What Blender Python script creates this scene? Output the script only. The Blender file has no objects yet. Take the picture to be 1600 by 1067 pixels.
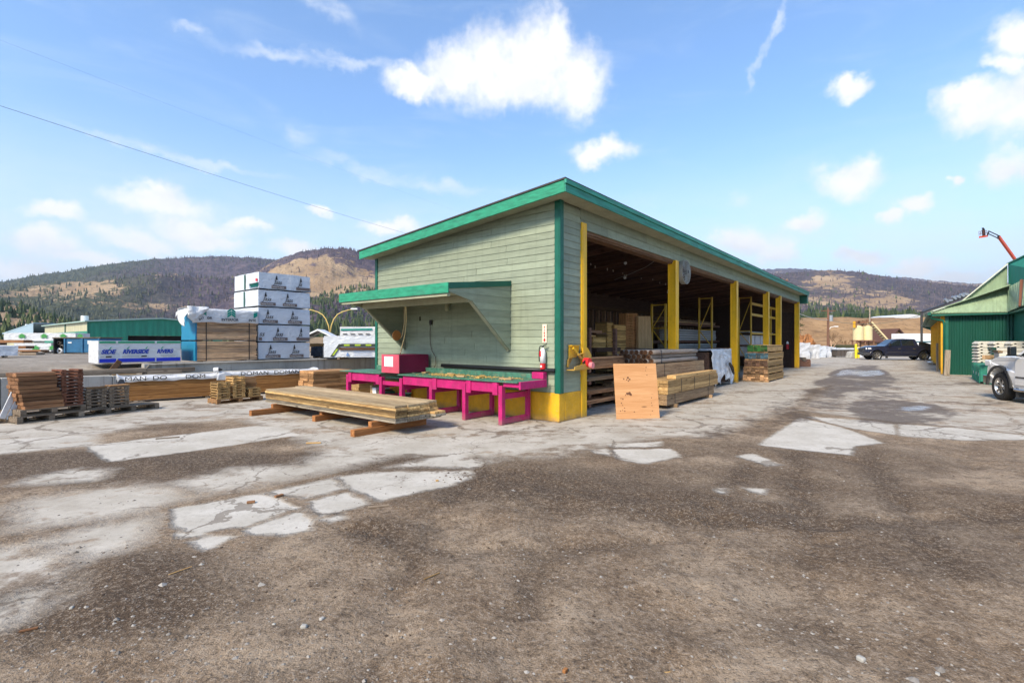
import bpy, math, random
import numpy as np
from mathutils import Vector, Matrix
R = random.Random(11)
SC = bpy.context.scene
COL = SC.collection
F, EY, HZ = 771.0, 1.7, 533.5
U = (0.6322, 0.7749); V = (-0.7749, 0.6322); C0 = (0.984, 10.39)
TH = math.atan2(U[1], U[0])
rad = math.radians

# ---- places: (u, v) run along the shed's open front and along its gable wall
def L(u, v, z=0.0):
    return Vector((C0[0]+U[0]*u+V[0]*v, C0[1]+U[1]*u+V[1]*v, z))
def uv(p):
    dx, dy = p[0]-C0[0], p[1]-C0[1]
    return (dx*U[0]+dy*U[1], dx*V[0]+dy*V[1])
def G(px, py, z=0.0):
    Y = (EY-z)*F/(py-HZ)
    return Vector(((px-800)/F*Y, Y, z))
def at(px, py, Y):
    return Vector(((px-800)/F*Y, Y, EY-(py-HZ)/F*Y))
def onU(px, py, u):
    r = (px-800)/F
    p0 = L(u, 0)
    t = (p0.x*U[0]+p0.y*U[1])/(r*U[0]+U[1])
    return at(px, py, t)
def onV(px, py, v):
    r = (px-800)/F
    p0 = L(0, v)
    t = (p0.x*V[0]+p0.y*V[1])/(r*V[0]+V[1])
    return at(px, py, t)
def loc3(p):
    a = uv(p); return (a[0], a[1], p[2])

# ---- mesh builder
class MB:
    def __init__(s):
        s.v = []; s.f = []; s.t = []; s.mi = []
    def add(s, vs, fs, tone=None, mi=0):
        if tone is None: tone = R.random()
        o = len(s.v)
        s.v += [tuple(p) for p in vs]
        s.t += [tone]*len(vs)
        s.f += [tuple(i+o for i in f) for f in fs]
        s.mi += [mi]*len(fs)
        return s
    BF = [(0,3,2,1),(4,5,6,7),(0,1,5,4),(1,2,6,5),(2,3,7,6),(3,0,4,7)]
    def box(s, x0, x1, y0, y1, z0, z1, tone=None, mi=0):
        x0, x1 = min(x0,x1), max(x0,x1); y0, y1 = min(y0,y1), max(y0,y1); z0, z1 = min(z0,z1), max(z0,z1)
        return s.add([(x0,y0,z0),(x1,y0,z0),(x1,y1,z0),(x0,y1,z0),(x0,y0,z1),(x1,y0,z1),(x1,y1,z1),(x0,y1,z1)], MB.BF, tone, mi)
    def obb(s, c, size, rot=None, tone=None, mi=0):
        hx, hy, hz = [a/2 for a in size]
        M = rot or Matrix.Identity(3); c = Vector(c)
        vs = [c+M@Vector(p) for p in [(-hx,-hy,-hz),(hx,-hy,-hz),(hx,hy,-hz),(-hx,hy,-hz),(-hx,-hy,hz),(hx,-hy,hz),(hx,hy,hz),(-hx,hy,hz)]]
        return s.add(vs, MB.BF, tone, mi)
    def bar(s, p, q, w, h, up=(0,0,1), tone=None, mi=0):
        p, q = Vector(p), Vector(q); d = (q-p); ln = d.length; d.normalize()
        sd = d.cross(Vector(up))
        if sd.length < 1e-4: sd = d.cross(Vector((1,0,0)))
        sd.normalize(); u = sd.cross(d)
        M = Matrix((d, sd, u)).transposed()
        return s.obb((p+q)/2, (ln, w, h), M, tone, mi)
    def cyl(s, p, q, r, r2=None, n=12, tone=None, mi=0):
        r2 = r if r2 is None else r2
        p, q = Vector(p), Vector(q); d = (q-p).normalized()
        a = d.cross(Vector((0,0,1)))
        if a.length < 1e-4: a = Vector((1,0,0))
        a.normalize(); b = d.cross(a)
        vs = []
        for c, rr in ((p,r),(q,r2)):
            for i in range(n):
                t = 2*math.pi*i/n
                vs.append(c+a*math.cos(t)*rr+b*math.sin(t)*rr)
        fs = [(i,(i+1)%n,n+(i+1)%n,n+i) for i in range(n)]
        fs += [tuple(range(n-1,-1,-1)), tuple(range(n,2*n))]
        return s.add(vs, fs, tone, mi)
    def tube(s, pts, r, n=6, tone=None, mi=0):
        pts = [Vector(p) for p in pts]; vs = []; fs = []
        rr = r if isinstance(r, (list, tuple)) else [r]*len(pts)
        prev = None
        for i, p in enumerate(pts):
            d = (pts[min(i+1,len(pts)-1)]-pts[max(i-1,0)]).normalized()
            a = d.cross(Vector((0,0,1))) if prev is None else prev-d*prev.dot(d)
            if a.length < 1e-4: a = d.cross(Vector((1,0,0)))
            a.normalize(); prev = a; b = d.cross(a)
            for k in range(n):
                t = 2*math.pi*k/n
                vs.append(p+a*math.cos(t)*rr[i]+b*math.sin(t)*rr[i])
        for i in range(len(pts)-1):
            for k in range(n):
                fs.append((i*n+k, i*n+(k+1)%n, (i+1)*n+(k+1)%n, (i+1)*n+k))
        fs.append(tuple(range(n-1,-1,-1))); fs.append(tuple((len(pts)-1)*n+k for k in range(n)))
        return s.add(vs, fs, tone, mi)
    def prism(s, poly, axis, a, b, tone=None, mi=0):
        n = len(poly)
        def mk(p, c):
            return {'x': (c,p[0],p[1]), 'y': (p[0],c,p[1]), 'z': (p[0],p[1],c)}[axis]
        vs = [mk(p,a) for p in poly]+[mk(p,b) for p in poly]
        fs = [(i,(i+1)%n,n+(i+1)%n,n+i) for i in range(n)]
        fs += [tuple(range(n-1,-1,-1)), tuple(range(n,2*n))]
        return s.add(vs, fs, tone, mi)
    def slab(s, poly3, nrm, th, tone=None, mi=0):
        n = len(poly3); nn = Vector(nrm).normalized()*th
        vs = [Vector(p) for p in poly3]+[Vector(p)+nn for p in poly3]
        fs = [(i,(i+1)%n,n+(i+1)%n,n+i) for i in range(n)]
        fs += [tuple(range(n-1,-1,-1)), tuple(range(n,2*n))]
        return s.add(vs, fs, tone, mi)
    def lathe(s, prof, n=24, axis='z', c=(0,0,0), tone=None, mi=0):
        vs = []; fs = []; m = len(prof)
        for i in range(n):
            t = 2*math.pi*i/n; ct, st = math.cos(t), math.sin(t)
            for r, h in prof:
                p = {'z': (r*ct, r*st, h), 'y': (r*ct, h, r*st), 'x': (h, r*ct, r*st)}[axis]
                vs.append((p[0]+c[0], p[1]+c[1], p[2]+c[2]))
        for i in range(n):
            j = (i+1) % n
            for k in range(m-1):
                fs.append((i*m+k, j*m+k, j*m+k+1, i*m+k+1))
        return s.add(vs, fs, tone, mi)
    def grid(s, fn, nu, nv, tone=None, mi=0):
        vs = [fn(i/nu, j/nv) for j in range(nv+1) for i in range(nu+1)]
        fs = [(j*(nu+1)+i, j*(nu+1)+i+1, (j+1)*(nu+1)+i+1, (j+1)*(nu+1)+i) for j in range(nv) for i in range(nu)]
        return s.add(vs, fs, tone, mi)
    def build(s, name, mat, parent=None, smooth=False, bevel=0.0, seg=1, fix=True):
        me = bpy.data.meshes.new(name)
        me.from_pydata(s.v, [], s.f)
        if fix:
            import bmesh
            bm = bmesh.new(); bm.from_mesh(me)
            bmesh.ops.recalc_face_normals(bm, faces=bm.faces[:])
            bm.to_mesh(me); bm.free()
        mats = mat if isinstance(mat, (list, tuple)) else [mat]
        for m in mats: me.materials.append(m)
        if len(mats) > 1: me.polygons.foreach_set('material_index', s.mi)
        at_ = me.attributes.new('tone', 'FLOAT', 'POINT'); at_.data.foreach_set('value', s.t)
        if smooth: me.polygons.foreach_set('use_smooth', [True]*len(me.polygons))
        me.update()
        o = bpy.data.objects.new(name, me); COL.objects.link(o)
        if parent: o.parent = parent
        if bevel:
            b = o.modifiers.new('bevel', 'BEVEL'); b.width = bevel; b.segments = seg; b.limit_method = 'ANGLE'; b.angle_limit = rad(40)
        return o

def tag(o, label, cat, group=None, kind=None):
    o['label'] = label; o['category'] = cat
    if group: o['group'] = group
    if kind: o['kind'] = kind
    return o
def thing(name, label, cat, loc=(0,0,0), rz=0.0, group=None):
    o = bpy.data.objects.new(name, None); COL.objects.link(o)
    o.empty_display_size = 0.2
    o.location = loc; o.rotation_euler = (0,0,rz)
    return tag(o, label, cat, group)
def struct(o):
    o['kind'] = 'structure'; return o
def dup(root, loc, rz, label=None, group=None, parent=None):
    r = root.copy(); COL.objects.link(r)
    r.location = loc; r.rotation_euler = (0,0,rz)
    if label: r['label'] = label
    if group: r['group'] = group
    for ch in list(root.children):
        c = ch.copy(); COL.objects.link(c); c.parent = r
        for g in ch.children:
            d = g.copy(); COL.objects.link(d); d.parent = c
    return r
def place(o, loc, rz=0.0):
    o.location = loc; o.rotation_euler = (0,0,rz); return o

# ---- materials
def newmat(name):
    m = bpy.data.materials.new(name); m.use_nodes = True
    nt = m.node_tree; nt.nodes.clear()
    out = nt.nodes.new('ShaderNodeOutputMaterial'); bs = nt.nodes.new('ShaderNodeBsdfPrincipled')
    nt.links.new(bs.outputs[0], out.inputs[0])
    return m, nt, bs
class N:
    def __init__(s, nt): s.nt = nt
    def n(s, t, **k):
        x = s.nt.nodes.new(t)
        for a, b in k.items(): setattr(x, a, b)
        return x
    def put(s, sock, val):
        if hasattr(val, 'is_output') or isinstance(val, bpy.types.NodeSocket): s.nt.links.new(val, sock)
        else:
            if sock.type == 'RGBA' and not hasattr(val, '__len__'): val = (val, val, val, 1)
            if sock.type == 'RGBA' and len(val) == 3: val = (*val, 1)
            sock.default_value = val
    def math(s, op, a, b=0.0, c=0.0, clamp=False):
        x = s.n('ShaderNodeMath', operation=op); x.use_clamp = clamp
        s.put(x.inputs[0], a); s.put(x.inputs[1], b); s.put(x.inputs[2], c); return x.outputs[0]
    def vmath(s, op, a, b=(0,0,0), out=0):
        x = s.n('ShaderNodeVectorMath', operation=op)
        s.put(x.inputs[0], a)
        if op == 'SCALE': s.put(x.inputs[3], b)
        else: s.put(x.inputs[1], b)
        return x.outputs[out]
    def mix(s, f, a, b, mode='MIX'):
        x = s.n('ShaderNodeMix', data_type='RGBA', blend_type=mode)
        x.clamp_factor = True
        s.put(x.inputs[0], f); s.put(x.inputs[6], a); s.put(x.inputs[7], b); return x.outputs[2]
    def noise(s, vec, scale, detail=4, rough=.55, dist=0.0, out=0):
        x = s.n('ShaderNodeTexNoise'); s.put(x.inputs['Vector'], vec)
        x.inputs['Scale'].default_value = scale; x.inputs['Detail'].default_value = detail
        x.inputs['Roughness'].default_value = rough; x.inputs['Distortion'].default_value = dist
        return x.outputs[out]
    def ramp(s, f, lo, hi, a=0.0, b=1.0):
        x = s.n('ShaderNodeMapRange'); x.interpolation_type = 'SMOOTHSTEP'
        s.put(x.inputs[0], f); x.inputs[1].default_value = lo; x.inputs[2].default_value = hi
        x.inputs[3].default_value = a; x.inputs[4].default_value = b; return x.outputs[0]
    def attr(s, name, out='Fac'):
        x = s.n('ShaderNodeAttribute'); x.attribute_name = name; return x.outputs[out]
    def coord(s, kind='Object'):
        return s.n('ShaderNodeTexCoord').outputs[kind]
    def scale(s, vec, sc):
        x = s.n('ShaderNodeMapping'); s.put(x.inputs[0], vec); x.inputs[3].default_value = sc; return x.outputs[0]
    def bump(s, h, st, dist=.02, nrm=None):
        x = s.n('ShaderNodeBump'); x.inputs['Strength'].default_value = st; x.inputs['Distance'].default_value = dist
        s.put(x.inputs['Height'], h)
        if nrm: s.put(x.inputs['Normal'], nrm)
        return x.outputs[0]
def objvec(N_):
    oi = N_.n('ShaderNodeObjectInfo')
    off = N_.vmath('SCALE', (13.7, 7.3, 5.1), N_.math('MULTIPLY', oi.outputs['Random'], 9.0))
    return N_.vmath('ADD', N_.coord(), off), oi.outputs['Random']
def paint(name, col, rough=.55, var=.12, scale=3.0, bump=.15, dirt=0.0, dirtcol=(.12,.10,.075), metal=0.0, stretch=(1,1,1), tonevar=.0, spec=.35, coat=0.0, chips=0.0, chipcol=(.30,.21,.14), splash=0.0, streak=0.0):
    m, nt, bs = newmat(name); n = N(nt)
    vec, rnd = objvec(n)
    sv = n.scale(vec, stretch)
    f = n.noise(sv, scale, 6, .6)
    f2 = n.noise(sv, scale*9, 4, .6)
    c = n.mix(n.ramp(f, .3, .7), tuple(a*(1-var) for a in col), tuple(min(1,a*(1+var)) for a in col))
    c = n.mix(n.ramp(f2, .35, .75, 0, var), c, tuple(a*.55 for a in col))
    if tonevar:
        t = n.attr('tone')
        k = n.ramp(t, 0, 1, 1-tonevar, 1+tonevar)
        cb = n.n('ShaderNodeCombineColor'); [n.put(cb.inputs[i], k) for i in range(3)]
        c = n.mix(1.0, c, cb.outputs[0], 'MULTIPLY')
    if dirt:
        d = n.noise(vec, scale*.9, 7, .7)
        c = n.mix(n.ramp(d, .5, .75, 0, dirt), c, dirtcol)
    if streak:
        sk = n.noise(n.scale(vec, (4,4,.22)), 2.4, 6, .62)
        c = n.mix(n.ramp(sk, .50, .74, 0, streak), c, tuple(a*.5 for a in col))
    if chips:
        ch = n.noise(n.scale(vec, (1,1,1.6)), scale*4.5, 8, .72)
        c = n.mix(n.ramp(ch, .615, .645, 0, chips), c, chipcol)
    if splash:
        z = n.n('ShaderNodeSeparateXYZ'); n.put(z.inputs[0], n.coord())
        sp = n.math('ADD', z.outputs[2], n.math('MULTIPLY', n.noise(vec, 5, 6, .7), .35))
        c = n.mix(n.ramp(sp, .12, .38, splash, 0), c, (.20,.155,.11))
    n.put(bs.inputs['Base Color'], c)
    n.put(bs.inputs['Roughness'], n.ramp(f2, .2, .8, max(.02,rough-.1), min(1,rough+.12)))
    bs.inputs['Metallic'].default_value = metal
    bs.inputs['Specular IOR Level'].default_value = spec
    bs.inputs['Coat Weight'].default_value = coat
    if bump: n.put(bs.inputs['Normal'], n.bump(f2, bump, .01))
    return m
def wood(name, light, dark, axis='x', rough=.75, grain=1.0, weather=.0, tonevar=.28, wcol=(.19,.17,.15)):
    m, nt, bs = newmat(name); n = N(nt)
    vec, rnd = objvec(n)
    t = n.attr('tone')
    vec = n.vmath('ADD', vec, n.vmath('SCALE', (3.1,8.7,5.9), n.math('MULTIPLY', t, 40.0)))
    st = {'x': (.6,9,9), 'y': (9,.6,9), 'z': (9,9,.6)}[axis]
    sv = n.scale(vec, st)
    g1 = n.noise(sv, 2.2*grain, 5, .6, .6)
    g2 = n.noise(sv, 9*grain, 4, .65)
    big = n.noise(vec, 1.1, 3, .5)
    f = n.math('ADD', n.math('MULTIPLY', g1, .6), n.math('MULTIPLY', g2, .4))
    c = n.mix(n.ramp(f, .36, .66), dark, light)
    k = n.math('ADD', n.ramp(t, 0, 1, 1-tonevar, 1+tonevar*.6), n.ramp(rnd, 0, 1, -tonevar*.5, tonevar*.5))
    cb = n.n('ShaderNodeCombineColor'); [n.put(cb.inputs[i], k) for i in range(3)]
    c = n.mix(1.0, c, cb.outputs[0], 'MULTIPLY')
    vo = n.n('ShaderNodeTexVoronoi'); n.put(vo.inputs['Vector'], n.scale(vec, {'x': (.55,2,2), 'y': (2,.55,2), 'z': (2,2,.55)}[axis])); vo.inputs['Scale'].default_value = 3.0
    c = n.mix(n.ramp(vo.outputs['Distance'], .07, .16, .75, 0), c, tuple(a*.32 for a in dark))
    if weather:
        c = n.mix(n.ramp(big, .38, .72, 0, weather), c, wcol)
    n.put(bs.inputs['Base Color'], c)
    bs.inputs['Roughness'].default_value = rough
    bs.inputs['Specular IOR Level'].default_value = .2
    n.put(bs.inputs['Normal'], n.bump(f, .35, .006))
    return m
def flat(name, col, rough=.6, metal=0.0, emit=0.0, spec=.4):
    m, nt, bs = newmat(name); n = N(nt)
    f = n.noise(n.coord(), 14, 4, .6)
    c = n.mix(n.ramp(f, .3, .7, 0, .16), col, tuple(a*.75 for a in col))
    n.put(bs.inputs['Base Color'], c); bs.inputs['Roughness'].default_value = rough; bs.inputs['Metallic'].default_value = metal
    bs.inputs['Specular IOR Level'].default_value = spec
    if emit:
        bs.inputs['Emission Color'].default_value = (*col, 1); bs.inputs['Emission Strength'].default_value = emit
    return m
def wrapmat(name, col=(.72,.74,.77), rough=.38, wr=.5, scale=2.2):
    m, nt, bs = newmat(name); n = N(nt)
    vec, rnd = objvec(n)
    f = n.noise(n.scale(vec, (1,1,1.6)), scale, 5, .55, 1.6)
    f2 = n.noise(vec, scale*5, 4, .6, .8)
    c = n.mix(n.ramp(f2, .3, .75, 0, .25), col, tuple(a*.8 for a in col))
    c = n.mix(n.ramp(n.noise(vec, 1.3, 6, .7), .55, .8, 0, .35), c, (.42,.38,.33))
    n.put(bs.inputs['Base Color'], c)
    bs.inputs['Roughness'].default_value = rough
    h = n.math('ADD', f, n.math('MULTIPLY', f2, .25))
    n.put(bs.inputs['Normal'], n.bump(h, wr, .12))
    return m

def text_mb(s, size=1.0, shear=0.0, align='LEFT', extrude=0.002, bold=0.0, spacing=1.0):
    cu = bpy.data.curves.new('lettering', 'FONT'); cu.body = s; cu.size = size; cu.shear = shear
    cu.align_x = align; cu.extrude = extrude; cu.offset = bold; cu.resolution_u = 3; cu.space_character = spacing
    o = bpy.data.objects.new('lettering', cu); COL.objects.link(o)
    dg = bpy.context.evaluated_depsgraph_get(); dg.update()
    me = o.evaluated_get(dg).to_mesh()
    vs = [tuple(v.co) for v in me.vertices]; fs = [tuple(p.vertices) for p in me.polygons]
    o.evaluated_get(dg).to_mesh_clear()
    bpy.data.objects.remove(o); bpy.data.curves.remove(cu)
    return vs, fs
def put_text(mb, s, org, ex, ez, size, shear=0.0, align='LEFT', bold=0.0, mi=0, spacing=1.0, sx=1.0):
    """letters standing on a face: org = baseline point, ex = reading direction, ez = up"""
    vs, fs = text_mb(s, size, shear, align, .002, bold, spacing)
    o, ex, ez = Vector(org), Vector(ex).normalized(), Vector(ez).normalized(); nn = ex.cross(ez)
    mb.add([o+ex*(p[0]*sx)+ez*p[1]+nn*(p[2]+.004) for p in vs], fs, .5, mi)
def put_poly(mb, poly, org, ex, ez, lift=.004, mi=0):
    o, ex, ez = Vector(org), Vector(ex).normalized(), Vector(ez).normalized(); nn = ex.cross(ez)
    mb.slab([o+ex*p[0]+ez*p[1]+nn*lift*.3 for p in poly], nn, lift, .5, mi)

# ---- numpy value noise
_lat = np.random.RandomState(5).rand(256, 256)
def vnoise(x, y):
    xi = np.floor(x).astype(int); yi = np.floor(y).astype(int); fx = x-xi; fy = y-yi
    fx = fx*fx*(3-2*fx); fy = fy*fy*(3-2*fy)
    a = _lat[xi & 255, yi & 255]; b = _lat[(xi+1) & 255, yi & 255]; c = _lat[xi & 255, (yi+1) & 255]; d = _lat[(xi+1) & 255, (yi+1) & 255]
    return a*(1-fx)*(1-fy)+b*fx*(1-fy)+c*(1-fx)*fy+d*fx*fy
def fbm(x, y, o=5, g=.5):
    s = 0; a = 1; t = 0
    for i in range(o):
        s = s+a*vnoise(x*2**i+17.3*i, y*2**i+9.1*i); t += a; a *= g
    return s/t
def sstep(x, a, b):
    t = np.clip((x-a)/(b-a), 0, 1); return t*t*(3-2*t)
def grid_mesh(name, X, Y, Z, attrs, mat, smooth=True):
    h, w = X.shape
    co = np.stack([X, Y, Z], -1).reshape(-1, 3).astype(np.float32)
    i = np.arange(h*w).reshape(h, w)
    q = np.stack([i[:-1,:-1], i[:-1,1:], i[1:,1:], i[1:,:-1]], -1).reshape(-1, 4)
    me = bpy.data.meshes.new(name)
    me.vertices.add(len(co)); me.vertices.foreach_set('co', co.ravel())
    me.loops.add(q.size); me.loops.foreach_set('vertex_index', q.ravel().astype(np.int32))
    me.polygons.add(len(q)); me.polygons.foreach_set('loop_start', np.arange(0, q.size, 4, dtype=np.int32))
    me.update(calc_edges=True)
    for k, a in attrs.items():
        at_ = me.attributes.new(k, 'FLOAT', 'POINT'); at_.data.foreach_set('value', a.ravel().astype(np.float32))
    me.materials.append(mat)
    if smooth: me.polygons.foreach_set('use_smooth', np.ones(len(q), dtype=bool))
    o = bpy.data.objects.new(name, me); COL.objects.link(o)
    return o
# ---------------- camera, sky, sun
cam = bpy.data.cameras.new('camera'); cam.sensor_width = 36.0; cam.lens = F/1600*36.0; cam.clip_end = 20000; cam.clip_start = .05
co = bpy.data.objects.new('camera', cam); COL.objects.link(co); SC.camera = co
co.location = (0,0,EY); co.rotation_euler = (rad(90),0,0)
SUN_EL, SUN_AZ = 40.0, -143.0        # azimuth from +Y, towards +X positive
sd = Vector((math.sin(rad(SUN_AZ))*math.cos(rad(SUN_EL)), math.cos(rad(SUN_AZ))*math.cos(rad(SUN_EL)), math.sin(rad(SUN_EL))))
sl = bpy.data.lights.new('sun', 'SUN'); sl.energy = 2.7; sl.angle = rad(14); sl.color = (1,.86,.66)
so = bpy.data.objects.new('sun', sl); COL.objects.link(so); so.rotation_euler = (-sd).to_track_quat('-Z','Y').to_euler()
W = bpy.data.worlds.new('World'); SC.world = W; W.use_nodes = True
nt = W.node_tree; nt.nodes.clear(); n = N(nt)
sky = n.n('ShaderNodeTexSky', sky_type='NISHITA'); sky.sun_disc = False
sky.sun_elevation = rad(SUN_EL); sky.sun_rotation = rad(SUN_AZ); sky.air_density = 1.0; sky.dust_density = .6; sky.ozone_density = 2.0
d = n.coord('Generated')
sp = n.n('ShaderNodeSeparateXYZ'); n.put(sp.inputs[0], d)
az = n.math('ARCTAN2', sp.outputs[0], sp.outputs[1]); el = n.math('ARCSINE', sp.outputs[2])
cbx = n.n('ShaderNodeCombineXYZ'); n.put(cbx.inputs[0], az); n.put(cbx.inputs[1], el)
ae = cbx.outputs[0]
# ragged cloud edges: warp the sky coordinates with noise
w1 = n.noise(ae, 9, 6, .62, 0, 1); w2 = n.noise(ae, 34, 5, .65, 0, 1)
p_raw = ae
wv = n.vmath('ADD', n.vmath('SCALE', n.vmath('SUBTRACT', w1, (.5,.5,.5)), .085), n.vmath('SCALE', n.vmath('SUBTRACT', w2, (.5,.5,.5)), .024))
p = n.vmath('MULTIPLY', n.vmath('ADD', ae, wv), (1,1,0))
def azel(px, py):
    a = math.atan((px-800)/F); return a, math.atan((HZ-py)/F*math.cos(a))
CL = [(648,126,52,20,0),(705,108,55,38,0),(775,108,62,54,0),(838,92,52,58,0),(868,74,26,40,0),(895,128,58,48,0),(800,138,90,34,0),
      (940,236,46,18,0),(1320,147,34,15,-12),(1588,66,50,36,0),(1545,164,75,34,0),(1595,160,60,50,0),(1498,158,44,22,0),(1560,110,40,14,30),
      (1580,262,48,36,0),(1330,278,58,26,0),(1352,266,32,24,0),(1257,340,36,15,0),(1425,314,28,15,0),(1392,336,22,11,0),(1495,275,14,9,0),
      (1165,378,62,24,0),(1205,392,36,22,0),(1345,402,46,14,0),(1432,412,52,14,0),(1500,424,60,12,0),
      (255,318,88,24,0),(250,300,34,22,0),(92,342,52,18,0),(310,358,70,20,0),(330,380,60,14,0),(75,388,60,20,0),(215,375,70,18,0),(385,352,42,12,0),(465,388,50,14,0),
      (612,352,46,13,0),(500,323,26,9,0),(20,425,70,16,0),(140,410,70,14,0)]
SOFT = [(510,20,56,16,14),(295,42,32,8,0),(472,216,30,16,0),(1212,28,30,7,-58),(1192,78,34,7,-62),(1175,122,26,5,-66),(640,280,170,12,6),(280,240,200,9,4),(1150,312,16,14,0),(500,90,160,10,-4)]
def field(lst):
    acc = None
    for (x, y, a, b, rot) in lst:
        A, E_ = azel(x, y); sx = a/F*math.cos(A)**2; sy = b/F*math.cos(A)
        v = n.vmath('SUBTRACT', p, (A, E_, 0))
        if rot:
            vr = n.n('ShaderNodeVectorRotate', rotation_type='Z_AXIS'); n.put(vr.inputs['Vector'], v); vr.inputs['Angle'].default_value = rad(rot); v = vr.outputs[0]
        q = n.vmath('LENGTH', n.vmath('MULTIPLY', v, (1/sx, 1/sy, 0)), (0,0,0), 1)
        if acc is None: acc = q
        else:
            acc = n.math('SMOOTH_MIN', acc, q, .35)
    return acc
cum = field(CL); sof = field(SOFT)
edge = n.noise(ae, 60, 5, .6)
cumd = n.math('ADD', cum, n.math('MULTIPLY', n.math('SUBTRACT', edge, .5), .5))
mask = n.math('MULTIPLY', n.ramp(cumd, .36, 1.30, 1, 0), n.ramp(n.noise(ae, 16, 6, .6), .25, .5, .72, 1))
msoft = n.math('MULTIPLY', n.ramp(sof, .2, 1.25, 1, 0), n.ramp(n.noise(n.scale(ae, (1,2.2,1)), 12, 6, .65), .3, .7, .12, .75))
cir = n.math('MULTIPLY', n.ramp(n.noise(n.scale(ae, (1.1,5,1)), 3.2, 7, .62, .6), .47, .78), n.ramp(el, .0, .55, .55, .3))
low = n.math('MULTIPLY', n.ramp(el, .02, .36, .85, 0), n.ramp(n.noise(n.scale(ae, (1,2.4,1)), 7, 6, .6), .32, .62, .35, 1))
# sky colour
skc = n.vmath('MULTIPLY', sky.outputs[0], (1.06,1.26,1.42))
hz = n.ramp(el, -.02, .42, 1, 0)
cloudcol = n.mix(n.ramp(n.noise(n.scale(ae, (1,1.5,1)), 11, 4, .5), .44, .68, 0, .75), (5.8,5.75,5.7,1), (4.75,4.85,5.0,1))
c = n.mix(n.math('MULTIPLY', hz, .62), skc, (4.3,4.85,5.2,1))
c = n.mix(n.math('MULTIPLY', cir, .6), c, (4.3,4.85,5.3,1))
c = n.mix(n.math('MULTIPLY', low, .8), c, (5.0,5.25,5.4,1))
c = n.mix(n.math('MULTIPLY', msoft, .75), c, (5.2,5.35,5.5,1))
c = n.mix(mask, c, cloudcol)
bg = n.n('ShaderNodeBackground'); n.put(bg.inputs[0], c); bg.inputs[1].default_value = .1
wo = n.n('ShaderNodeOutputWorld'); nt.links.new(bg.outputs[0], wo.inputs[0])
SC.view_settings.view_transform = 'Standard'; SC.view_settings.look = 'None'; SC.view_settings.exposure = 1.1; SC.view_settings.gamma = 1
SC.cycles.use_denoising = True
SC.cycles.max_bounces = 8; SC.cycles.diffuse_bounces = 6; SC.cycles.glossy_bounces = 2
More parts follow.
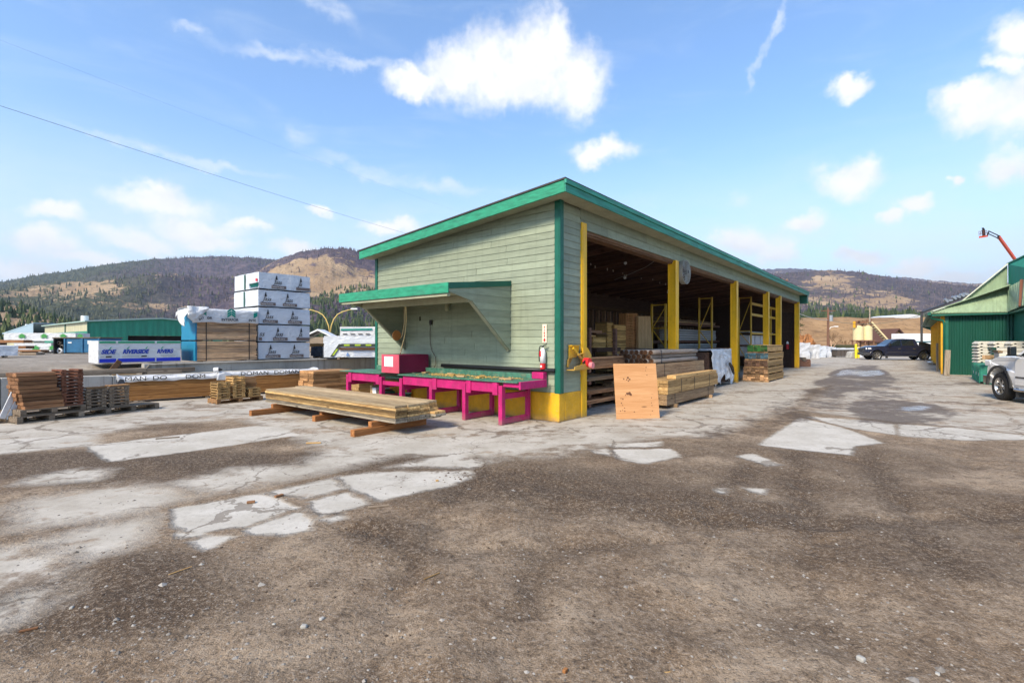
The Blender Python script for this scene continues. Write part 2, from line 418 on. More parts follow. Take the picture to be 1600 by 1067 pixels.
# ---------------- ground
def ground_mat():
    m, nt, bs = newmat('yard ground'); n = N(nt)
    P = n.coord('Object')
    slab, clean, damp_shade, grav, soil = [n.attr(k) for k in ('slab','clean','damp_shade','grav','soil')]
    # dirt
    a = n.noise(P, .9, 6, .62); b = n.noise(P, 5, 6, .66); c3 = n.noise(P, 26, 5, .7); c4 = n.noise(P, 95, 3, .7)
    dirt = n.mix(n.ramp(a, .35, .68), (.195,.132,.080,1), (.36,.272,.185,1))
    dirt = n.mix(n.ramp(b, .42, .72, 0, .7), dirt, (.095,.062,.038,1))
    dirt = n.mix(n.ramp(soil, 0, 1, 0, .85), dirt, (.072,.045,.026,1))
    grit = n.math('ADD', n.math('MULTIPLY', c3, .5), n.math('MULTIPLY', c4, .5))
    dirt = n.mix(n.ramp(grit, .50, .60, 0, .55), dirt, (.42,.345,.265,1))
    dirt = n.mix(n.ramp(grit, .40, .48, .65, 0), dirt, (.040,.032,.026,1))
    vo = n.n('ShaderNodeTexVoronoi'); n.put(vo.inputs['Vector'], P); vo.inputs['Scale'].default_value = 42
    stone = n.math('MULTIPLY', n.ramp(vo.outputs['Distance'], .16, .26, 1, 0), n.ramp(n.attr('grav'), 0, 1, .25, 1))
    vs_ = n.n('ShaderNodeSeparateColor'); n.put(vs_.inputs[0], vo.outputs['Color'])
    stone = n.math('MULTIPLY', stone, n.ramp(vs_.outputs[0], .55, .75))
    stc = n.mix(vs_.outputs[1], (.18,.165,.15,1), (.46,.44,.41,1))
    dirt = n.mix(stone, dirt, stc)
    # concrete
    k1 = n.noise(P, 1.6, 6, .6); k2 = n.noise(P, 14, 5, .65); k3 = n.noise(P, 120, 2, .6)
    dusty = n.mix(n.ramp(k1, .3, .7), (.315,.270,.208,1), (.45,.40,.328,1))
    white = n.mix(n.ramp(k1, .3, .7), (.43,.395,.335,1), (.54,.505,.445,1))
    conc = n.mix(clean, dusty, white)
    conc = n.mix(n.ramp(k2, .45, .72, 0, .35), conc, (.24,.215,.18,1))
    conc = n.mix(n.ramp(k3, .3, .5, .22, 0), conc, (.13,.12,.10,1))
    # cracks
    wp = n.vmath('ADD', P, n.vmath('SCALE', n.vmath('SUBTRACT', n.noise(P, 2.2, 4, .6, 0, 1), (.5,.5,.5)), .55))
    vc = n.n('ShaderNodeTexVoronoi', feature='DISTANCE_TO_EDGE'); n.put(vc.inputs['Vector'], wp); vc.inputs['Scale'].default_value = .52
    wid = n.ramp(n.noise(P, .7, 3, .5), .40, .64, .0, .022)
    crk = n.math('LESS_THAN', n.math('ADD', vc.outputs['Distance'], n.math('MULTIPLY', n.math('SUBTRACT', c3, .5), .02)), wid)
    vc2 = n.n('ShaderNodeTexVoronoi', feature='DISTANCE_TO_EDGE'); n.put(vc2.inputs['Vector'], wp); vc2.inputs['Scale'].default_value = 1.7
    crk2 = n.math('MULTIPLY', n.math('LESS_THAN', vc2.outputs['Distance'], .012), n.ramp(n.noise(P, .45, 3, .5), .52, .6))
    crk = n.math('MAXIMUM', crk, crk2)
    conc = n.mix(n.math('MULTIPLY', crk, .62), conc, (.12,.092,.066,1))
    # spilled dirt on the slabs
    sp0 = n.math('ADD', n.math('MULTIPLY', n.noise(P, 3.4, 7, .72), .55), n.math('MULTIPLY', n.noise(n.scale(P, (.7,1.6,1)), .65, 5, .65), .55))
    spill = n.ramp(n.math('ADD', sp0, n.math('MULTIPLY', clean, -.13)), .49, .60, 0, .85)
    conc = n.mix(spill, conc, dirt)
    edge = n.math('ADD', slab, n.math('MULTIPLY', n.math('SUBTRACT', n.noise(P, 4.5, 7, .72), .5), n.ramp(clean, .4, 1.0, .55, .20)))
    hard = n.ramp(clean, .3, .9, .24, .04)
    mr = n.n('ShaderNodeMapRange'); n.put(mr.inputs[0], edge); n.put(mr.inputs[1], n.math('MULTIPLY', hard, -1)); n.put(mr.inputs[2], hard)
    msk = n.math('MAXIMUM', 0, mr.outputs[0], clamp=True)
    col = n.mix(msk, dirt, conc)
    dm = n.math('MULTIPLY', n.ramp(n.math('ADD', n.math('ADD', n.math('MULTIPLY', damp_shade, .98), n.math('MULTIPLY', n.math('SUBTRACT', b, .5), 1.5)), n.math('MULTIPLY', n.math('SUBTRACT', n.noise(n.scale(P, (1,.55,1)), .55, 6, .66), .5), 2.6)), .62, 1.08), n.ramp(damp_shade, .02, .25))
    col = n.mix(n.math('MULTIPLY', dm, .85), col, n.mix(n.ramp(c3, .35, .65), (.060,.041,.027,1), (.13,.092,.062,1)))
    wet_sheen = n.ramp(n.math('ADD', damp_shade, n.math('MULTIPLY', n.math('SUBTRACT', n.noise(n.scale(P, (.6,1.2,1)), 1.5, 6, .65), .5), 2.2)), 1.45, 1.75)
    n.put(bs.inputs['Base Color'], n.mix(n.math('MULTIPLY', wet_sheen, .75), col, n.mix(n.ramp(n.noise(n.scale(P, (.7,2.5,1)), 2.2, 5, .6), .4, .6), (.10,.09,.085,1), (.50,.51,.53,1))))  # puddles: pale streaks paint the white sky sheen into the colour
    r = n.math('SUBTRACT', n.ramp(msk, 0, 1, .97, .85), n.math('MULTIPLY', dm, .2))
    r = n.math('SUBTRACT', r, n.math('MULTIPLY', wet_sheen, .40))
    n.put(bs.inputs['Roughness'], r)
    bs.inputs['Specular IOR Level'].default_value = .25
    h = n.math('ADD', n.math('MULTIPLY', b, .5), n.math('ADD', n.math('MULTIPLY', c3, .5), n.math('ADD', n.math('MULTIPLY', c4, .16), n.math('MULTIPLY', stone, .3))))
    h = n.math('MULTIPLY', h, n.ramp(msk, 0, 1, 1, .10))
    h = n.math('SUBTRACT', h, n.math('MULTIPLY', n.math('MULTIPLY', crk, msk), .12))
    h = n.math('ADD', h, n.math('MULTIPLY', msk, .10))
    h = n.math('MULTIPLY', h, n.math('SUBTRACT', 1.0, wet_sheen))
    n.put(bs.inputs['Normal'], n.bump(h, .9, .055))
    return m

# slabs of old concrete: outlines (measured on the ground) and how clean each one is
SL = [
 (.42,[(-60,640),(10,648),(330,612),(590,575),(700,560),(1330,560),(1330,600),(1270,607),(1240,640),(1185,655),(1120,684),(1040,682),(930,700),(880,712),(770,716),(625,711),(480,745),(330,772),(255,756),(360,731),(470,725),(500,705),(455,680),(400,662),(370,655),(215,664),(220,667),(150,679),(100,681),(0,686),(-60,690)]),
 (.85,[(132,697),(230,685),(400,665),(440,668),(465,680),(320,702),(170,722)]),
 (.62,[(-20,687),(100,679),(150,680),(157,695),(75,702),(-20,712)]),
 (.62,[(20,757),(60,742),(125,732),(180,733),(150,751),(50,758)]),
 (.42,[(15,795),(50,780),(200,755),(260,760),(310,775),(190,807),(55,825),(20,827)]),
 (.95,[(267,795),(400,772),(425,774),(466,793),(380,824),(300,832),(270,824)]),
 (.92,[(382,828),(470,797),(478,800),(490,828),(440,837),(390,834)]),
 (.8,[(410,770),(520,747),(540,763),(478,779)]),
 (.9,[(482,783),(542,769),(580,787),(500,808)]),
 (.8,[(500,812),(540,800),(535,812),(515,816)]),
 (.88,[(275,833),(315,830),(318,836),(280,840)]),
 (.9,[(297,846),(330,835),(370,838),(320,861)]),
 (.82,[(525,745),(590,737),(735,735),(741,745),(700,760),(650,770),(590,784),(550,765)]),
 (.7,[(600,731),(710,707),(740,715),(770,722),(740,731),(660,731)]),
 (.55,[(540,697),(670,672),(800,680),(622,712)]),
 (.55,[(-60,870),(0,859),(50,851),(100,875),(98,905),(-60,950)]),
 (.5,[(-60,955),(0,940),(100,908),(96,932),(0,980),(-60,1010)]),
 (.45,[(60,847),(150,820),(250,802),(235,835),(200,857),(130,878)]),
 (1.,[(1184,695),(1250,652),(1300,664),(1330,672),(1380,692),(1337,697),(1330,711),(1250,703)]),
 (.85,[(1254,650),(1330,655),(1365,657),(1398,662),(1402,680),(1330,669)]),
 (.85,[(1402,662),(1500,669),(1610,681),(1610,687),(1510,688),(1405,681)]),
 (.9,[(955,702),(1050,701),(1064,714),(1005,725),(962,716)]),
 (.8,[(950,693),(1033,690),(1030,698),(955,699)]),
 (.8,[(925,703),(950,700),(955,712),(930,708)]),
 (.85,[(1150,712),(1178,708),(1222,726),(1198,728)]),
 (.85,[(1119,762),(1137,763),(1134,770),(1122,769)]),(.85,[(1160,761),(1200,764),(1192,771),(1175,768)]),
 (.30,[(1245,640),(1300,602),(1330,575),(1345,566),(1500,566),(1900,590),(1900,690),(1610,680),(1500,668),(1400,660)]),
 (.38,[(1040,546),(1240,546),(1900,556),(1900,580),(1500,580),(1330,600),(1200,600)]),
]
DAMP_SHADE = [(1.22,[(1285,592),(1310,576),(1366,569),(1400,591),(1402,603),(1310,616),(1262,602)]),
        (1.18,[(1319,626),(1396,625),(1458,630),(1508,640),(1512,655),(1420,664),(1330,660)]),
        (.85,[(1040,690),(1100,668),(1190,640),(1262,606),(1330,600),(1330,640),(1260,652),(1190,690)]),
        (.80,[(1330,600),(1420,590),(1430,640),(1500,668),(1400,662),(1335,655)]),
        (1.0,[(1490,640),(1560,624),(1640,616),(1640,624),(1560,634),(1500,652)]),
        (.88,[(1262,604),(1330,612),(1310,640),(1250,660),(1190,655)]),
        (1.0,[(1470,598),(1546,596),(1540,602),(1475,602)])]  # this last strip paints the ground shadow by the green crates
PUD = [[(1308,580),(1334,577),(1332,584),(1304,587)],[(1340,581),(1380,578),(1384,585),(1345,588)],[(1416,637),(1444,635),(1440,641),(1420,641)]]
def polysdf(X, Y, poly):
    P = np.array([G(a,b)[:2] for a,b in poly]); Q = np.roll(P, -1, 0)
    d = np.full(X.shape, 1e9); ins = np.zeros(X.shape, bool)
    for (ax,ay),(bx,by) in zip(P, Q):
        ex, ey = bx-ax, by-ay; t = np.clip(((X-ax)*ex+(Y-ay)*ey)/(ex*ex+ey*ey+1e-12), 0, 1)
        d = np.minimum(d, np.hypot(X-ax-t*ex, Y-ay-t*ey))
        c = ((ay > Y) != (by > Y)) & (X < (bx-ax)*(Y-ay)/(by-ay+1e-12)+ax); ins ^= c
    return np.where(ins, d, -d)
def graded(a, b, st, far, g):
    core = list(np.arange(a, b+1e-6, st)); s = st; x = b
    while x < far[1]: s *= g; x += s; core.append(x)
    s = st; x = a
    while x > far[0]: s *= g; x -= s; core.insert(0, x)
    return np.array(core)
xs = graded(-9.5, 10.5, .05, (-4000, 4000), 1.06); ys = graded(2.0, 16.5, .05, (-60, 6000), 1.06)
GX, GY = np.meshgrid(xs, ys)
near = (GY > -5) & (GY < 90) & (np.abs(GX) < 80)
nx, ny = GX[near], GY[near]
slab = np.full(nx.shape, -9.0); cln = np.zeros(nx.shape)
for c, p in SL:
    s = polysdf(nx, ny, p); k = s > slab; k &= (s > -.6)
    inside = s > 0
    cln = np.where(k, c, cln); slab = np.where(k, s, slab)
for c, p in SL[1:]:
    s = polysdf(nx, ny, p); cln = np.where(s > -.02, c, cln)
dam = np.zeros(nx.shape)
for w_, p in DAMP_SHADE: dam = np.maximum(dam, w_*sstep(polysdf(nx, ny, p), -.45, .35))
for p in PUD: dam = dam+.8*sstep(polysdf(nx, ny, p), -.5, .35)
full = lambda v, d: (lambda a: (a.__setitem__(near, v), a)[1])(np.full(GX.shape, d))
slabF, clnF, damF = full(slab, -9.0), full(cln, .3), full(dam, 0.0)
soil = sstep(fbm(GX*.22+3, GY*.5+8, 4), .50, .66)
# darker earth beside the slabs in the left foreground and in the middle of the yard
def blob(px, py, rx, ry):
    g = G(px, py); return np.exp(-(((GX-g.x)/rx)**2+((GY-g.y)/ry)**2))
soil = np.clip(soil*.55+blob(280,715,3.0,.55)*1.1+blob(60,730,2.5,.6)+blob(200,900,.9,.5)*.9+blob(120,960,.9,.35)+blob(590,835,.45,.35)*.9+blob(830,760,1.1,.6)*1.0+blob(1130,800,.9,.45)*.8+blob(480,690,1.2,.3)*.7+blob(880,900,.5,.3)*.3+blob(620,940,1.2,.4)*.15, 0, 1)
Zg = ((fbm(GX*.55, GY*.55, 4)-.5)*.10+(fbm(GX*2.2+40, GY*2.2, 4)-.5)*.055)*sstep(-slabF, -.02, .35)*(near)
lum = blob(830,765,1.0,.6)+blob(1110,800,1.1,.5)+blob(560,830,.5,.4)+blob(640,780,.5,.3)
Zg += np.clip(lum,0,1)*(fbm(GX*5+9, GY*5, 3)-.5)*.10*sstep(-slabF, 0, .2)
def track(pts, w_):
    P = [G(a,b) for a,b in pts]; d = np.full(GX.shape, 1e9)
    for a, b in zip(P[:-1], P[1:]):
        ex, ey = b.x-a.x, b.y-a.y; t = np.clip(((GX-a.x)*ex+(GY-a.y)*ey)/(ex*ex+ey*ey), 0, 1); d = np.minimum(d, np.hypot(GX-a.x-t*ex, GY-a.y-t*ey))
    return np.exp(-(d/w_)**2)
trk = 0
for pts in ([(1335,690),(1390,760),(1490,900),(1600,1080)],[(1240,700),(1255,780),(1290,900),(1330,1080)],[(760,735),(700,800),(640,880),(600,1000),(590,1080)],[(900,760),(860,830),(830,930),(820,1080)],[(1180,720),(1120,790),(1080,900),(1060,1080)],[(560,830),(700,860),(900,850),(1200,820),(1600,800)]):
    trk = np.maximum(trk, track(pts, .17))
soil = np.clip(soil+trk*(.25+.75*fbm(GX*1.3, GY*1.3, 3))*.75*sstep(-slabF, 0, .3)*(fbm(GX*.5+2, GY*.5, 3) > .44), 0, 1)
Zg -= trk*.028*sstep(-slabF, 0, .3)*near; Zg += trk*(fbm(GX*7, GY*7+4, 2)-.5)*.05*sstep(-slabF, 0, .3)*near
# the two wheel tracks that run up the drive
for off in (-.85,.85):
    d_ = np.abs((GX-(G(1420,760).x+off))*U[1]-(GY-G(1420,760).y)*U[0]); Zg -= .03*np.exp(-(d_/.16)**2)*near*sstep(-slabF,0,.3)
Zg = np.where(slabF > 0, .0, Zg)
ground = struct(grid_mesh('ground', GX, GY, Zg, dict(slab=slabF, clean=clnF, damp_shade=damF, grav=np.clip(fbm(GX*.4+5, GY*.4)*2-.6, 0, 1), soil=soil), ground_mat()))

def gz(x, y):
    i = min(max(int(np.searchsorted(xs, x)),1),len(xs)-1); j = min(max(int(np.searchsorted(ys, y)),1),len(ys)-1)
    return float(Zg[j-1:j+1, i-1:i+1].mean())
# pebbles lying about the near yard
mb = MB(); rs = random.Random(3)
for i in range(2000):
    py = 700+(rs.random()**.75)*380; px = rs.uniform(-40,1640)
    g = G(px, py); g.z = gz(g.x, g.y); s = rs.choice([.004,.005,.006,.008,.010,.013]) * (1.0 if rs.random() < .96 else 2.0)
    if rs.random() < .25: s *= .7
    vs = []
    for a in range(6):
        t = a*math.pi/3+rs.random()*.5; vs.append((g.x+math.cos(t)*s*rs.uniform(.7,1.3), g.y+math.sin(t)*s*rs.uniform(.7,1.3), g.z+rs.uniform(-.003,.002)))
    vs.append((g.x+rs.uniform(-.3,.3)*s, g.y+rs.uniform(-.3,.3)*s, g.z+s*rs.uniform(.4,.8)))
    mb.add(vs, [(a,(a+1)%6,6) for a in range(6)], rs.random())
pm, nt_, bs_ = newmat('pebble stone'); n_ = N(nt_)
n_.put(bs_.inputs['Base Color'], n_.mix(n_.attr('tone'), (.12,.10,.08,1), (.32,.295,.26,1))); bs_.inputs['Roughness'].default_value = .85
o = mb.build('gravel', pm); tag(o, 'loose pale pebbles strewn over the dirt yard', 'gravel', kind='stuff')
mb = MB()
for (px, py, rx, ry, k_) in ((800,745,110,14,170),(930,775,120,16,170),(1110,800,130,22,170),(575,835,45,30,150),(640,800,60,30,90),(1010,820,300,50,220),(820,900,300,60,160),(300,900,200,40,70),(1400,820,200,60,120),(880,960,300,60,60)):
    for i in range(int(k_*1.6)):
        g = G(px+rs.gauss(0,rx*.6), max(705,py+rs.gauss(0,ry*.7))); g.z = gz(g.x, g.y); s = rs.choice([.004,.005,.006,.008,.010,.013])*rs.uniform(.8,1.3)*(1 if g.y < 6 else 1.7)
        vs = [(g.x+math.cos(a*1.047+.3)*s*rs.uniform(.6,1.5), g.y+math.sin(a*1.047+.3)*s*rs.uniform(.6,1.4), g.z-.004) for a in range(6)]+[(g.x+math.cos(a*1.047)*s*rs.uniform(.3,.8), g.y+math.sin(a*1.047)*s*rs.uniform(.3,.8), g.z+s*rs.uniform(.15,.5)) for a in range(6)]
        mb.add(vs, [(a,(a+1)%6,6+(a+1)%6,6+a) for a in range(6)]+[(6,7,8,9,10,11)], rs.random())
cm, nt_, bs_ = newmat('dirt clod'); n_ = N(nt_)
n_.put(bs_.inputs['Base Color'], n_.mix(n_.attr('tone'), (.050,.032,.020,1), (.15,.105,.068,1))); bs_.inputs['Roughness'].default_value = 1; n_.put(bs_.inputs['Normal'], n_.bump(n_.noise(n_.coord(), 60, 4, .7), .8, .01))
o = mb.build('dirt_clods', cm); tag(o, 'dark crumbly dirt clods churned up by wheels', 'dirt', kind='stuff')

# ---------------- raised yard at the left, held by the concrete wall
def soilmat(name, a, b, c, sc=.5):
    m, nt, bs = newmat(name); n = N(nt); P = n.coord('Object')
    f = n.noise(P, sc, 6, .65); g = n.noise(P, sc*9, 6, .7); st = n.noise(n.scale(P, (1,4,1)), sc*2, 5, .6)
    col = n.mix(n.ramp(f, .35, .65), a, b); col = n.mix(n.ramp(g, .5, .7, 0, .7), col, c); col = n.mix(n.ramp(st, .5, .66, 0, .5), col, tuple(x*.45 for x in a))
    n.put(bs.inputs['Base Color'], col); bs.inputs['Roughness'].default_value = .95; bs.inputs['Specular IOR Level'].default_value = .15
    n.put(bs.inputs['Normal'], n.bump(g, .7, .08)); return m
us = np.concatenate([np.linspace(-140,-20,30), np.arange(-19,20,.25), np.linspace(20,75,24)]); vv = np.concatenate([np.arange(12.3,22,.2), np.linspace(22.5,320,60)])
UU, VV = np.meshgrid(us, vv)
TX = C0[0]+U[0]*UU+V[0]*VV; TY = C0[1]+U[1]*UU+V[1]*VV
edge = np.where(UU > -4.15, 1.0, .66+.34*sstep(VV, 12.5, 14.2))
TZ = edge*(1-sstep(UU, 42, 60))-.02 + (fbm(UU*.7, VV*.7, 4)-.5)*.10*sstep(VV, 12.5, 13.4)*(UU < 42)
struct(grid_mesh('raised_ground', TX, TY, TZ, {}, soilmat('raised yard soil', (.24,.205,.165,1), (.33,.29,.24,1), (.17,.145,.115,1))))

# ---------------- brown grass bank beyond the yard and the plateau on top of it
bx = np.concatenate([np.linspace(10,60,40), np.linspace(62,420,110)]); by = np.concatenate([np.linspace(76,118,46), np.linspace(122,420,60)])
BX, BY = np.meshgrid(bx, by)
toe = 84+4*(fbm(BX*.06, BX*0+3, 3)-.5)*2
BZ = 6.9*sstep(BY, toe, toe+24)*sstep(BX, 12, 40)+(fbm(BX*.25, BY*.25, 5)-.5)*1.3*sstep(BY, toe, toe+8)*(1-.7*sstep(BY, 112, 118))-.12
struct(grid_mesh('grass_bank', BX, BY, BZ, {}, soilmat('dry grass bank', (.235,.14,.07,1), (.34,.215,.11,1), (.13,.078,.042,1), .12)))

# ---------------- hills
def hillmat():
    m, nt, bs = newmat('hillside'); n = N(nt); P = n.coord('Object')
    veg, burnt = n.attr('veg'), n.attr('burnt')
    f = n.noise(P, .012, 7, .66); g = n.noise(P, .07, 6, .7); st = n.noise(n.scale(P, (1,1,3)), .03, 6, .65)
    grass = n.mix(n.ramp(f, .35, .65), (.31,.21,.125,1), (.44,.32,.20,1)); grass = n.mix(n.ramp(g, .48, .66, 0, .6), grass, (.20,.15,.105,1))
    forest = n.mix(n.ramp(g, .35, .65), (.035,.048,.036,1), (.10,.105,.062,1))
    char = n.mix(n.ramp(g, .35, .65), (.05,.044,.066,1), (.14,.105,.115,1))
    dark = n.mix(burnt, forest, char)  # green and burnt wood; the dark patches also paint cloud shadow on the slopes
    k = n.ramp(n.math('ADD', veg, n.math('ADD', n.math('MULTIPLY', n.math('SUBTRACT', g, .5), 1.9), n.math('MULTIPLY', n.math('SUBTRACT', st, .5), .8))), .26, .5)
    n.put(bs.inputs['Base Color'], n.mix(k, grass, dark)); bs.inputs['Roughness'].default_value = 1; bs.inputs['Specular IOR Level'].default_value = 0
    n.put(bs.inputs['Normal'], n.bump(n.math('ADD', g, f), .8, 8.0)); return m
HM = hillmat()
def hill(name, ridge, r0, r1, zb, seed, vegc, burntc, spur=.22, back=1.5, na=420, nr=90):
    """ridge: skyline as (pixel x, pixel y); r0/r1: distance of foot and of skyline"""
    px = np.linspace(ridge[0][0], ridge[-1][0], na); py = np.interp(px, [a for a,b in ridge], [b for a,b in ridge])
    A = np.arctan((px-800)/F); 
    T = np.concatenate([np.linspace(0,1,nr), np.linspace(1.02,back,14)])
    AA, TT = np.meshgrid(A, T); RR = r0+(r1-r0)*TT
    Xh = np.sin(AA)*RR; Yh = np.cos(AA)*RR
    H1 = (HZ-py)/F*np.cos(A)*r1+EY; H = np.broadcast_to(H1, AA.shape)
    sp = fbm(Xh*.0035+seed, Yh*.0035+seed*2, 6, .52); sp2 = fbm(Xh*.012+seed*3, Yh*.006, 5)
    s = np.clip(TT, 0, 1)
    Z = zb+(H-zb)*(s**1.15)+(H-zb)*spur*((sp-.5)*2.6+(sp2-.5)*.9)*4*s*(1-s)*1.0
    Z = np.minimum(Z, EY+(H-EY)*RR/r1*1.0-(1-s)*2)
    over = TT > 1; Z = np.where(over, zb+(H-zb)*(1-((TT-1)/(back-1))**1.5*.9), Z)
    Z += (fbm(AA*260+seed, RR*.02, 3)-.5)*(r1*.004)*s
    vg = vegc(px[None,:]+0*AA, HZ-(Z-EY)/Yh*F, fbm(Xh*.006+seed*5, Yh*.006+1, 5)); bu = burntc(px[None,:]+0*AA, fbm(Xh*.004+9, Yh*.004+seed, 4))
    o = struct(grid_mesh(name, Xh, Yh, Z, dict(veg=vg, burnt=bu), HM))
    return Xh, Yh, Z, vg, bu, T
def treemat(name, a, b):
    m, nt, bs = newmat(name); n = N(nt)
    n.put(bs.inputs['Base Color'], n.mix(n.attr('tone'), a, b)); bs.inputs['Roughness'].default_value = .95; bs.inputs['Specular IOR Level'].default_value = .05
    return m
GREEN = treemat('pine needles', (.022,.042,.024,1), (.12,.14,.055,1)); CHAR = treemat('burnt trunks', (.045,.04,.045,1), (.17,.13,.125,1))
OLIVE = treemat('olive pine crowns', (.045,.058,.042,1), (.15,.15,.085,1))
def conifer(mb, x, y, z, h, w, rs, tone):
    n_ = 5; ph = rs.random()*6
    for (b, t, ww) in ((.08,.62,1.0),(.40,1.0,.66)):
        vs = [(x+math.cos(ph+i*2*math.pi/n_)*w*ww*rs.uniform(.6,1.2), y+math.sin(ph+i*2*math.pi/n_)*w*ww*rs.uniform(.6,1.2), z+h*b*rs.uniform(.5,1.4)) for i in range(n_)]
        vs.append((x+rs.uniform(-.1,.1)*w, y, z+h*t))
        mb.add(vs, [(i,(i+1)%n_,n_) for i in range(n_)], min(1,max(0,tone+rs.uniform(-.25,.25))))
def forest(name, label, data, count, hgt, mat, want, seed, wf=.27):
    Xh, Yh, Z, vg, bu, T = data; rs = random.Random(seed); mb = MB(); k = 0; tr = 0
    nr, na = Xh.shape; nr = int((T <= 1.01).sum())
    while k < count and tr < count*14:
        tr += 1
        i = rs.random()*(nr-1.01); j = rs.random()*(na-1.01); i0, j0 = int(i), int(j); fi, fj = i-i0, j-j0
        if not want(vg[i0,j0], bu[i0,j0], rs, i/nr): continue
        bl = lambda A: (A[i0,j0]*(1-fi)*(1-fj)+A[i0+1,j0]*fi*(1-fj)+A[i0,j0+1]*(1-fi)*fj+A[i0+1,j0+1]*fi*fj)
        h = hgt*rs.uniform(.55,1.25); conifer(mb, bl(Xh), bl(Yh), bl(Z)-h*.06, h, h*wf, rs, rs.random()); k += 1
    o = mb.build(name, mat, fix=False); tag(o, label, 'forest', kind='stuff')
# left range
hl = hill('hills', [(-420,452),(-200,462),(-80,455),(0,441),(60,430),(120,421),(180,411),(250,404),(330,400.5),(400,403),(440,407),(520,420),(640,440),(760,470)], 420, 1500, 3, 3.1,
     lambda x,y,nz: np.clip(.74+1.8*(nz-.45)+.25*sstep(x,250,420)+.35*sstep(430-y,0,30)*.6-.55*np.exp(-((x-140)/75)**2-((y-452)/16)**2)-.5*np.exp(-((x-235)/60)**2-((y-478)/9)**2)-.4*np.exp(-((x-40)/60)**2-((y-455)/8)**2), 0, 1),
     lambda x,nz: np.clip(sstep(x+260*(nz-.5), 120, 300), 0, 1), .26)
h2 = hill('hills', [(120,520),(240,500),(300,474),(350,449),(400,424),(430,407),(470,393),(510,388),(545,389),(575,398),(640,410),(720,430),(800,455),(860,480),(920,510)], 300, 1000, 3, 7.7,
     lambda x,y,nz: np.clip(.40+1.8*(nz-.47)+.5*sstep(y,455,475)+.55*sstep(x,560,640), 0, 1), lambda x,nz: np.clip(.75+nz*.4, 0, 1), .25)
h3 = hill('hills', [(-420,470),(-200,462),(-60,466),(0,472),(40,481),(70,490),(95,499),(140,512),(200,524)], 160, 320, 1.5, 2.2,
     lambda x,y,nz: np.clip(.45+1.6*(nz-.45), 0, 1), lambda x,nz: np.clip(.7+0*nz, 0, 1), .2, 1.5, 160, 40)
# right range and the farther ridges behind it
h4 = hill('hills', [(900,470),(1040,452),(1120,440),(1180,432),(1230,426),(1262,424),(1290,422.5),(1340,424),(1375,431),(1420,438),(1500,446),(1560,448),(1700,452),(1900,440)], 430, 1150, 5, 5.2,
     lambda x,y,nz: np.clip(.74+1.8*(nz-.45)+.25*sstep(x,1370,1450)-.5*np.exp(-((x-1300)/45)**2-((y-440)/12)**2)-.35*np.exp(-((x-1385)/40)**2-((y-470)/5)**2), 0, 1), lambda x,nz: np.clip(.65+nz*.5, 0, 1), .24)
h5 = hill('hills', [(880,450),(1000,436),(1100,428),(1190,421),(1240,419),(1280,422),(1320,427),(1420,434),(1480,440),(1530,443),(1580,441),(1700,436),(1900,445)], 1400, 2600, 30, 1.4,
     lambda x,y,nz: np.clip(.75+1.2*(nz-.5), 0, 1), lambda x,nz: np.clip(.9+nz*.2, 0, 1), .15)
forest('pine_forest', 'scattered green pines on the long left hillside', hl, 11000, 5.2, OLIVE, lambda v,b,rs,t: rs.random() < v*(1-b*.75)+.04, 1)
forest('burnt_forest', 'burnt grey trunks on the long left hillside', hl, 7000, 6.5, CHAR, lambda v,b,rs,t: rs.random() < v*b, 2, .16)
forest('burnt_forest', 'burnt trunks dotted over the round bare hill', h2, 5000, 4.6, CHAR, lambda v,b,rs,t: rs.random() < v*.8+.1, 3, .16)
forest('pine_forest', 'dark pines along the foot of the round bare hill', h2, 3200, 5.0, GREEN, lambda v,b,rs,t: t < .3 and rs.random() < .9, 4)
forest('pine_forest', 'dark pines on the low near slope at far left', h3, 900, 3.6, GREEN, lambda v,b,rs,t: rs.random() < v*.8, 5)
forest('burnt_forest', 'burnt trunks over the hill across the valley', h4, 7500, 5.2, CHAR, lambda v,b,rs,t: rs.random() < v*.9, 6, .16)
forest('pine_forest', 'green pines low on the hill across the valley', h4, 2600, 6.0, GREEN, lambda v,b,rs,t: t < .35 and rs.random() < v or rs.random() < .05, 7)
# tree belts in the middle distance
def belt(name, label, x0, x1, Y0, Y1, z, count, h, mat, seed):
    rs = random.Random(seed); mb = MB()
    for i in range(count):
        Y = rs.uniform(Y0, Y1); px = rs.uniform(x0, x1); hh = h*rs.uniform(.6,1.15)
        conifer(mb, (px-800)/F*Y, Y, z-.2, hh, hh*.26, rs, rs.random()*.7)
    o = mb.build(name, mat, fix=False); tag(o, label, 'forest', kind='stuff')
belt('pine_forest', 'dense dark pine belt on top of the brown grass bank', 1215, 1428, 185, 250, 6.6, 620, 8.0, GREEN, 8)
belt('pine_forest', 'sparse pines on the slope left of the white dome', 1300, 1470, 260, 420, 8, 260, 9.5, GREEN, 9)
belt('pine_forest', 'dark tree belt behind the green metal building', 60, 420, 200, 290, 1, 700, 8.5, GREEN, 10)
belt('pine_forest', 'dark trees behind the twin street lamp', 420, 640, 200, 290, 1, 520, 10, GREEN, 12)
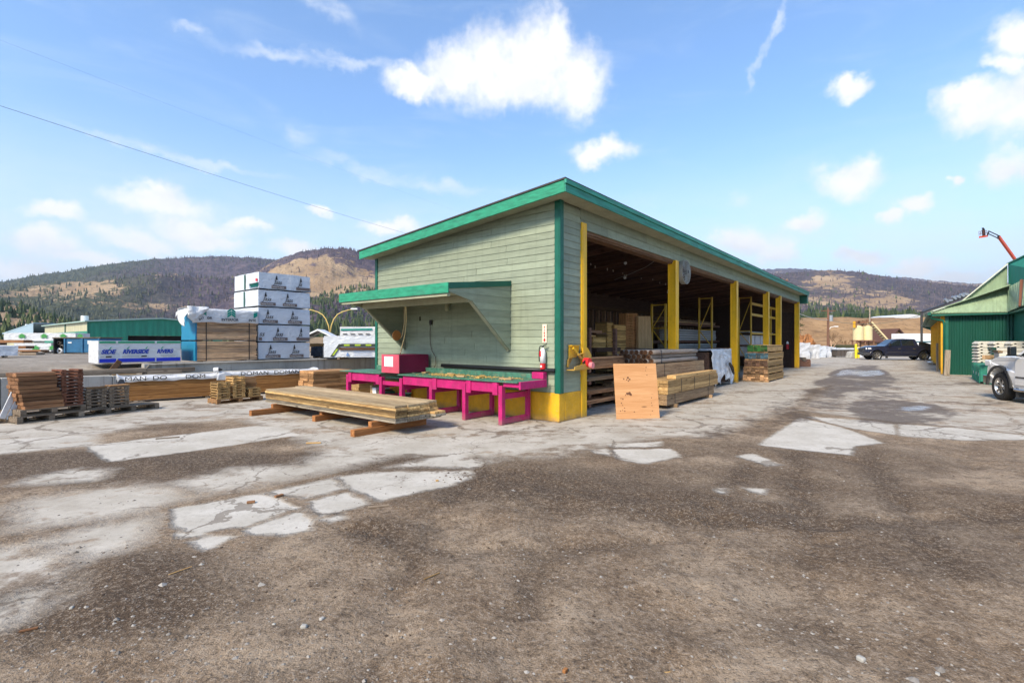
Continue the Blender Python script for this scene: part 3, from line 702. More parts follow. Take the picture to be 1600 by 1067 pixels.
# ---------------- materials of built things
M = {}
M['siding'] = paint('sage siding paint', (.25,.287,.205), .6, .10, 2.5, .12, .22, (.17,.18,.13), stretch=(1,1,6), tonevar=.10, streak=.30)
M['teal'] = paint('teal green paint', (.024,.25,.14), .5, .26, 4, .25, .45, (.05,.14,.10), stretch=(1,1,5))
M['tealroof'] = paint('teal weathered paint', (.03,.25,.17), .55, .3, 3, .25, .5, (.06,.16,.14), stretch=(.5,5,5))
M['dkgreen'] = paint('dark green paint', (.006,.105,.068), .45, .15, 3, .12)
M['yellow'] = paint('yellow paint', (.70,.37,.016), .55, .12, 3, .3, .28, (.42,.21,.03), splash=.7, streak=.3, chips=.6, chipcol=(.42,.36,.28))
M['yellowpost'] = paint('yellow steel paint', (.80,.46,.015), .42, .10, 3, .06, .35, (.36,.19,.03), stretch=(1,1,.4), chips=.7, chipcol=(.20,.09,.04), streak=.35, splash=.5)
M['magenta'] = paint('magenta paint', (.44,.010,.125), .58, .18, 4, .3, .4, (.22,.04,.085), chips=.75, splash=.6, streak=.2)
M['magentafade'] = paint('faded magenta paint', (.50,.07,.115), .6, .12, 3, .15, .35, (.36,.13,.12))
M['maroon'] = paint('dark magenta paint', (.17,.006,.045), .5, .1, 3, .15)
M['benchtop'] = paint('worn green bench paint', (.055,.17,.115), .6, .3, 6, .3, .8, (.26,.23,.14), stretch=(1,3,1))
M['roofing'] = paint('dark roofing', (.05,.045,.042), .85, .2, 4, .4)
M['soffit'] = paint('soffit paint', (.33,.335,.23), .65, .12, 3, .1)
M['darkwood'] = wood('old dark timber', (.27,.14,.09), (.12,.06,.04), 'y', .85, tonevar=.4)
M['studwood'] = wood('old brown studs', (.62,.39,.25), (.34,.20,.125), 'z', .85, tonevar=.4)
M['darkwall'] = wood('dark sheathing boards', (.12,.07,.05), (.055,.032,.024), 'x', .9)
M['beamwood'] = wood('brown header timber', (.25,.14,.075), (.12,.065,.035), 'x', .8)
M['black'] = flat('black rubber', (.014,.014,.015), .45)
M['steel'] = flat('galvanised steel', (.42,.43,.44), .42, .85)
M['darksteel'] = flat('dark steel', (.05,.048,.046), .5, .5)
M['white'] = flat('white enamel', (.76,.76,.75), .45)
M['paper'] = flat('paper', (.74,.75,.77), .8)
M['red'] = flat('red enamel', (.52,.015,.02), .35)
M['redplastic'] = flat('bright red plastic', (.72,.02,.03), .35)
M['pinkplastic'] = flat('pink plastic film', (.72,.22,.24), .4)
M['rope'] = flat('cream rope', (.52,.42,.22), .9)
M['cord'] = flat('brown cord', (.09,.055,.03), .8)

shed = thing('lumber_shed', 'long sage green open-front lumber shed with teal roof edge and yellow posts', 'shed', L(0,0,0), TH)
ZT = lambda v: 4.863-.089*v          # top of the sloping roof edge
ZS = lambda v: ZT(v)-.19             # soffit
SH_L, SH_W = 28.0, 6.40
mb = MB()
mb.box(-.03,.20,-.03,6.40,0,.61); mb.box(.20,.96,-.03,.17,0,.60); mb.build('foundation', M['yellow'], shed, bevel=.02, seg=2)
# lap siding, one wedge-shaped board at a time
def lap(mb, along, face, a0, a1, z0, z1, out, topfn=None, rs=R, seamp=.7):
    """along='v': boards on the gable (u=0 side); along='u': on the front"""
    cuts = [a0]
    x = a0+rs.uniform(1.2,3.6)
    while x < a1-.8: cuts.append(x); x += rs.uniform(2.4,3.8)
    cuts.append(a1)
    for p, q in zip(cuts[:-1], cuts[1:]):
        g = .0035; p2 = p+(g if p > a0 else 0); q2 = q-(g if q < a1 else 0)
        tn = rs.random()
        za = z1 if topfn is None else min(z1, topfn(p2)); zb = z1 if topfn is None else min(z1, topfn(q2))
        if za <= z0+.004: continue
        if zb <= z0+.004:
            # board runs out under the slope
            q2 = p2+(q2-p2)*max(.05, (za-z0-.004)/(za-zb)); zb = z0+.004
        b = out; t = out*.15
        if along == 'v':
            vs = [(-b,p2,z0),(-b,q2,z0),(-t,q2,zb),(-t,p2,za),(face,p2,z0),(face,q2,z0),(face,q2,zb),(face,p2,za)]
        else:
            vs = [(p2,-b,z0),(q2,-b,z0),(q2,-t,zb),(p2,-t,za),(p2,face,z0),(q2,face,z0),(q2,face,zb),(p2,face,za)]
        mb.add(vs, MB.BF, tn)
mb = MB(); z = .615; rs = random.Random(4)
mb.add([(.02,0,.61),(.02,6.38,.61),(.02,6.38,ZS(6.38)+.05),(.02,0,ZS(0)+.05)], [(0,1,2,3)])
while z < 4.68:
    # clip long boards so that the slope cuts only short pieces
    lap(mb, 'v', .05, .10, 6.30, z, min(z+.1485, 4.75), .015, lambda v: ZS(v)+.0, rs); z += .149
mb.build('wall', M['siding'], shed)
mb = MB(); z = .605
while z < 4.60:
    lap(mb, 'u', .05, .10, .86, z, min(z+.1485, 4.68), .015, None, rs, 0); z += .149
mb.box(.1,.86,.02,.05,.6,4.68); mb.build('wall', M['siding'], shed)
mb = MB()
mb.box(-.036,.0,-.03,.085,.60,4.66); mb.box(-.036,.105,-.06,-.032,.60,4.68); mb.build('corner_trim', M['dkgreen'], shed, bevel=.006)
mb = MB(); mb.box(-.036,.05,6.30,6.41,.60,ZS(6.4)); mb.build('corner_trim', M['dkgreen'], shed, bevel=.006)
# header above the openings
mb = MB(); lap(mb, 'u', .04, .86, 28.0, 4.23, 4.44, .022, None, rs); lap(mb, 'u', .04, .86, 28.0, 4.441, 4.70, .022, None, rs)
mb.build('header', M['siding'], shed)
mb = MB(); mb.box(1.1,27.9,.05,.30,4.12,4.50); mb.box(1.1,27.9,.02,.05,4.16,4.228); mb.build('header_beam', M['beamwood'], shed)
# roof, fascia, soffit
v0, v1 = -.45, 6.55
mb = MB(); mb.prism([(v0-.03,ZT(v0)+.0),(v1+.03,ZT(v1)),(v1+.03,ZT(v1)+.035),(v0-.03,ZT(v0)+.035)], 'x', -.49, 28.5); mb.build('roof', M['roofing'], shed)
mb = MB(); mb.prism([(v0,ZT(v0)-.245),(v1,ZT(v1)-.225),(v1,ZT(v1)-.002),(v0,ZT(v0)-.002)], 'x', -.47, -.435); mb.build('fascia', M['teal'], shed, bevel=.004)
mb = MB(); mb.box(-.47,28.48,v0-.028,v0-.002,ZT(v0)-.245,ZT(v0)-.09); mb.box(-.485,28.5,v0-.055,v0-.004,ZT(v0)-.088,ZT(v0)-.002); mb.build('fascia', M['tealroof'], shed, bevel=.004)
mb = MB(); mb.prism([(v0,ZT(v0)-.245),(v1,ZT(v1)-.225),(v1,ZT(v1)-.002),(v0,ZT(v0)-.002)], 'x', 28.45, 28.48); mb.box(28.0,28.44,v0+.01,.0,4.15,4.66); mb.build('fascia', M['dkgreen'], shed)
mb = MB(); mb.prism([(v0,ZS(v0)),(v1,ZS(v1)),(v1,ZS(v1)+.02),(v0,ZS(v0)+.02)], 'x', -.434, -.022); mb.prism([(v0,ZS(v0)-.0),(-.0225,ZS(0)),(-.0225,ZS(0)+.02),(v0,ZS(v0)+.02)], 'x', -.02, 28.44); mb.build('soffit', M['soffit'], shed)
# inside: deck, rafters, back wall, studs
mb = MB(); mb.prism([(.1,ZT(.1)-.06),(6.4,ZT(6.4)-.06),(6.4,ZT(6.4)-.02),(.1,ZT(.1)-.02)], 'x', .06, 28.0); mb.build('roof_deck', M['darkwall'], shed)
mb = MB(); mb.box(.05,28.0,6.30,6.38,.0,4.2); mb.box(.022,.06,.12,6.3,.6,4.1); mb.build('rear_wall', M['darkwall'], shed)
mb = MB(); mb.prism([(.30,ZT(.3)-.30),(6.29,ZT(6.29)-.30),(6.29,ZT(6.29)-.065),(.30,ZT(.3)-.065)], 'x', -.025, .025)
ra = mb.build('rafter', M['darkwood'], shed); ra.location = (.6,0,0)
for i in range(1,45):
    c = ra.copy(); COL.objects.link(c); c.parent = shed; c.location = (.6+i*.61,0,0)
mb = MB(); mb.box(-.045,.045,6.12,6.298,0,3.22); st0 = mb.build('stud', M['studwood'], shed); st0.location = (.7,0,0)
for i in range(1,46):
    c = st0.copy(); COL.objects.link(c); c.parent = shed; c.location = (.7+i*.6+R.uniform(-.04,.04),0,0)
mb = MB(); mb.box(.06,27.9,6.08,6.298,3.225,3.40); mb.build('wall_plate', M['beamwood'], shed)
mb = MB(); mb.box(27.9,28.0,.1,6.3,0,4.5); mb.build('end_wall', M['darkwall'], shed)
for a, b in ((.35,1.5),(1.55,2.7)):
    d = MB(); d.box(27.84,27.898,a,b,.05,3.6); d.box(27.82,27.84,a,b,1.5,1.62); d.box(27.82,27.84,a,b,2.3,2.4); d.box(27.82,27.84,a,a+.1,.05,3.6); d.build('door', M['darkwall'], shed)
for i in range(9):           # timber posts along the middle of the shed
    pm = MB(); pm.box(3.2+i*2.95,3.34+i*2.95,3.03,3.17,0,3.92); 
    if i == 7: pm.build('inner_post', M['darkwood'], shed)
# steel posts along the open front
mb = MB(); mb.box(.862,1.08,-.045,.16,.0,4.37); mb.box(.90,1.0,-.055,-.045,.62,4.3); mb.build('post', M['yellowpost'], shed, bevel=.006)
mb = MB()
mb.box(-.13,.13,-.125,-.105,0,4.22); mb.box(-.13,.13,.105,.125,0,4.22); mb.box(-.012,.012,-.105,.105,0,4.22)
mb.box(-.10,-.08,-.105,.105,0,4.22); mb.box(.08,.10,-.105,.105,0,4.22); mb.box(-.16,.16,-.16,.16,.0,.015)
p0 = mb.build('post', M['yellowpost'], shed); p0.location = (6.5,.05,0)
for u_ in (13.25,19.0,21.95,27.5):
    c = p0.copy(); COL.objects.link(c); c.parent = shed; c.location = (u_,.05,0)
# saw canopy on the gable wall
mb = MB(); mb.prism([(-1.93,2.82),(-.022,3.04),(-.022,3.07),(-1.95,2.85)], 'y', 1.30, 5.12); mb.build('canopy_roof', M['roofing'], shed)
mb = MB(); mb.box(-1.975,-1.945,1.28,5.14,2.655,2.862); mb.build('canopy_fascia', M['teal'], shed, bevel=.004)
mb = MB(); mb.prism([(-1.944,2.74),(-.022,2.955),(-.022,3.075),(-1.944,2.862)], 'y', 1.275, 1.298); mb.build('canopy_fascia', M['dkgreen'], shed)
mb = MB(); mb.prism([(-1.90,2.645),(-.03,2.74),(-.03,2.76),(-1.90,2.665)], 'y', 1.34, 5.08); mb.box(-1.94,-1.86,1.34,5.08,2.60,2.66); mb.box(-1.35,-1.28,1.34,5.08,2.52,2.66); mb.build('canopy_soffit', M['soffit'], shed)
for a, b in ((1.30,1.335),(5.085,5.12)):
    mb = MB()
    poly = [(-1.94,2.655),(-1.29,2.56),(-.024,1.49)]
    zz = 1.49
    # panel made of the same lap boards
    def inner(zv):
        if zv >= 2.56: return -1.29-(min(zv,2.655)-2.56)/.095*.65
        return -.024-(zv-1.49)/1.07*1.266
    k = 1.495
    while k < 2.95:
        k1 = min(k+.148, 2.955)
        xa, xb = inner(k), inner(k1)
        top = lambda x: 2.845+(x+1.94)*(.11/1.92)
        if k > 2.655: xa = xb = -1.94
        if k > 2.80: xa = xb = -1.2
        if k > 2.88: xa = xb = -.6
        mb.prism([(xa,k),(-.024,k),(-.024,k1),(xb,k1)], 'y', a-(.004 if a < 3 else 0)+.0, b+(0 if a < 3 else .004)); 
        mb.prism([(xa,k),(-.024,k),(-.024,k+.012),(xa,k+.012)], 'y', a-.009, b+.009)
        k += .149
    mb.build('canopy_side', M['siding'], shed)
    mb = MB(); mb.bar((-1.29,(a+b)/2+(.04 if a < 3 else -.04),2.56), (-.04,(a+b)/2+(.04 if a < 3 else -.04),1.50), .075, .04); mb.box(-.065,-.024,(a+b)/2+(.02 if a < 3 else -.06),(a+b)/2+(.06 if a < 3 else -.02),1.48,2.7); mb.build('brace', M['soffit'], shed)
mb = MB(); mb.box(-.07,-.021,3.93,4.0,2.13,2.26); mb.box(-.09,-.07,3.95,3.985,2.17,2.22); mb.build('outlet_box', M['darksteel'], shed, bevel=.005)
mb = MB(); mb.box(-.04,-.021,4.40,4.43,2.25,2.36); mb.build('switch', M['darksteel'], shed)
mb = MB(); mb.cyl((-.03,3.30,2.66),(-.09,3.30,2.62),.055,.06,12); mb.lathe([(.0,-.16),(.045,-.15),(.06,-.09),(.05,0)], 12, 'z', (-.10,3.30,2.62)); mb.build('wall_lamp', M['soffit'], shed, smooth=True)

def SP(u_, v_, z_=0): return L(u_, v_, z_)
# cords and ropes at the saw
def cable(name, label, cat, pts, r, mat, n=6, group=None):
    mb = MB(); mb.tube(pts, r, n); o = mb.build(name, mat, smooth=True); return tag(o, label, cat, group)
cable('power_cord', 'thin brown power cord hanging from the outlet under the canopy', 'cord', [L(-.06,3.965,2.15),L(-.05,3.99,1.9),L(-.05,3.98,1.65),L(-.06,3.90,1.45),L(-.05,3.78,1.30),L(-.06,3.75,1.12),L(-.09,3.8,1.0)], .009, M['cord'])
cable('pull_rope', 'cream rope from the canopy down to the saw cabinet front', 'rope', [L(-1.3,3.42,2.63),L(-1.05,3.7,2.25),L(-.9,3.95,1.85),L(-.8,4.2,1.55),L(-.75,4.33,1.37)], .011, M['rope'])
cable('pull_rope', 'cream rope looped to the orange pulley beside the canopy brace', 'rope', [L(-1.3,3.44,2.63),L(-.9,3.95,2.2),L(-.55,4.5,1.85),L(-.45,4.7,1.78)], .011, M['rope'])
mb = MB(); mb.lathe([(0,-.02),(.13,-.02),(.14,0),(.13,.02),(0,.02)], 18, 'y', (0,0,0)); o = mb.build('pulley', flat('orange wood', (.48,.20,.05), .6), smooth=False); tag(o, 'round orange pulley hanging inside the left canopy brace', 'pulley'); place(o, L(-.42,4.9,1.86), TH)

# ---------------- magenta saw bench
bench = thing('saw_bench', 'long magenta timber saw bench with worn green top against the gable wall', 'workbench', L(0,0,0), TH)
def frame(v_, zt=.66):
    mb = MB(); mb.box(-1.07,-.96,v_-.05,v_+.05,0,.80); mb.build('leg', M['magenta'], bench, bevel=.006)
    mb = MB(); mb.box(-.19,-.10,v_-.045,v_+.045,0,.74); mb.build('leg', M['magenta'], bench, bevel=.006)
    mb = MB(); mb.box(-.958,-.19,v_-.035,v_+.035,.012,.13); mb.build('bottom_rail', M['magenta'], bench, bevel=.005)
    mb = MB(); mb.box(-.958,-.19,v_-.04,v_+.04,.52,.64); mb.build('cross_rail', M['magenta'], bench, bevel=.005)
for v_ in (.71,1.75,2.82,3.91,4.72,6.22): frame(v_)
mb = MB(); mb.box(-1.035,-.985,.78,3.86,.652,.868); mb.box(-1.035,-.985,4.80,6.17,.652,.868); mb.box(-1.035,-.985,3.96,4.67,.60,.70)
for v_ in (.86,1.62,2.70,4.86,6.10): mb.box(-1.062,-1.036,v_-.07,v_+.07,.60,.866)
mb.build('apron', M['magenta'], bench, bevel=.005)
mb = MB(); mb.box(-1.03,-.99,.24,.66,.78,.872); mb.box(-1.06,-.16,.19,.235,.745,.90); mb.box(-.20,-.06,.26,.56,.905,1.045); mb.build('end_tray', M['magenta'], bench, bevel=.005)
mb = MB(); mb.box(-1.085,-.10,.25,4.0,.872,.90); mb.box(-1.085,-.10,4.70,6.56,.872,.90); mb.box(-.9,-.1,4.0,4.7,.78,.80); mb.build('bench_top', M['benchtop'], bench, bevel=.004)
mb = MB(); mb.prism([(.56,.902),(4.40,.902),(4.30,1.03),(.60,1.01)], 'x', -.20, -.165); mb.box(-.20,-.165,4.75,6.10,.902,1.03); mb.build('backstop', M['benchtop'], bench, bevel=.004)
cab = thing('saw_cabinet', 'dark magenta wooden saw box with a paper notice on its faded front', 'cabinet', L(0,0,0), TH)
mb = MB(); mb.box(-1.04,-.10,3.985,4.665,.92,1.37); mb.build('cabinet_body', M['maroon'], cab, bevel=.006)
mb = MB(); mb.box(-1.065,-1.042,3.975,4.675,.915,1.375); mb.build('front_panel', M['magentafade'], cab, bevel=.004)
mb = MB(); mb.box(-1.071,-1.067,4.20,4.55,1.075,1.325)
mb.build('paper_notice', M['paper'], cab)
mb = MB()
for i in range(6): mb.box(-1.073,-1.0715,4.24+.01*(i%2),4.50-.03*(i%3),1.28-i*.035,1.286-i*.035)
mb.build('printed_lines', flat('grey ink', (.35,.35,.37), .8), cab)
mb = MB(); mb.tube([(-.06,.06,1.085),(-.07,1.2,1.088),(-.055,2.4,1.09),(-.065,3.52,1.092)], .045, 12)
o = mb.build('pipe', M['black'], smooth=True); place(o, L(0,0,0), TH); tag(o, 'long black plastic pipe lying along the back of the saw bench', 'pipe')
mb = MB(); mb.lathe([(0,.01),(.13,.0),(.165,.36),(.175,.36),(.175,.38),(.155,.38),(.12,.02),(0,.02)], 18); o = mb.build('bucket', flat('dark green plastic', (.02,.06,.045), .5), smooth=True); place(o, L(-.62,4.30,0)); tag(o, 'dark green plastic bucket under the saw cabinet', 'bucket')
M['pale'] = wood('fresh sawn pine', (.52,.385,.215), (.36,.235,.115), 'y', .8, tonevar=.22)
M['palex'] = wood('fresh sawn pine crosswise', (.50,.36,.20), (.33,.21,.10), 'x', .8, tonevar=.25)
M['shav'] = wood('wood shavings', (.60,.40,.14), (.42,.25,.07), 'x', .9)
for i, (u_, v_, l, w, rz, lab) in enumerate([(-.62,2.55,.26,.12,.5,'short yellow offcut in the middle of the green bench top'),(-.55,2.38,.20,.09,-.4,'splintered offcut beside the black pipe on the bench'),(-.45,1.75,.34,.11,.9,'pale offcut third from the right end of the bench'),(-.75,1.55,.25,.09,.2,'small pale chip at the front of the green bench top'),(-.70,.85,.38,.10,1.45,'clean pale board end lying at the right end of the bench'),(-.4,3.75,.22,.12,.3,'reddish offcut beside the saw cabinet on the bench'),(-.35,2.9,.3,.08,1.2,'thin pale sliver against the green backstop'),(-.8,2.1,.18,.07,2.0,'tiny offcut at the front edge of the bench')]):
    mb = MB(); mb.box(-l/2,l/2,-w/2,w/2,0,.035); o = mb.build('offcut', M['shav'] if i < 4 else M['palex'], bevel=.004); place(o, L(u_,v_,.901), rz+TH); tag(o, lab, 'offcut', 'offcuts on the saw bench')
mb = MB(); rs = random.Random(9)
for i in range(420):
    v_ = rs.choice([2.45,1.75,1.6,2.9,.9,3.3])+rs.gauss(0,.16); u_ = rs.uniform(-.95,-.22)
    if rs.random() < .5: u_ = -.42+rs.gauss(0,.08)
    s = rs.uniform(.006,.022); mb.obb((u_,max(.3,v_),.904+s*.25), (s*2.2,s,s*.5), Matrix.Rotation(rs.random()*3,3,'Z'))
o = mb.build('sawdust', M['shav']); place(o, L(0,0,0), TH); tag(o, 'yellow sawdust and chips on the green bench top', 'sawdust', kind='stuff')
for i, (v_, w, lean, mk, lab) in enumerate([(5.55,.10,.05,'palex','pale board end leaning under the left end of the bench'),(5.40,.16,.03,'paper','grey printed carton standing under the left end of the bench'),(5.20,.07,.09,'beamwood','brown board leaning beside the carton under the bench'),(5.08,.06,.12,'benchtop','green painted board leaning under the bench'),(4.95,.09,.06,'magentafade','red board leaning under the bench by the yellow base')]):
    mb = MB(); mb.prism([(0,0),(w,0),(w+lean,.50-.05*i),(lean,.50-.05*i)], 'x', -.55, -.1); o = mb.build('carton' if mk == 'paper' else 'offcut', M[mk], bevel=.003); place(o, L(-.15,v_,.002), TH); tag(o, lab, 'carton' if mk == 'paper' else 'offcut')

# ---------------- fire extinguisher, its sign, the yellow tape holder, the fan
ex = thing('fire_extinguisher', 'white and red fire extinguisher hanging low on the gable wall by the corner', 'extinguisher', L(-.10,.34,1.11), TH)
mb = MB(); mb.lathe([(0,0),(.055,.0),(.06,.02),(.06,.125),(0,.125)], 20); mb.build('base_band', M['red'], ex, smooth=False)
mb = MB(); mb.lathe([(0,.126),(.061,.126),(.061,.36),(.05,.41),(.025,.44),(.02,.46),(0,.46)], 20); mb.build('cylinder', M['white'], ex, smooth=True)
mb = MB(); mb.box(-.064,-.058,.005,.045,.27,.39); mb.build('label_plate', M['red'], ex); mb = MB(); mb.box(-.0635,-.0605,-.02,.02,.04,.085); mb.build('base_mark', M['white'], ex)
mb = MB(); mb.cyl((0,0,.455),(0,0,.50),.02); mb.bar((0,-.01,.50),(0,-.10,.53),.02,.014); mb.bar((0,-.01,.485),(0,-.09,.485),.02,.012); mb.build('valve_handle', M['black'], ex)
mb = MB(); mb.tube([(0,.02,.49),(0,.07,.49),(0,.09,.44),(-.02,.085,.3),(-.02,.078,.16)], .011, 8); mb.build('hose', M['black'], ex, smooth=True)
sg = thing('extinguisher_sign', 'narrow cream sign with red arrow above the fire extinguisher', 'sign', L(-.026,.345,1.67), TH)
mb = MB(); mb.box(-.004,0,-.055,.055,0,.40); mb.build('sign_plate', flat('cream sign', (.72,.64,.50), .5), sg)
mb = MB()
for k, ch in enumerate('FIRE'): put_text(mb, ch, (-.005,0,.315-k*.062), (0,-1,0), (0,0,1), .06, align='CENTER', bold=.002)
put_poly(mb, [(-.016,.10),(.016,.10),(.016,.065),(.035,.065),(0,.02),(-.035,.065),(-.016,.065)], (-.005,0,0), (0,-1,0), (0,0,1), .003)
mb.build('lettering', M['red'], sg)
tp = thing('tape_holder', 'yellow steel tape holder with a red roll on the front of the shed', 'holder', L(.62,-.03,1.36), TH)
mb = MB(); mb.prism([(-.28,.26),(.12,.26),(.12,.18),(.06,.06),(.0,.0),(-.28,-.02),(-.34,-.06),(-.36,-.20),(-.30,-.22)], 'y', -.02, .0)
mb.prism([(-.38,-.26),(.34,-.26),(.34,-.10),(-.38,-.20)], 'y', -.22, -.20); mb.box(-.38,.34,-.2,0,-.275,-.26); mb.box(-.30,.10,-.10,0,.245,.26); mb.build('back_plate', M['yellowpost'], tp)
mb = MB(); mb.prism([(.10,.20),(.30,.20),(.46,.04),(.46,-.18),(.36,-.27),(.10,-.27)], 'y', -.13, -.11); mb.bar((-.26,-.1,.2),(.1,-.1,-.05),.03,.05); mb.bar((-.1,-.12,.05),(.2,-.12,.1),.03,.02); mb.build('side_plate', M['yellowpost'], tp)
mb = MB(); mb.cyl((.16,-.26,-.12),(.16,-.135,-.12),.10,None,20); mb.build('tape_roll', M['redplastic'], tp)
mb = MB(); mb.cyl((.17,-.34,-.18),(.17,-.265,-.18),.07,None,16); mb.build('tape_roll', M['pinkplastic'], tp)
mb = MB(); mb.bar((-.02,-.2,-.14),(.1,-.2,-.08),.03,.05); mb.build('cutter', M['black'], tp)
fan = thing('wall_fan', 'grey caged wall fan mounted beside the first yellow post', 'fan', L(7.1,-.10,3.92), TH)
mb = MB()
for r_ in (.08,.14,.20,.26,.32,.37): mb.lathe([(r_-.006,-.10+.06*(r_/.37)**2),(r_+.006,-.10+.06*(r_/.37)**2),(r_,-.09+.06*(r_/.37)**2),(r_-.006,-.10+.06*(r_/.37)**2)], 28, 'y')
for k in range(24):
    t = k*math.pi/12; mb.bar((math.cos(t)*.06,-.11,math.sin(t)*.06),(math.cos(t)*.37,-.045,math.sin(t)*.37),.007,.007)
mb.lathe([(.365,-.05),(.38,-.05),(.38,.10),(.365,.10),(.365,-.05)], 28, 'y'); mb.build('guard', flat('fan guard grey', (.36,.35,.31), .5, .2), fan)
mb = MB()
for k in range(4):
    t = k*math.pi/2+.3; mb.prism([(.05*math.cos(t),.05*math.sin(t)),(.33*math.cos(t-.28),.33*math.sin(t-.28)),(.34*math.cos(t+.4),.34*math.sin(t+.4))], 'y', 0, .015)
mb.build('blades', flat('fan blade grey', (.25,.25,.24), .5, .3), fan)
mb = MB(); mb.cyl((0,-.10,0),(0,.22,0),.075,None,16); mb.bar((0,.16,0),(-.45,.16,0),.05,.05); mb.build('motor', M['darksteel'], fan)
# lamps and birds' nests hanging from the rafters
rs = random.Random(21)
for i, (px, py, v_) in enumerate([(977,409,2.0),(976,432,3.0),(1101,443,2.2),(1044,455,2.6)]):
    p = onV(px, py, v_); t = thing('pendant_lamp', ['bare bulb lamp nearest the first opening under the rafters','bare bulb lamp hanging lower behind the first one','bare bulb lamp between the second and third posts','small bulb lamp just left of the first tall post'][i], 'lamp', p, TH, 'bulb lamps under the rafters')
    mb = MB(); mb.tube([(0,0,.06),(0,0,max(.2,4.3-p.z))], .006, 5); mb.build('flex', M['cord'], t)
    mb = MB(); mb.lathe([(0,-.11),(.05,-.08),(.055,-.04),(.03,.02),(.025,.07),(0,.07)], 12); mb.build('bulb', M['white'], t, smooth=True)
for i in range(14):
    px = [921,932,950,960,923,930,949,958,973,979,1002,1031,1040,1020][i]; py = [394,397,403,406,413,417,421,423,427,430,435,442,444,437][i]
    p = onV(px, py, 2.6+.1*(i%3)); mb = MB(); mb.obb((0,0,0),(.09,.03,.05),Matrix.Rotation(rs.random(),3,'Y')); o = mb.build('rag', flat('pale scrap', (.55,.45,.38), .8) if i < 1 else bpy.data.materials['pale scrap'], bevel=.005); place(o, p, TH+.4); tag(o, 'small pale scrap of cloth caught on the dark rafters', 'scrap', 'pale scraps on the rafters')
cable('cable', 'thin loose cable strung under the rafters of the first bay', 'cable', [onV(960,437,2.8),onV(985,428,2.2),onV(1010,417,1.4),onV(1028,404,.6)], .007, flat('pale cable', (.45,.42,.38), .6))
# ---------------- concrete wall
def concmat(name, base=(.36,.345,.31)):
    m, nt, bs = newmat(name); n = N(nt); P = n.coord('Object')
    f = n.noise(P, 1.2, 6, .6); g = n.noise(P, 12, 5, .65); st = n.noise(n.scale(P, (5,5,.35)), 1.3, 5, .6)
    c = n.mix(n.ramp(f, .3, .7), tuple(a*.85 for a in base), tuple(a*1.15 for a in base))
    c = n.mix(n.ramp(st, .50, .72, 0, .7), c, (.12,.105,.085,1)); c = n.mix(n.ramp(g, .5, .75, 0, .35), c, (.2,.185,.16,1))
    n.put(bs.inputs['Base Color'], c); bs.inputs['Roughness'].default_value = .9; n.put(bs.inputs['Normal'], n.bump(g, .3, .01)); return m
M['conc'] = concmat('stained concrete')
w = thing('retaining_wall', 'low grey stained concrete retaining wall behind the lumber stacks', 'wall', L(0,0,0), TH)
mb = MB(); zt = lambda u_: .70+.021*max(0,-u_-3.5)**1.15
xs_ = [-40,-20,-14,-11,-9,-7.2,-6.0,-5.0,-4.2,-3,0]
for a, b in zip(xs_[:-1], xs_[1:]):
    za, zb = zt(a), zt(b)
    mb.add([(a,11.75,-.1),(b-.012,11.75,-.1),(b-.012,12.34,-.1),(a,12.34,-.1),(a,11.75,za),(b-.012,11.75,zb),(b-.012,12.34,zb),(a,12.34,za)], MB.BF)
mb.build('lower_wall', M['conc'], w, bevel=.012)
mb = MB(); mb.box(-4.12,20,12.36,12.62,-.1,1.015); mb.build('upper_wall', M['conc'], w, bevel=.015)
# ---------------- wood kinds
M['grey'] = wood('weathered grey wood', (.32,.25,.18), (.16,.12,.085), 'x', .85, tonevar=.3)
M['brownx'] = wood('brown stained wood', (.32,.165,.08), (.14,.065,.03), 'x', .75, tonevar=.4)
M['redbrown'] = wood('red brown stained wood', (.29,.125,.075), (.12,.048,.028), 'x', .75, tonevar=.4)
M['golden'] = wood('golden cedar', (.42,.205,.065), (.235,.105,.032), 'x', .7, tonevar=.22)
M['orange'] = wood('orange bearer timber', (.43,.19,.065), (.22,.085,.03), 'x', .75, tonevar=.25)
M['cedar'] = wood('sawn cedar blocks', (.46,.265,.125), (.25,.125,.05), 'x', .8, tonevar=.38)
M['palev'] = wood('sun bleached planks', (.74,.58,.36), (.46,.31,.16), 'y', .8, tonevar=.35)
M['midv'] = wood('knotty yellow planks', (.78,.53,.23), (.33,.18,.065), 'y', .8, tonevar=.6, weather=.2, wcol=(.17,.12,.08))
M['lowv'] = wood('greyed planks', (.40,.345,.26), (.17,.14,.105), 'y', .85, tonevar=.3)
M['strap'] = flat('black steel strap', (.02,.02,.02), .5)
M['wrap'] = wrapmat('white lumber wrap', (.58,.60,.63), wr=.5)
M['wrap2'] = wrapmat('pale grey lumber wrap', (.56,.60,.65), wr=.38, scale=2.8)
M['wrapw'] = wrapmat('bright white lumber wrap', (.60,.61,.62), wr=.5)
M['wrapdark'] = wrapmat('dark lumber wrap', (.03,.034,.045), wr=.6)

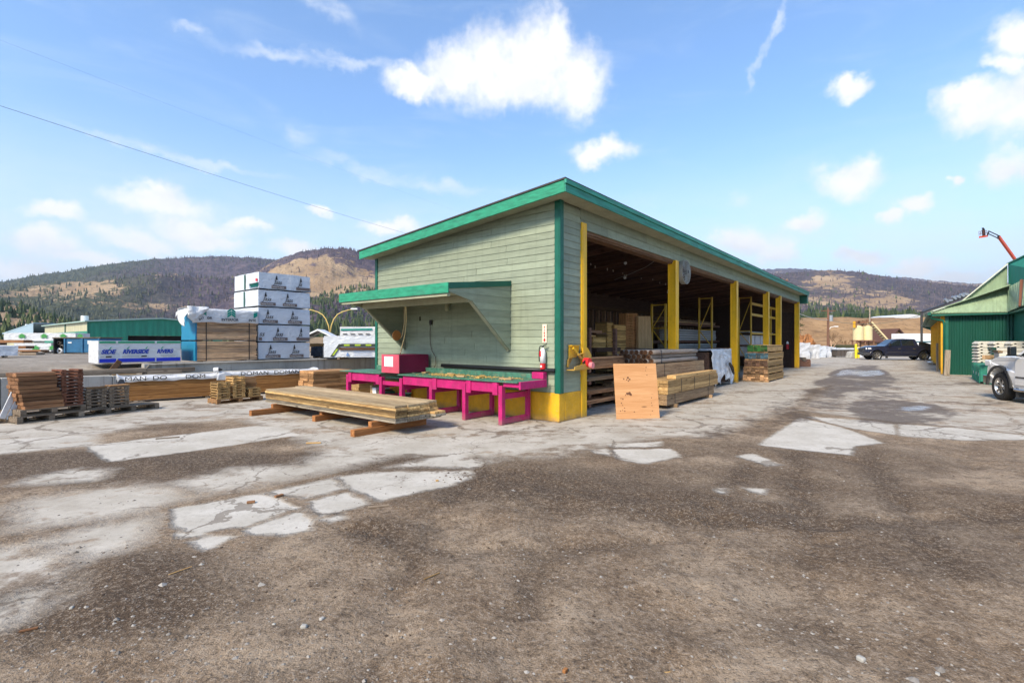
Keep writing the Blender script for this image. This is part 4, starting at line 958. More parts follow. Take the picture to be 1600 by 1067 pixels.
# loose plank stack in the foreground: three pairs of bearers, then twenty-eight planks
labs = ['far left','middle','near right']
for (v_, a, b, a2, lab) in ((5.95,-3.72,-1.9,-3.22,'farthest from the yellow base'),(4.08,-3.22,-1.9,-3.05,'under the middle of the loose plank stack'),(1.96,-3.66,-1.95,-3.28,'nearest the camera')):
    mb = MB(); mb.box(0,b-a,-.06,.06,0,.125); o = mb.build('bearer_timber', M['orange'], bevel=.008); place(o, L(a,v_,0), TH+R.uniform(-.03,.03)); tag(o, 'thick lower orange bearer timber '+lab, 'timber', 'bearers of the loose plank stack')
    mb = MB(); mb.box(0,b-a2-.1,-.05,.05,0,.095); o = mb.build('bearer_timber', M['orange'], bevel=.006); place(o, L(a2,v_+.02,.126), TH+R.uniform(-.03,.03)); tag(o, 'thinner bearer timber lying on the lower one '+lab, 'timber', 'bearers of the loose plank stack')
ly = ['bottom','second','third','fourth','fifth','sixth','top']; cl_ = ['front','second','third','rear']
for k in range(7):
    for c in range(4):
        mb = MB(); ln = 5.05+R.uniform(-.05,.1); hh = .0415
        mb.box(-.136,.136,0,ln,0,hh)
        o = mb.build('plank', M['lowv'] if k < 2 else (M['midv'] if k < 6 else M['palev']), bevel=.003)
        off = R.uniform(-.02,.03)+(-.0 if c < 2 else (.03 if c == 2 else .12))+( -.10 if c == 3 and k < 3 else 0)
        place(o, L(-3.0+c*.279+R.uniform(-.004,.004), 1.40+off-(.14 if c==3 and k in (1,2) else 0), .222+k*.0455), TH+R.uniform(-.003,.003))
        tag(o, 'rough long plank in the %s layer and %s row of the loose stack' % (ly[k], cl_[c]), 'plank', 'planks of the loose stack')

# ---------------- left pallets with brown timber and criss-crossed sticks
PO = L(-7.25,8.46); PA = TH+rad(13)
def PL(x, y, z): return PO+Vector((math.cos(PA)*x-math.sin(PA)*y, math.sin(PA)*x+math.cos(PA)*y, z))
def pallet(label, ln, wd, loc, rz, h=.13, mat=None, nb=4, group='wooden pallets in the yard'):
    t = thing('wooden_pallet', label, 'pallet', loc, rz, group); mat = mat or M['grey']
    for k in range(7):
        mb = MB(); a = k*wd/7; mb.box(0,ln,a+.006,a+wd/7-.02,h-.022,h); mb.build('deck_board', mat, t)
    for k in range(nb):
        mb = MB(); a = k*(ln-.1)/(nb-1); mb.box(a,a+.1,0,wd-.02,.022,h-.023); mb.build('stringer', mat, t, bevel=.004)
    for y_ in (0,wd/2-.04,wd-.1):
        mb = MB(); mb.box(0,ln,y_,y_+.08,0,.021); mb.build('bottom_board', mat, t)
    return t
pallet('long low grey pallet carrying four wood stacks by the left wall', 2.70, .80, PL(0,0,0), PA, .145, nb=6)
pallet('short brown pallet on the long one under the brown timber stack', 1.12, .62, PL(.06,.02,.146), PA, .13, nb=3)
pallet('small grey pallet half hidden behind the brown timber stack', .55, .5, PL(-.25,.45,0), PA-.1, .12, nb=3)
mb = MB(); mb.box(0,.10,0,.03,0,.75); mb.box(.12,.2,.0,.03,.0,.7); o = mb.build('gutter_piece', M['wrapw'], bevel=.004); o.location = PL(-.14,.40,.122); o.rotation_euler = (0,rad(20),PA); tag(o, 'pale gutter pieces leaning against the brown timber stack', 'gutter')
for k in range(9):
    for r_ in range(3):
        hh = .086; mb = MB(); mb.box(0,.64+R.uniform(-.03,.03),0,.165,0,hh-.008); o = mb.build('timber', M['brownx'], bevel=.006)
        place(o, PL(.10-k*.012+R.uniform(-.02,.02)+(.03 if k in (0,1) else 0), .03+r_*.18, .278+k*hh), PA+R.uniform(-.02,.02))
        tag(o, 'rough brown timber block, %s from the bottom in the %s row of the left stack' % (['lowest','second','third','fourth','fifth','sixth','seventh','eighth','topmost'][k], ['front','middle','back'][r_]), 'timber', 'brown timbers on the left pallet')
def crib(base, ang, n_, ln, wd, h, mat, label, group, tilt=0):
    """criss-crossed sticks: pairs along, then rows across"""
    P = lambda x, y, z: base+Vector((math.cos(ang)*x-math.sin(ang)*y, math.sin(ang)*x+math.cos(ang)*y, z))
    z = 0; k = 0
    ma = MB(); ma.box(0,ln,-.018,.018,0,h-.002); A = ma.build('stick', mat, bevel=.003)
    mc = MB(); mc.box(-.02,.02,0,wd,0,h-.002); B = mc.build('stick', mat, bevel=.003)
    fa = fb = True
    while k < n_:
        if k % 2 == 0:
            for y_ in (.02,wd-.03):
                o = A if fa else A.copy()
                if not fa: COL.objects.link(o)
                fa = False; place(o, P(R.uniform(-.015,.015),y_,z), ang+R.uniform(-.03,.03)); tag(o, label, 'stick', group)
        else:
            for x_ in (.03,.075,ln-.075,ln-.03):
                o = B if fb else B.copy()
                if not fb: COL.objects.link(o)
                fb = False; place(o, P(x_,R.uniform(-.02,.01),z), ang+R.uniform(-.02,.02)); tag(o, label, 'stick', group)
        z += h; k += 1
crib(PL(.74,.05,.278), PA, 22, .40, .45, .0365, M['redbrown'], 'short red-brown stick in the tall crisscross stack beside the brown timbers', 'sticks in the tall crisscross stack')
crib(PL(1.19,.05,.147), PA, 13, .40, .45, .0375, M['grey'], 'short greyed stick in the middle low crisscross stack on the left pallet', 'sticks in the middle low stack')
crib(PL(1.64,.05,.147), PA, 13, .42, .45, .0380, M['grey'], 'short greyed stick in the right low crisscross stack on the left pallet', 'sticks in the right low stack')
for k in range(3):
    mb = MB(); mb.box(0,.42,0,.09,0,.02); o = mb.build('board_end', M['cedar'], bevel=.003); place(o, PL([1.19,1.64,1.66][k],[.02,.03,.2][k],.147+[.488,.496,.496][k]), PA+.04*k); tag(o, ['pale board end on top of the middle low crisscross stack','pale front board on top of the right low crisscross stack','pale rear board on top of the right low crisscross stack'][k], 'board', 'boards topping the low stacks')
# small pallet with pale sticks
SA = TH+rad(3); SO = L(-3.38,8.80)
def SPL(x, y, z): return SO+Vector((math.cos(SA)*x-math.sin(SA)*y, math.sin(SA)*x+math.cos(SA)*y, z))
M['stickpale'] = wood('pale cut sticks', (.55,.36,.15), (.30,.17,.065), 'x', .8, tonevar=.35)
pallet('small pale pallet with three stick stacks behind the loose planks', 1.25, .6, SO, SA, .125, M['cedar'], nb=3)
crib(SPL(.02,.02,.126), SA, 13, .34, .45, .0355, M['stickpale'], 'short pale stick in the left stack on the small pallet', 'sticks in the left small pallet stack')
crib(SPL(.42,.02,.126), SA, 17, .34, .45, .0355, M['stickpale'], 'short pale stick in the tall middle stack on the small pallet', 'sticks in the middle small pallet stack')
crib(SPL(.85,.0,.126), SA, 7, .34, .25, .0355, M['stickpale'], 'short pale stick in the low right stack on the small pallet', 'sticks in the low right small pallet stack')
for k in range(7):
    mb = MB(); mb.box(0,.42,0,.12,0,.072); o = mb.build('board_end', M['cedar'], bevel=.003); place(o, SPL(.80+R.uniform(-.02,.02),.34,.126+k*.0755), SA+R.uniform(-.06,.06)); tag(o, 'brown cut board behind the low right stick stack, %s from below' % ['first','second','third','fourth','fifth','sixth','seventh'][k], 'board', 'cut boards on the small pallet')
# golden timber packs with printed white wrap along the wall
def pack(label, org, ang, ln, dp, rows, zs, wraph, txt, tx, seed):
    t = thing('timber_pack', label, 'timber pack', org, ang, 'golden timber packs along the wall'); rs = random.Random(seed)
    hh = zs/rows
    for k in range(rows):
        for j in range(3):
            mb = MB(); mb.box(rs.uniform(-.02,.02),ln+rs.uniform(-.02,.02),j*dp/3+.002,(j+1)*dp/3-.002,.06+k*hh,.06+(k+1)*hh-.004); mb.build('timber', M['golden'], t, bevel=.007)
    for x_ in (.3,ln-.4):
        mb = MB(); mb.box(x_,x_+.1,0,dp,0,.058); mb.build('bearer', M['grey'], t)
    top = .06+zs
    def fn(a, b):
        x = -.05+a*(ln+.1); prof = [(-.02,top-.02),(-.025,top+wraph*.6),(.05,top+wraph),(dp*.5,top+wraph*1.08),(dp-.03,top+wraph),(dp+.02,top-.1)]
        q = b*(len(prof)-1); i = min(int(q), len(prof)-2); f = q-i
        y = prof[i][0]*(1-f)+prof[i+1][0]*f; z = prof[i][1]*(1-f)+prof[i+1][1]*f
        w_ = math.sin(x*7+seed)*.008+math.sin(x*19+b*9)*.004
        e = max(0, 1-min(a, 1-a)/.05)
        return (x, y-w_, z+w_*1.4+ (vn(x*4,b*5)-.5)*.05*(.3+e)+e*.05)
    mb = MB(); mb.grid(fn, 90, 20); o = mb.build('wrap', M['wrapw'], t, smooth=True, fix=False); sm = o.modifiers.new('thick', 'SOLIDIFY'); sm.thickness = .006
    for x_, s in tx:
        mb = MB(); put_text(mb, s, (x_,-.042,top+.012), (1,0,0), (0,0,1), .165, sx=1.35); mb.build('lettering', M['black'], o)
    return t
def vn(x, y): return float(vnoise(np.array([x]), np.array([y]))[0])
D1 = pack('golden timber pack with white printed wrap, left one along the wall', L(-5.0,11.03), TH-rad(9), 2.42, .5, 4, .54, .115, 'D', [(.10,'MAN'),(.72,'DO'),(1.50,'DOM')], 3)
mb = MB(); mb.prism([(-.06,.52),(.12,.52),(.10,.66),(0,.70),(-.05,.62)], 'y', -.03, .50); mb.build('dark_wrap_end', M['wrapdark'], D1, bevel=.02)
D2 = pack('golden timber pack with white printed wrap, right one behind the stick stacks', L(-2.62,10.66), TH-rad(6), 3.0, .5, 4, .56, .115, 'D', [(.55,'DOMAN'),(1.55,'DOMAN')], 5)
mb = MB(); mb.prism([(-.10,.52),(.25,.50),(.32,.70),(.12,.78),(-.08,.70)], 'y', -.05, .50); mb.build('wrap_bunch', M['wrap'], D2, bevel=.03, seg=2)
mb = MB(); mb.cyl((-.13,.1,.82),(-.02,.02,.84),.085,.07,14); o = mb.build('wrap_roll', M['wrapw'], D2, smooth=False); mb = MB(); mb.cyl((-.035,.03,.838),(.05,-.03,.83),.062,.03,12); mb.build('roll_core', M['black'], o)
# stacks of cut cedar blocks behind the bench
lv = ['bottom','second','third','fourth','fifth','sixth','seventh','eighth','ninth','tenth']
for k in range(9):
    for j in range(3):
        x = -.52+R.uniform(-.03,.03); segs = R.choice([(.75,.72),(.5,.95),(1.45,),(.95,.5)])
        for q, s in enumerate(segs):
            mb = MB(); mb.box(0,s-.008,-.148,.148,0,.078); o = mb.build('cut_block', M['cedar'], bevel=.005); place(o, L(x,9.15+j*.305+R.uniform(-.012,.012),.02+k*.0805), TH+R.uniform(-.012,.012))
            tag(o, 'cut cedar block behind the bench, %s layer, %s row, %s piece' % (lv[k], ['front','middle','back'][j], ['near','far'][q]), 'block', 'cut blocks behind the bench'); x += s
for k in range(7):
    mb = MB(); mb.box(0,.62,-.2,.2,0,.085); o = mb.build('cut_block', M['stickpale'], bevel=.005); place(o, L(.05+R.uniform(-.02,.02),7.55+R.uniform(-.02,.02),.02+k*.0875), TH+R.uniform(-.03,.03)); tag(o, 'pale cut block in the narrow stack at the bench end, %s from below' % ['first','second','third','fourth','fifth','sixth','seventh'][k], 'block', 'pale blocks at the bench end')

# ---------------- packs standing on the raised yard
from mathutils import noise as mn
def crumple(mb, x0, x1, y0, y1, z0, z1, amp=.02, seed=0, st=.12, top=True):
    """a box skin with creases"""
    def nz(p): return mn.noise(Vector(p)*1.9+Vector((seed*7,0,0)))*amp+mn.noise(Vector(p)*6+Vector((seed*3,1,0)))*amp*.45
    import bmesh
    nx, ny, nz_ = [max(1,int(round(d/st))) for d in (x1-x0,y1-y0,z1-z0)]
    def sid(f, a, b): mb.grid(f, a, b, .5)
    cx, cy, cz = (x0+x1)/2, (y0+y1)/2, (z0+z1)/2
    def P(x, y, z):
        n_ = nz((x,y,z)); d = Vector((x-cx,y-cy,z-cz)); k = 1
        return (x+(n_ if abs(x-cx) > (x1-x0)/2-1e-4 else 0)*(1 if x > cx else -1), y+(n_ if abs(y-cy) > (y1-y0)/2-1e-4 else 0)*(1 if y > cy else -1), z+(n_ if z > z1-1e-4 else 0))
    lx = lambda a: x0+a*(x1-x0); lyy = lambda a: y0+a*(y1-y0); lz = lambda a: z0+a*(z1-z0)
    sid(lambda a,b: P(lx(a),y0,lz(b)), nx, nz_); sid(lambda a,b: P(lx(1-a),y1,lz(b)), nx, nz_)
    sid(lambda a,b: P(x0,lyy(1-a),lz(b)), ny, nz_); sid(lambda a,b: P(x1,lyy(a),lz(b)), ny, nz_)
    sid(lambda a,b: P(lx(a),lyy(b),z1), nx, ny)
    return mb
def finish(o):
    import bmesh
    bm = bmesh.new(); bm.from_mesh(o.data); bmesh.ops.remove_doubles(bm, verts=bm.verts[:], dist=.0008); bmesh.ops.recalc_face_normals(bm, faces=bm.faces[:]); bm.to_mesh(o.data); bm.free()
    o.data.polygons.foreach_set('use_smooth', [False]*len(o.data.polygons)); return o
M['ink'] = flat('black print', (.02,.02,.022), .6); M['browngrey'] = flat('brown grey print', (.15,.115,.105), .6); M['whiteink'] = flat('white print', (.62,.62,.62), .6)
M['bluelogo'] = flat('royal blue print', (.015,.05,.36), .55); M['bluebar'] = flat('blue print bar', (.012,.03,.48), .55); M['greenlogo'] = flat('green print', (.02,.30,.16), .55); M['teallogo'] = flat('teal print', (.0,.235,.185), .55)
M['leaf1'] = flat('leaf green print', (.05,.27,.06), .55)
# five white packs with the tree emblem
names = ['lowest','second','middle','fourth','topmost']
for k in range(5):
    z0 = 1.02+k*.645
    dx = [0,.0,-.0,.0,.02][k]
    t = thing('wrapped_lumber_pack', '%s of five stacked white wrapped packs printed with a tree emblem' % names[k], 'lumber pack', L(-.61+dx,12.66,z0), TH, 'white tree emblem packs')
    mb = MB(); crumple(mb, 0, 1.96, 0, 2.1, .035, .635, .013, k+1, .085); wq = finish(mb.build('wrap', M['wrap2'], t, fix=False))
    for x_ in (.25,1.6):
        mb = MB(); mb.box(x_,x_+.09,.02,2.1,0,.034); mb.build('bearer', M['grey'], t)
    mb = MB(); mb.box(-.012,.0,-.015,2.1,.02,.05); mb.box(-.012,1.97,-.022,-.012,.02,.04); mb.build('strap', M['strap'], t)
    xs_ = [[.28,1.18],[-.40,.55,1.45],[.18,1.12],[.10,.92],[.48,1.42]][k]
    for x_ in xs_:
        mb = MB()
        if x_ >= 0:
            nlet = 'Jass' if x_ < 1.4 else 'Ja'
            put_text(mb, nlet, (x_+.05,-.018,.235), (1,0,0), (0,0,1), .225, .35, sx=.95, spacing=.95)
            # little spruce above the initial
            for (a, b, w_) in ((.40,.47,.055),(.44,.52,.042),(.49,.57,.028)):
                put_poly(mb, [(x_+.155-w_,a),(x_+.155+w_,a),(x_+.155,b)], (0,-.018,0), (1,0,0), (0,0,1))
            put_poly(mb, [(x_+.15,.36),(x_+.16,.36),(x_+.16,.42),(x_+.15,.42)], (0,-.018,0), (1,0,0), (0,0,1))
        else:
            put_text(mb, 'ss', (.02,-.018,.235), (1,0,0), (0,0,1), .245, .35, sx=.95)
        mb.build('lettering', M['ink'], wq)
    for x_ in xs_:
        a, b = max(x_-.03,.01), min(x_+.52,1.95)
        if b > a: mb = MB(); put_poly(mb, [(a,.075),(b,.075),(b,.185),(a,.185)], (0,-.016,0), (1,0,0), (0,0,1), .003); mb.build('printed_panel', M['browngrey'], wq)
    for x_ in xs_:
        if x_ >= 0 and x_ < 1.4: mb = MB(); put_text(mb, 'Forest Products', (x_+.0,-.0195,.10), (1,0,0), (0,0,1), .082, sx=.8); mb.build('small_lettering', M['whiteink'], wq)
    if k >= 3:
        mb = MB(); mb.box(-.016,-.011,1.10,1.22,.06,.62)
        mb.build('end_stripe', flat('dark green print', (.03,.09,.07), .6) if k == 3 else bpy.data.materials['dark green print'], wq)
    if k == 4:
        mb = MB(); mb.prism([(.05,.10),(.62,.10),(.75,.24),(.02,.24)], 'x', -.020, -.013); mb.build('torn_opening', M['teallogo'], wq)
        mb = MB(); mb.add([(-.02,.85,.24),(-.02,-.03,.27),(-.20,.05,.22),(-.16,.75,.20),(-.1,.4,.33)], [(0,4,3),(4,1,2),(3,4,2),(0,1,4)]); mb.build('torn_flap', M['wrap'], wq)
        mb = MB(); mb.box(-.03,-.018,.08,.22,.27,.40); mb.build('red_print', M['red'], wq)
# lumber with chevron emblem wrap and blue painted ends
for k in range(2):
    z0 = 1.02+k*.70
    t = thing('lumber_pack', ['lower strapped lumber pack with blue painted end beside the white packs','upper strapped lumber pack with blue end under a torn white cover'][k], 'lumber pack', L(-2.62,12.62,z0), TH, 'blue ended lumber packs')
    rs = random.Random(k+40); rows = 15; hh = [.655,1.0][k]/rows
    mb = MB()
    for r_ in range(rows):
        x = rs.uniform(-.03,.0)
        for j in range(6): mb.box(x+.02,1.93+rs.uniform(-.03,.03),j*.215+rs.uniform(0,.004),(j+1)*.215-.004,.035+r_*hh,.035+(r_+1)*hh-.004)
    mb.build('boards', M['brownx'] if 0 else wood('weathered lumber %s' % 'ab'[k], (.80,.50,.27), (.36,.20,.10), 'x', .8, tonevar=.45, weather=.45, wcol=(.21,.17,.14)), t)
    mb = MB(); crumple(mb, -.035, .015, -.012, 1.30, .03, [.69,1.04][k], .012, k+7, .07); finish(mb.build('blue_end', flat('blue sprayed end %s' % 'ab'[k], (.006,.17,.30), .6), t, fix=False))
    for x_ in (.28,1.66):
        mb = MB(); mb.box(x_,x_+.025,-.012,-.004,.03,.035+rows*hh); mb.build('strap', M['strap'], t)
    for x_ in (.2,1.5):
        mb = MB(); mb.box(x_,x_+.09,0,1.29,0,.034); mb.build('bearer', M['grey'], t)
    if k == 1:
        ct = .035+rows*hh
        def cov(a, b):
            x = -.04+a*2.02
            prof = [(-.03,ct-.42),(-.035,ct-.2),(-.03,ct+.03),(.3,ct+.05),(.8,ct+.05),(1.33,ct+.02),(1.34,ct-.3)]
            q = b*(len(prof)-1); i = min(int(q), len(prof)-2); f = q-i
            y = prof[i][0]*(1-f)+prof[i+1][0]*f; z = prof[i][1]*(1-f)+prof[i+1][1]*f
            n1 = mn.noise(Vector((x*2.2,b*3,1))); e = max(0,(.28-a)/.28)
            if b < .3: y -= abs(n1)*.03+e*.06
            z += n1*.03*(1 if b > .3 else .3)+e*.05*(b > .2)
            if b == 0: z += math.sin(x*5)*.02-e*.02
            return (x-e*e*.1, y, z)
        mb = MB(); mb.grid(cov, 40, 26); cvr = mb.build('wrap_cover', M['wrapw'], t, smooth=True, fix=False); s_ = cvr.modifiers.new('thick','SOLIDIFY'); s_.thickness = .006
        # loose corner hanging over the blue end
        def flap(a, b):
            y = -.10+a*.95; z = ct+.08-b*(.42+.22*math.sin(a*5.2+.6)); x = -.05-.34*math.sin(min(1,b*1.35)*1.6)*(1-.15*a)+mn.noise(Vector((a*3,b*3,5)))*.08
            return (x, y, z)
        mb = MB(); mb.grid(flap, 16, 14); fl = mb.build('torn_flap', M['wrapw'], t, smooth=True, fix=False); s_ = fl.modifiers.new('thick','SOLIDIFY'); s_.thickness = .006
        def flap2(a, b):
            x = -.30+a*.62; z = ct+.10-b*(.50-.55*abs(a-.25)); y = -.10-.06*math.sin(b*2.5)+mn.noise(Vector((a*3,b*3,9)))*.05
            return (x, y, z)
        mb = MB(); mb.grid(flap2, 12, 10); fl = mb.build('torn_flap', M['wrapw'], t, smooth=True, fix=False); s_ = fl.modifiers.new('thick','SOLIDIFY'); s_.thickness = .006
        mb = MB()
        def chev(mb, x, z, s):
            for i in range(3):
                zz = z+i*s*.32
                put_poly(mb, [(x-s*.5,zz-.0),(x,zz+s*.33),(x,zz+s*.60),(x-s*.5,zz+s*.27)], (0,-.085,0), (1,0,0), (0,0,1))
                put_poly(mb, [(x+s*.03,zz+s*.33),(x+s*.5,zz),(x+s*.5,zz+s*.27),(x+s*.03,zz+s*.60)], (0,-.085,0), (1,0,0), (0,0,1))
        chev(mb, 1.05, ct-.235, .26)
        put_poly(mb, [(1.79,ct-.235),(1.92,ct-.15),(1.92,ct+.0),(1.79,ct-.05)], (0,-.085,0), (1,0,0), (0,0,1)); put_poly(mb, [(1.79,ct-.02),(1.92,ct+.02),(1.92,ct+.05),(1.79,ct+.0)], (0,-.085,0), (1,0,0), (0,0,1))
        chev(mb, .17, ct-.19, .20); mb.build('emblem', M['teallogo'], cvr)
        W4 = lambda *a, **k: (lambda m_: (put_text(m_, *a, **k), m_.build('lettering', M['ink'], cvr)))(MB()); W4('INTERFOR', (.73,-.085,ct-.345), (1,0,0), (0,0,1), .118, bold=.003, sx=1.0); W4('INTE', (1.62,-.085,ct-.345), (1,0,0), (0,0,1), .118, bold=.003); W4('INT', (.03,-.19,ct-.37), (1,0,.5), (-.5,0,1), .105, bold=.003); W4('OR', (.29,-.085,ct-.30), (1,0,0), (0,0,1), .105, bold=.003)
# white pack with blue print
t = thing('wrapped_lumber_pack', 'low white wrapped pack with blue lettering and blue bars beside the blue ended lumber', 'lumber pack', L(-5.12,12.78,1.0), TH)
mb = MB(); crumple(mb, 0, 2.10, 0, 1.25, .05, .72, .005, 15); wq = finish(mb.build('wrap', M['wrapw'], t, fix=False))
for x_ in (.3,1.5):
    mb = MB(); mb.box(x_,x_+.1,.02,1.24,0,.049); mb.build('bearer', M['grey'], t)
FR = ((0,-.012,0),(1,0,0),(0,0,1))
for s, x_ in (('SIDE',.06),('RIVERSIDE',.57),('RIVERS',1.44)): mb = MB(); put_text(mb, s, (x_,-.012,.335), (1,0,0), (0,0,1), .165, .28, bold=.009, sx=.86 if s != 'SIDE' else 1.0); mb.build('lettering', M['bluelogo'], wq)
for a, b in ((.02,.415),(.455,1.39),(1.43,2.09)): mb = MB(); put_poly(mb, [(a,.075),(b,.075),(b,.185),(a,.185)], *FR); mb.build('printed_bar', M['bluebar'], wq)
for a, b in ((.02,.405),(.46,1.385),(1.44,2.09)): mb = MB(); put_poly(mb, [(a,.645),(b,.645),(b,.705),(a,.705)], *FR); mb.build('green_band', M['greenlogo'], wq)
for x_ in (.24,.665,1.13,1.545): mb = MB(); put_poly(mb, [(x_,.455),(x_+.03,.47),(x_+.085,.545),(x_+.03,.52)], *FR); mb.build('green_leaf', M['greenlogo'], wq)
for a, b in ((.04,.13),(.55,.98),(1.55,1.95)): mb = MB(); put_poly(mb, [(a,.245),(b,.245),(b,.252),(a,.252)], *FR); mb.build('fine_print', M['ink'], wq)
for a in (.16,1.03): mb = MB(); put_poly(mb, [(a,.225),(a+.14,.225),(a+.155,.265),(a+.015,.265)], *FR); mb.build('grade_mark', M['ink'], wq)
# boards lying about on the ledge
for (px, py, ln, ang, z, lab, mk, wd, ht) in ((0,577,3.4,0,.86,'long grey sleeper lying on the ledge at the far left','grey',.16,.11),(120,577,3.2,.01,.80,'grey sleeper on the ledge below the blue printed pack','grey',.16,.12),(235,577,.9,-.02,.78,'short grey sleeper at the end of the ledge','grey',.16,.10),(175,583,.55,-.5,.74,'thin pale board lying askew on the ledge','stickpale',.09,.025)):
    p = onV(px, py, 12.15); mb = MB(); mb.box(-ln*.1,ln*.9,-wd/2,wd/2,0,ht); o = mb.build('ledge_board', M[mk], bevel=.006); u_, v_ = uv(p); place(o, L(u_,12.16 if wd > .1 else 11.9,zt(u_)+.003), TH+ang*.3); tag(o, lab, 'board', 'boards on the concrete ledge')
mb = MB(); mb.box(0,.14,0,.04,0,.46); o = mb.build('leaning_board', M['beamwood'], bevel=.004); p = onV(166,575,12.2); o.location = (p.x,p.y,.80); o.rotation_euler = (0,rad(35),TH); tag(o, 'dark brown board tilted in front of the blue printed pack', 'board')
# far left of the raised yard
def wpack(label, a, b, Y, zb, ztop, dp, mat, seed, group=None, amp=.03, rz=TH, name='wrapped_lumber_pack'):
    """pack whose front runs from pixel column a to b at distance Y"""
    p = at(a, HZ, Y); p.z = zb
    c = math.cos(rz); r = (b-800)/F
    # length along rz so that the far end stands in column b
    ln = (r*p.y-p.x)/(c-r*math.sin(rz))
    t = thing(name, label, 'lumber pack', p, rz, group)
    mb = MB(); crumple(mb, 0, ln, 0, dp, .08, ztop-zb, amp, seed, .2); w_ = finish(mb.build('wrap', mat, t, fix=False))
    for x_ in (ln*.15,ln*.75):
        mb = MB(); mb.box(x_,x_+.1,.03,dp-.03,0,.079); mb.build('bearer', M['grey'], t)
    return t, w_, ln
wpack('crumpled white wrapped pack at the far left edge of the yard', -60, 28, 20.5, 1.0, 1.50, 1.2, M['wrap'], 30, amp=.05)
t, w_, ln = wpack('upper long white pack with green leaf prints left of the blue bin', 6, 118, 30, 1.66, 2.22, 1.3, M['wrapw'], 31, 'green leaf packs', .02, rz=rad(8))
def leafs(w_, ln, xs_, z):
    for x_ in xs_:
        mb = MB()
        for i in range(2):
            put_poly(mb, [(x_-.22,z+i*.11),(x_,z+.13+i*.11),(x_+.22,z+i*.11),(x_+.07,z-.04+i*.11),(x_,z+.03+i*.11),(x_-.07,z-.04+i*.11)], (0,-.04,0), (1,0,0), (0,0,1), .006)
        mb.build('leaf_print', M['leaf1'], w_)
leafs(w_, ln, [1.0,2.2,3.25,4.2], .28)
t, w_, ln = wpack('lower white pack with green leaf prints left of the blue bin', 22, 80, 30, 1.0, 1.60, 1.3, M['wrapw'], 32, 'green leaf packs', .02, rz=rad(8)); leafs(w_, ln, [1.2,2.1], .22)
for i, (a, b, Y, z, h, lab) in enumerate([(-10,36,26,1.62,.16,'brown board layer on top of the packs at the far left'),(18,40,27,1.30,.16,'orange brown boards between the white packs at far left'),(24,63,26,1.16,.10,'rusty long bar on the ground before the leaf packs'),(30,56,25.5,1.0,.12,'dark long bar on the ground before the leaf packs')]):
    p = at(a, HZ, Y); q = at(b, HZ, Y); mb = MB(); mb.box(0,(q-p).x,0,.5,0,h); o = mb.build('long_board', M['brownx'] if i != 3 else M['grey'], bevel=.01); place(o, Vector((p.x,p.y,z)), .02); tag(o, lab, 'board', 'boards lying at the far left')
# blue bin
p = at(85, HZ, 28); bn = thing('waste_bin', 'large blue steel waste bin with two white stickers', 'bin', Vector((p.x+.55,p.y,1.0)), rad(2))
blue = paint('blue bin paint', (.022,.115,.23), .5, .12, 3, .1, .3, (.04,.05,.06))
mb = MB(); mb.box(0,2.0,0,1.6,.06,.88); mb.build('bin_body', blue, bn, bevel=.03)
for x_ in (.02,.98,1.9):
    mb = MB(); mb.box(x_,x_+.08,-.05,-.002,.06,.87); mb.build('rib', blue, bn)
mb = MB(); mb.box(-.62,2.05,-.06,1.66,.885,.94); mb.build('lid', M['grey'], bn, bevel=.01)
mb = MB(); mb.box(.22,.42,-.012,-.003,.60,.67); mb.build('sticker', M['white'], bn); mb = MB(); mb.box(1.3,1.5,-.012,-.003,.56,.75); mb.build('sticker', M['white'], bn)
mb = MB(); mb.box(-.6,-.55,0,1.5,0,.88); mb.box(-.6,-.03,1.4,1.5,0,.88); mb.build('dark_recess', M['black'], bn)
for i, (dx, z, r_) in enumerate(((.22,.17,.16),(.35,.40,.13),(.18,.62,.12))):
    o = MB().lathe([(r_*.5,-.09),(r_,-.08),(r_,.08),(r_*.5,.09),(r_*.5,-.09)], 16, 'y').build('machine_wheel', [M['white'],M['darksteel'],M['grey']][i], bn, smooth=True); o.location = (-.62+dx,.25,z)
# green metal hall
gp = at(138, HZ, 40); ribg = None
def ribbed(name, col, axis_scale, freq, rough=.5, var=.12):
    m, nt, bs = newmat(name); n = N(nt); P = n.coord('Object')
    w_ = n.n('ShaderNodeTexWave', wave_type='BANDS', bands_direction=axis_scale, wave_profile='SIN'); n.put(w_.inputs['Vector'], P); w_.inputs['Scale'].default_value = freq
    f = n.noise(n.scale(P, (1,1,.3)), 2, 5, .6)
    c = n.mix(n.ramp(f, .3, .7), tuple(a*(1-var) for a in col), tuple(a*(1+var) for a in col)); n.put(bs.inputs['Base Color'], c); bs.inputs['Roughness'].default_value = rough
    n.put(bs.inputs['Normal'], n.bump(w_.outputs[0], .9, .05)); return m
M['greenhall'] = ribbed('green ribbed sheet', (.008,.20,.12), 'X', .7); M['cream'] = ribbed('cream ribbed sheet', (.46,.44,.29), 'Y', .7); M['hallroof'] = flat('pale green roof sheet', (.33,.45,.40), .5)
gb = thing('metal_hall', 'low green metal hall with cream gable behind the lumber packs', 'building', Vector((gp.x,gp.y,1.0)), TH)
zt_ = 2.30; LN = 10; WD = 20
mb = MB(); mb.prism([(0,0),(2.6,0),(2.6,1.2),(9.2,1.2),(9.2,0),(LN,0),(LN,zt_),(5,zt_+.39),(0,zt_)], 'y', 0, .15); mb.build('wall', M['greenhall'], gb)
mb = MB(); mb.box(0,.15,.16,WD,0,zt_); mb.build('wall', M['cream'], gb)
mb = MB(); mb.box(-.02,.0,.2,WD,0,1.55); mb.build('gable_base', M['greenhall'], gb)
mb = MB(); mb.box(-.06,-.0,-.06,.16,0,zt_); mb.box(-.05,-.021,9.0,9.3,0,zt_); mb.build('corner_trim', M['dkgreen'], gb)
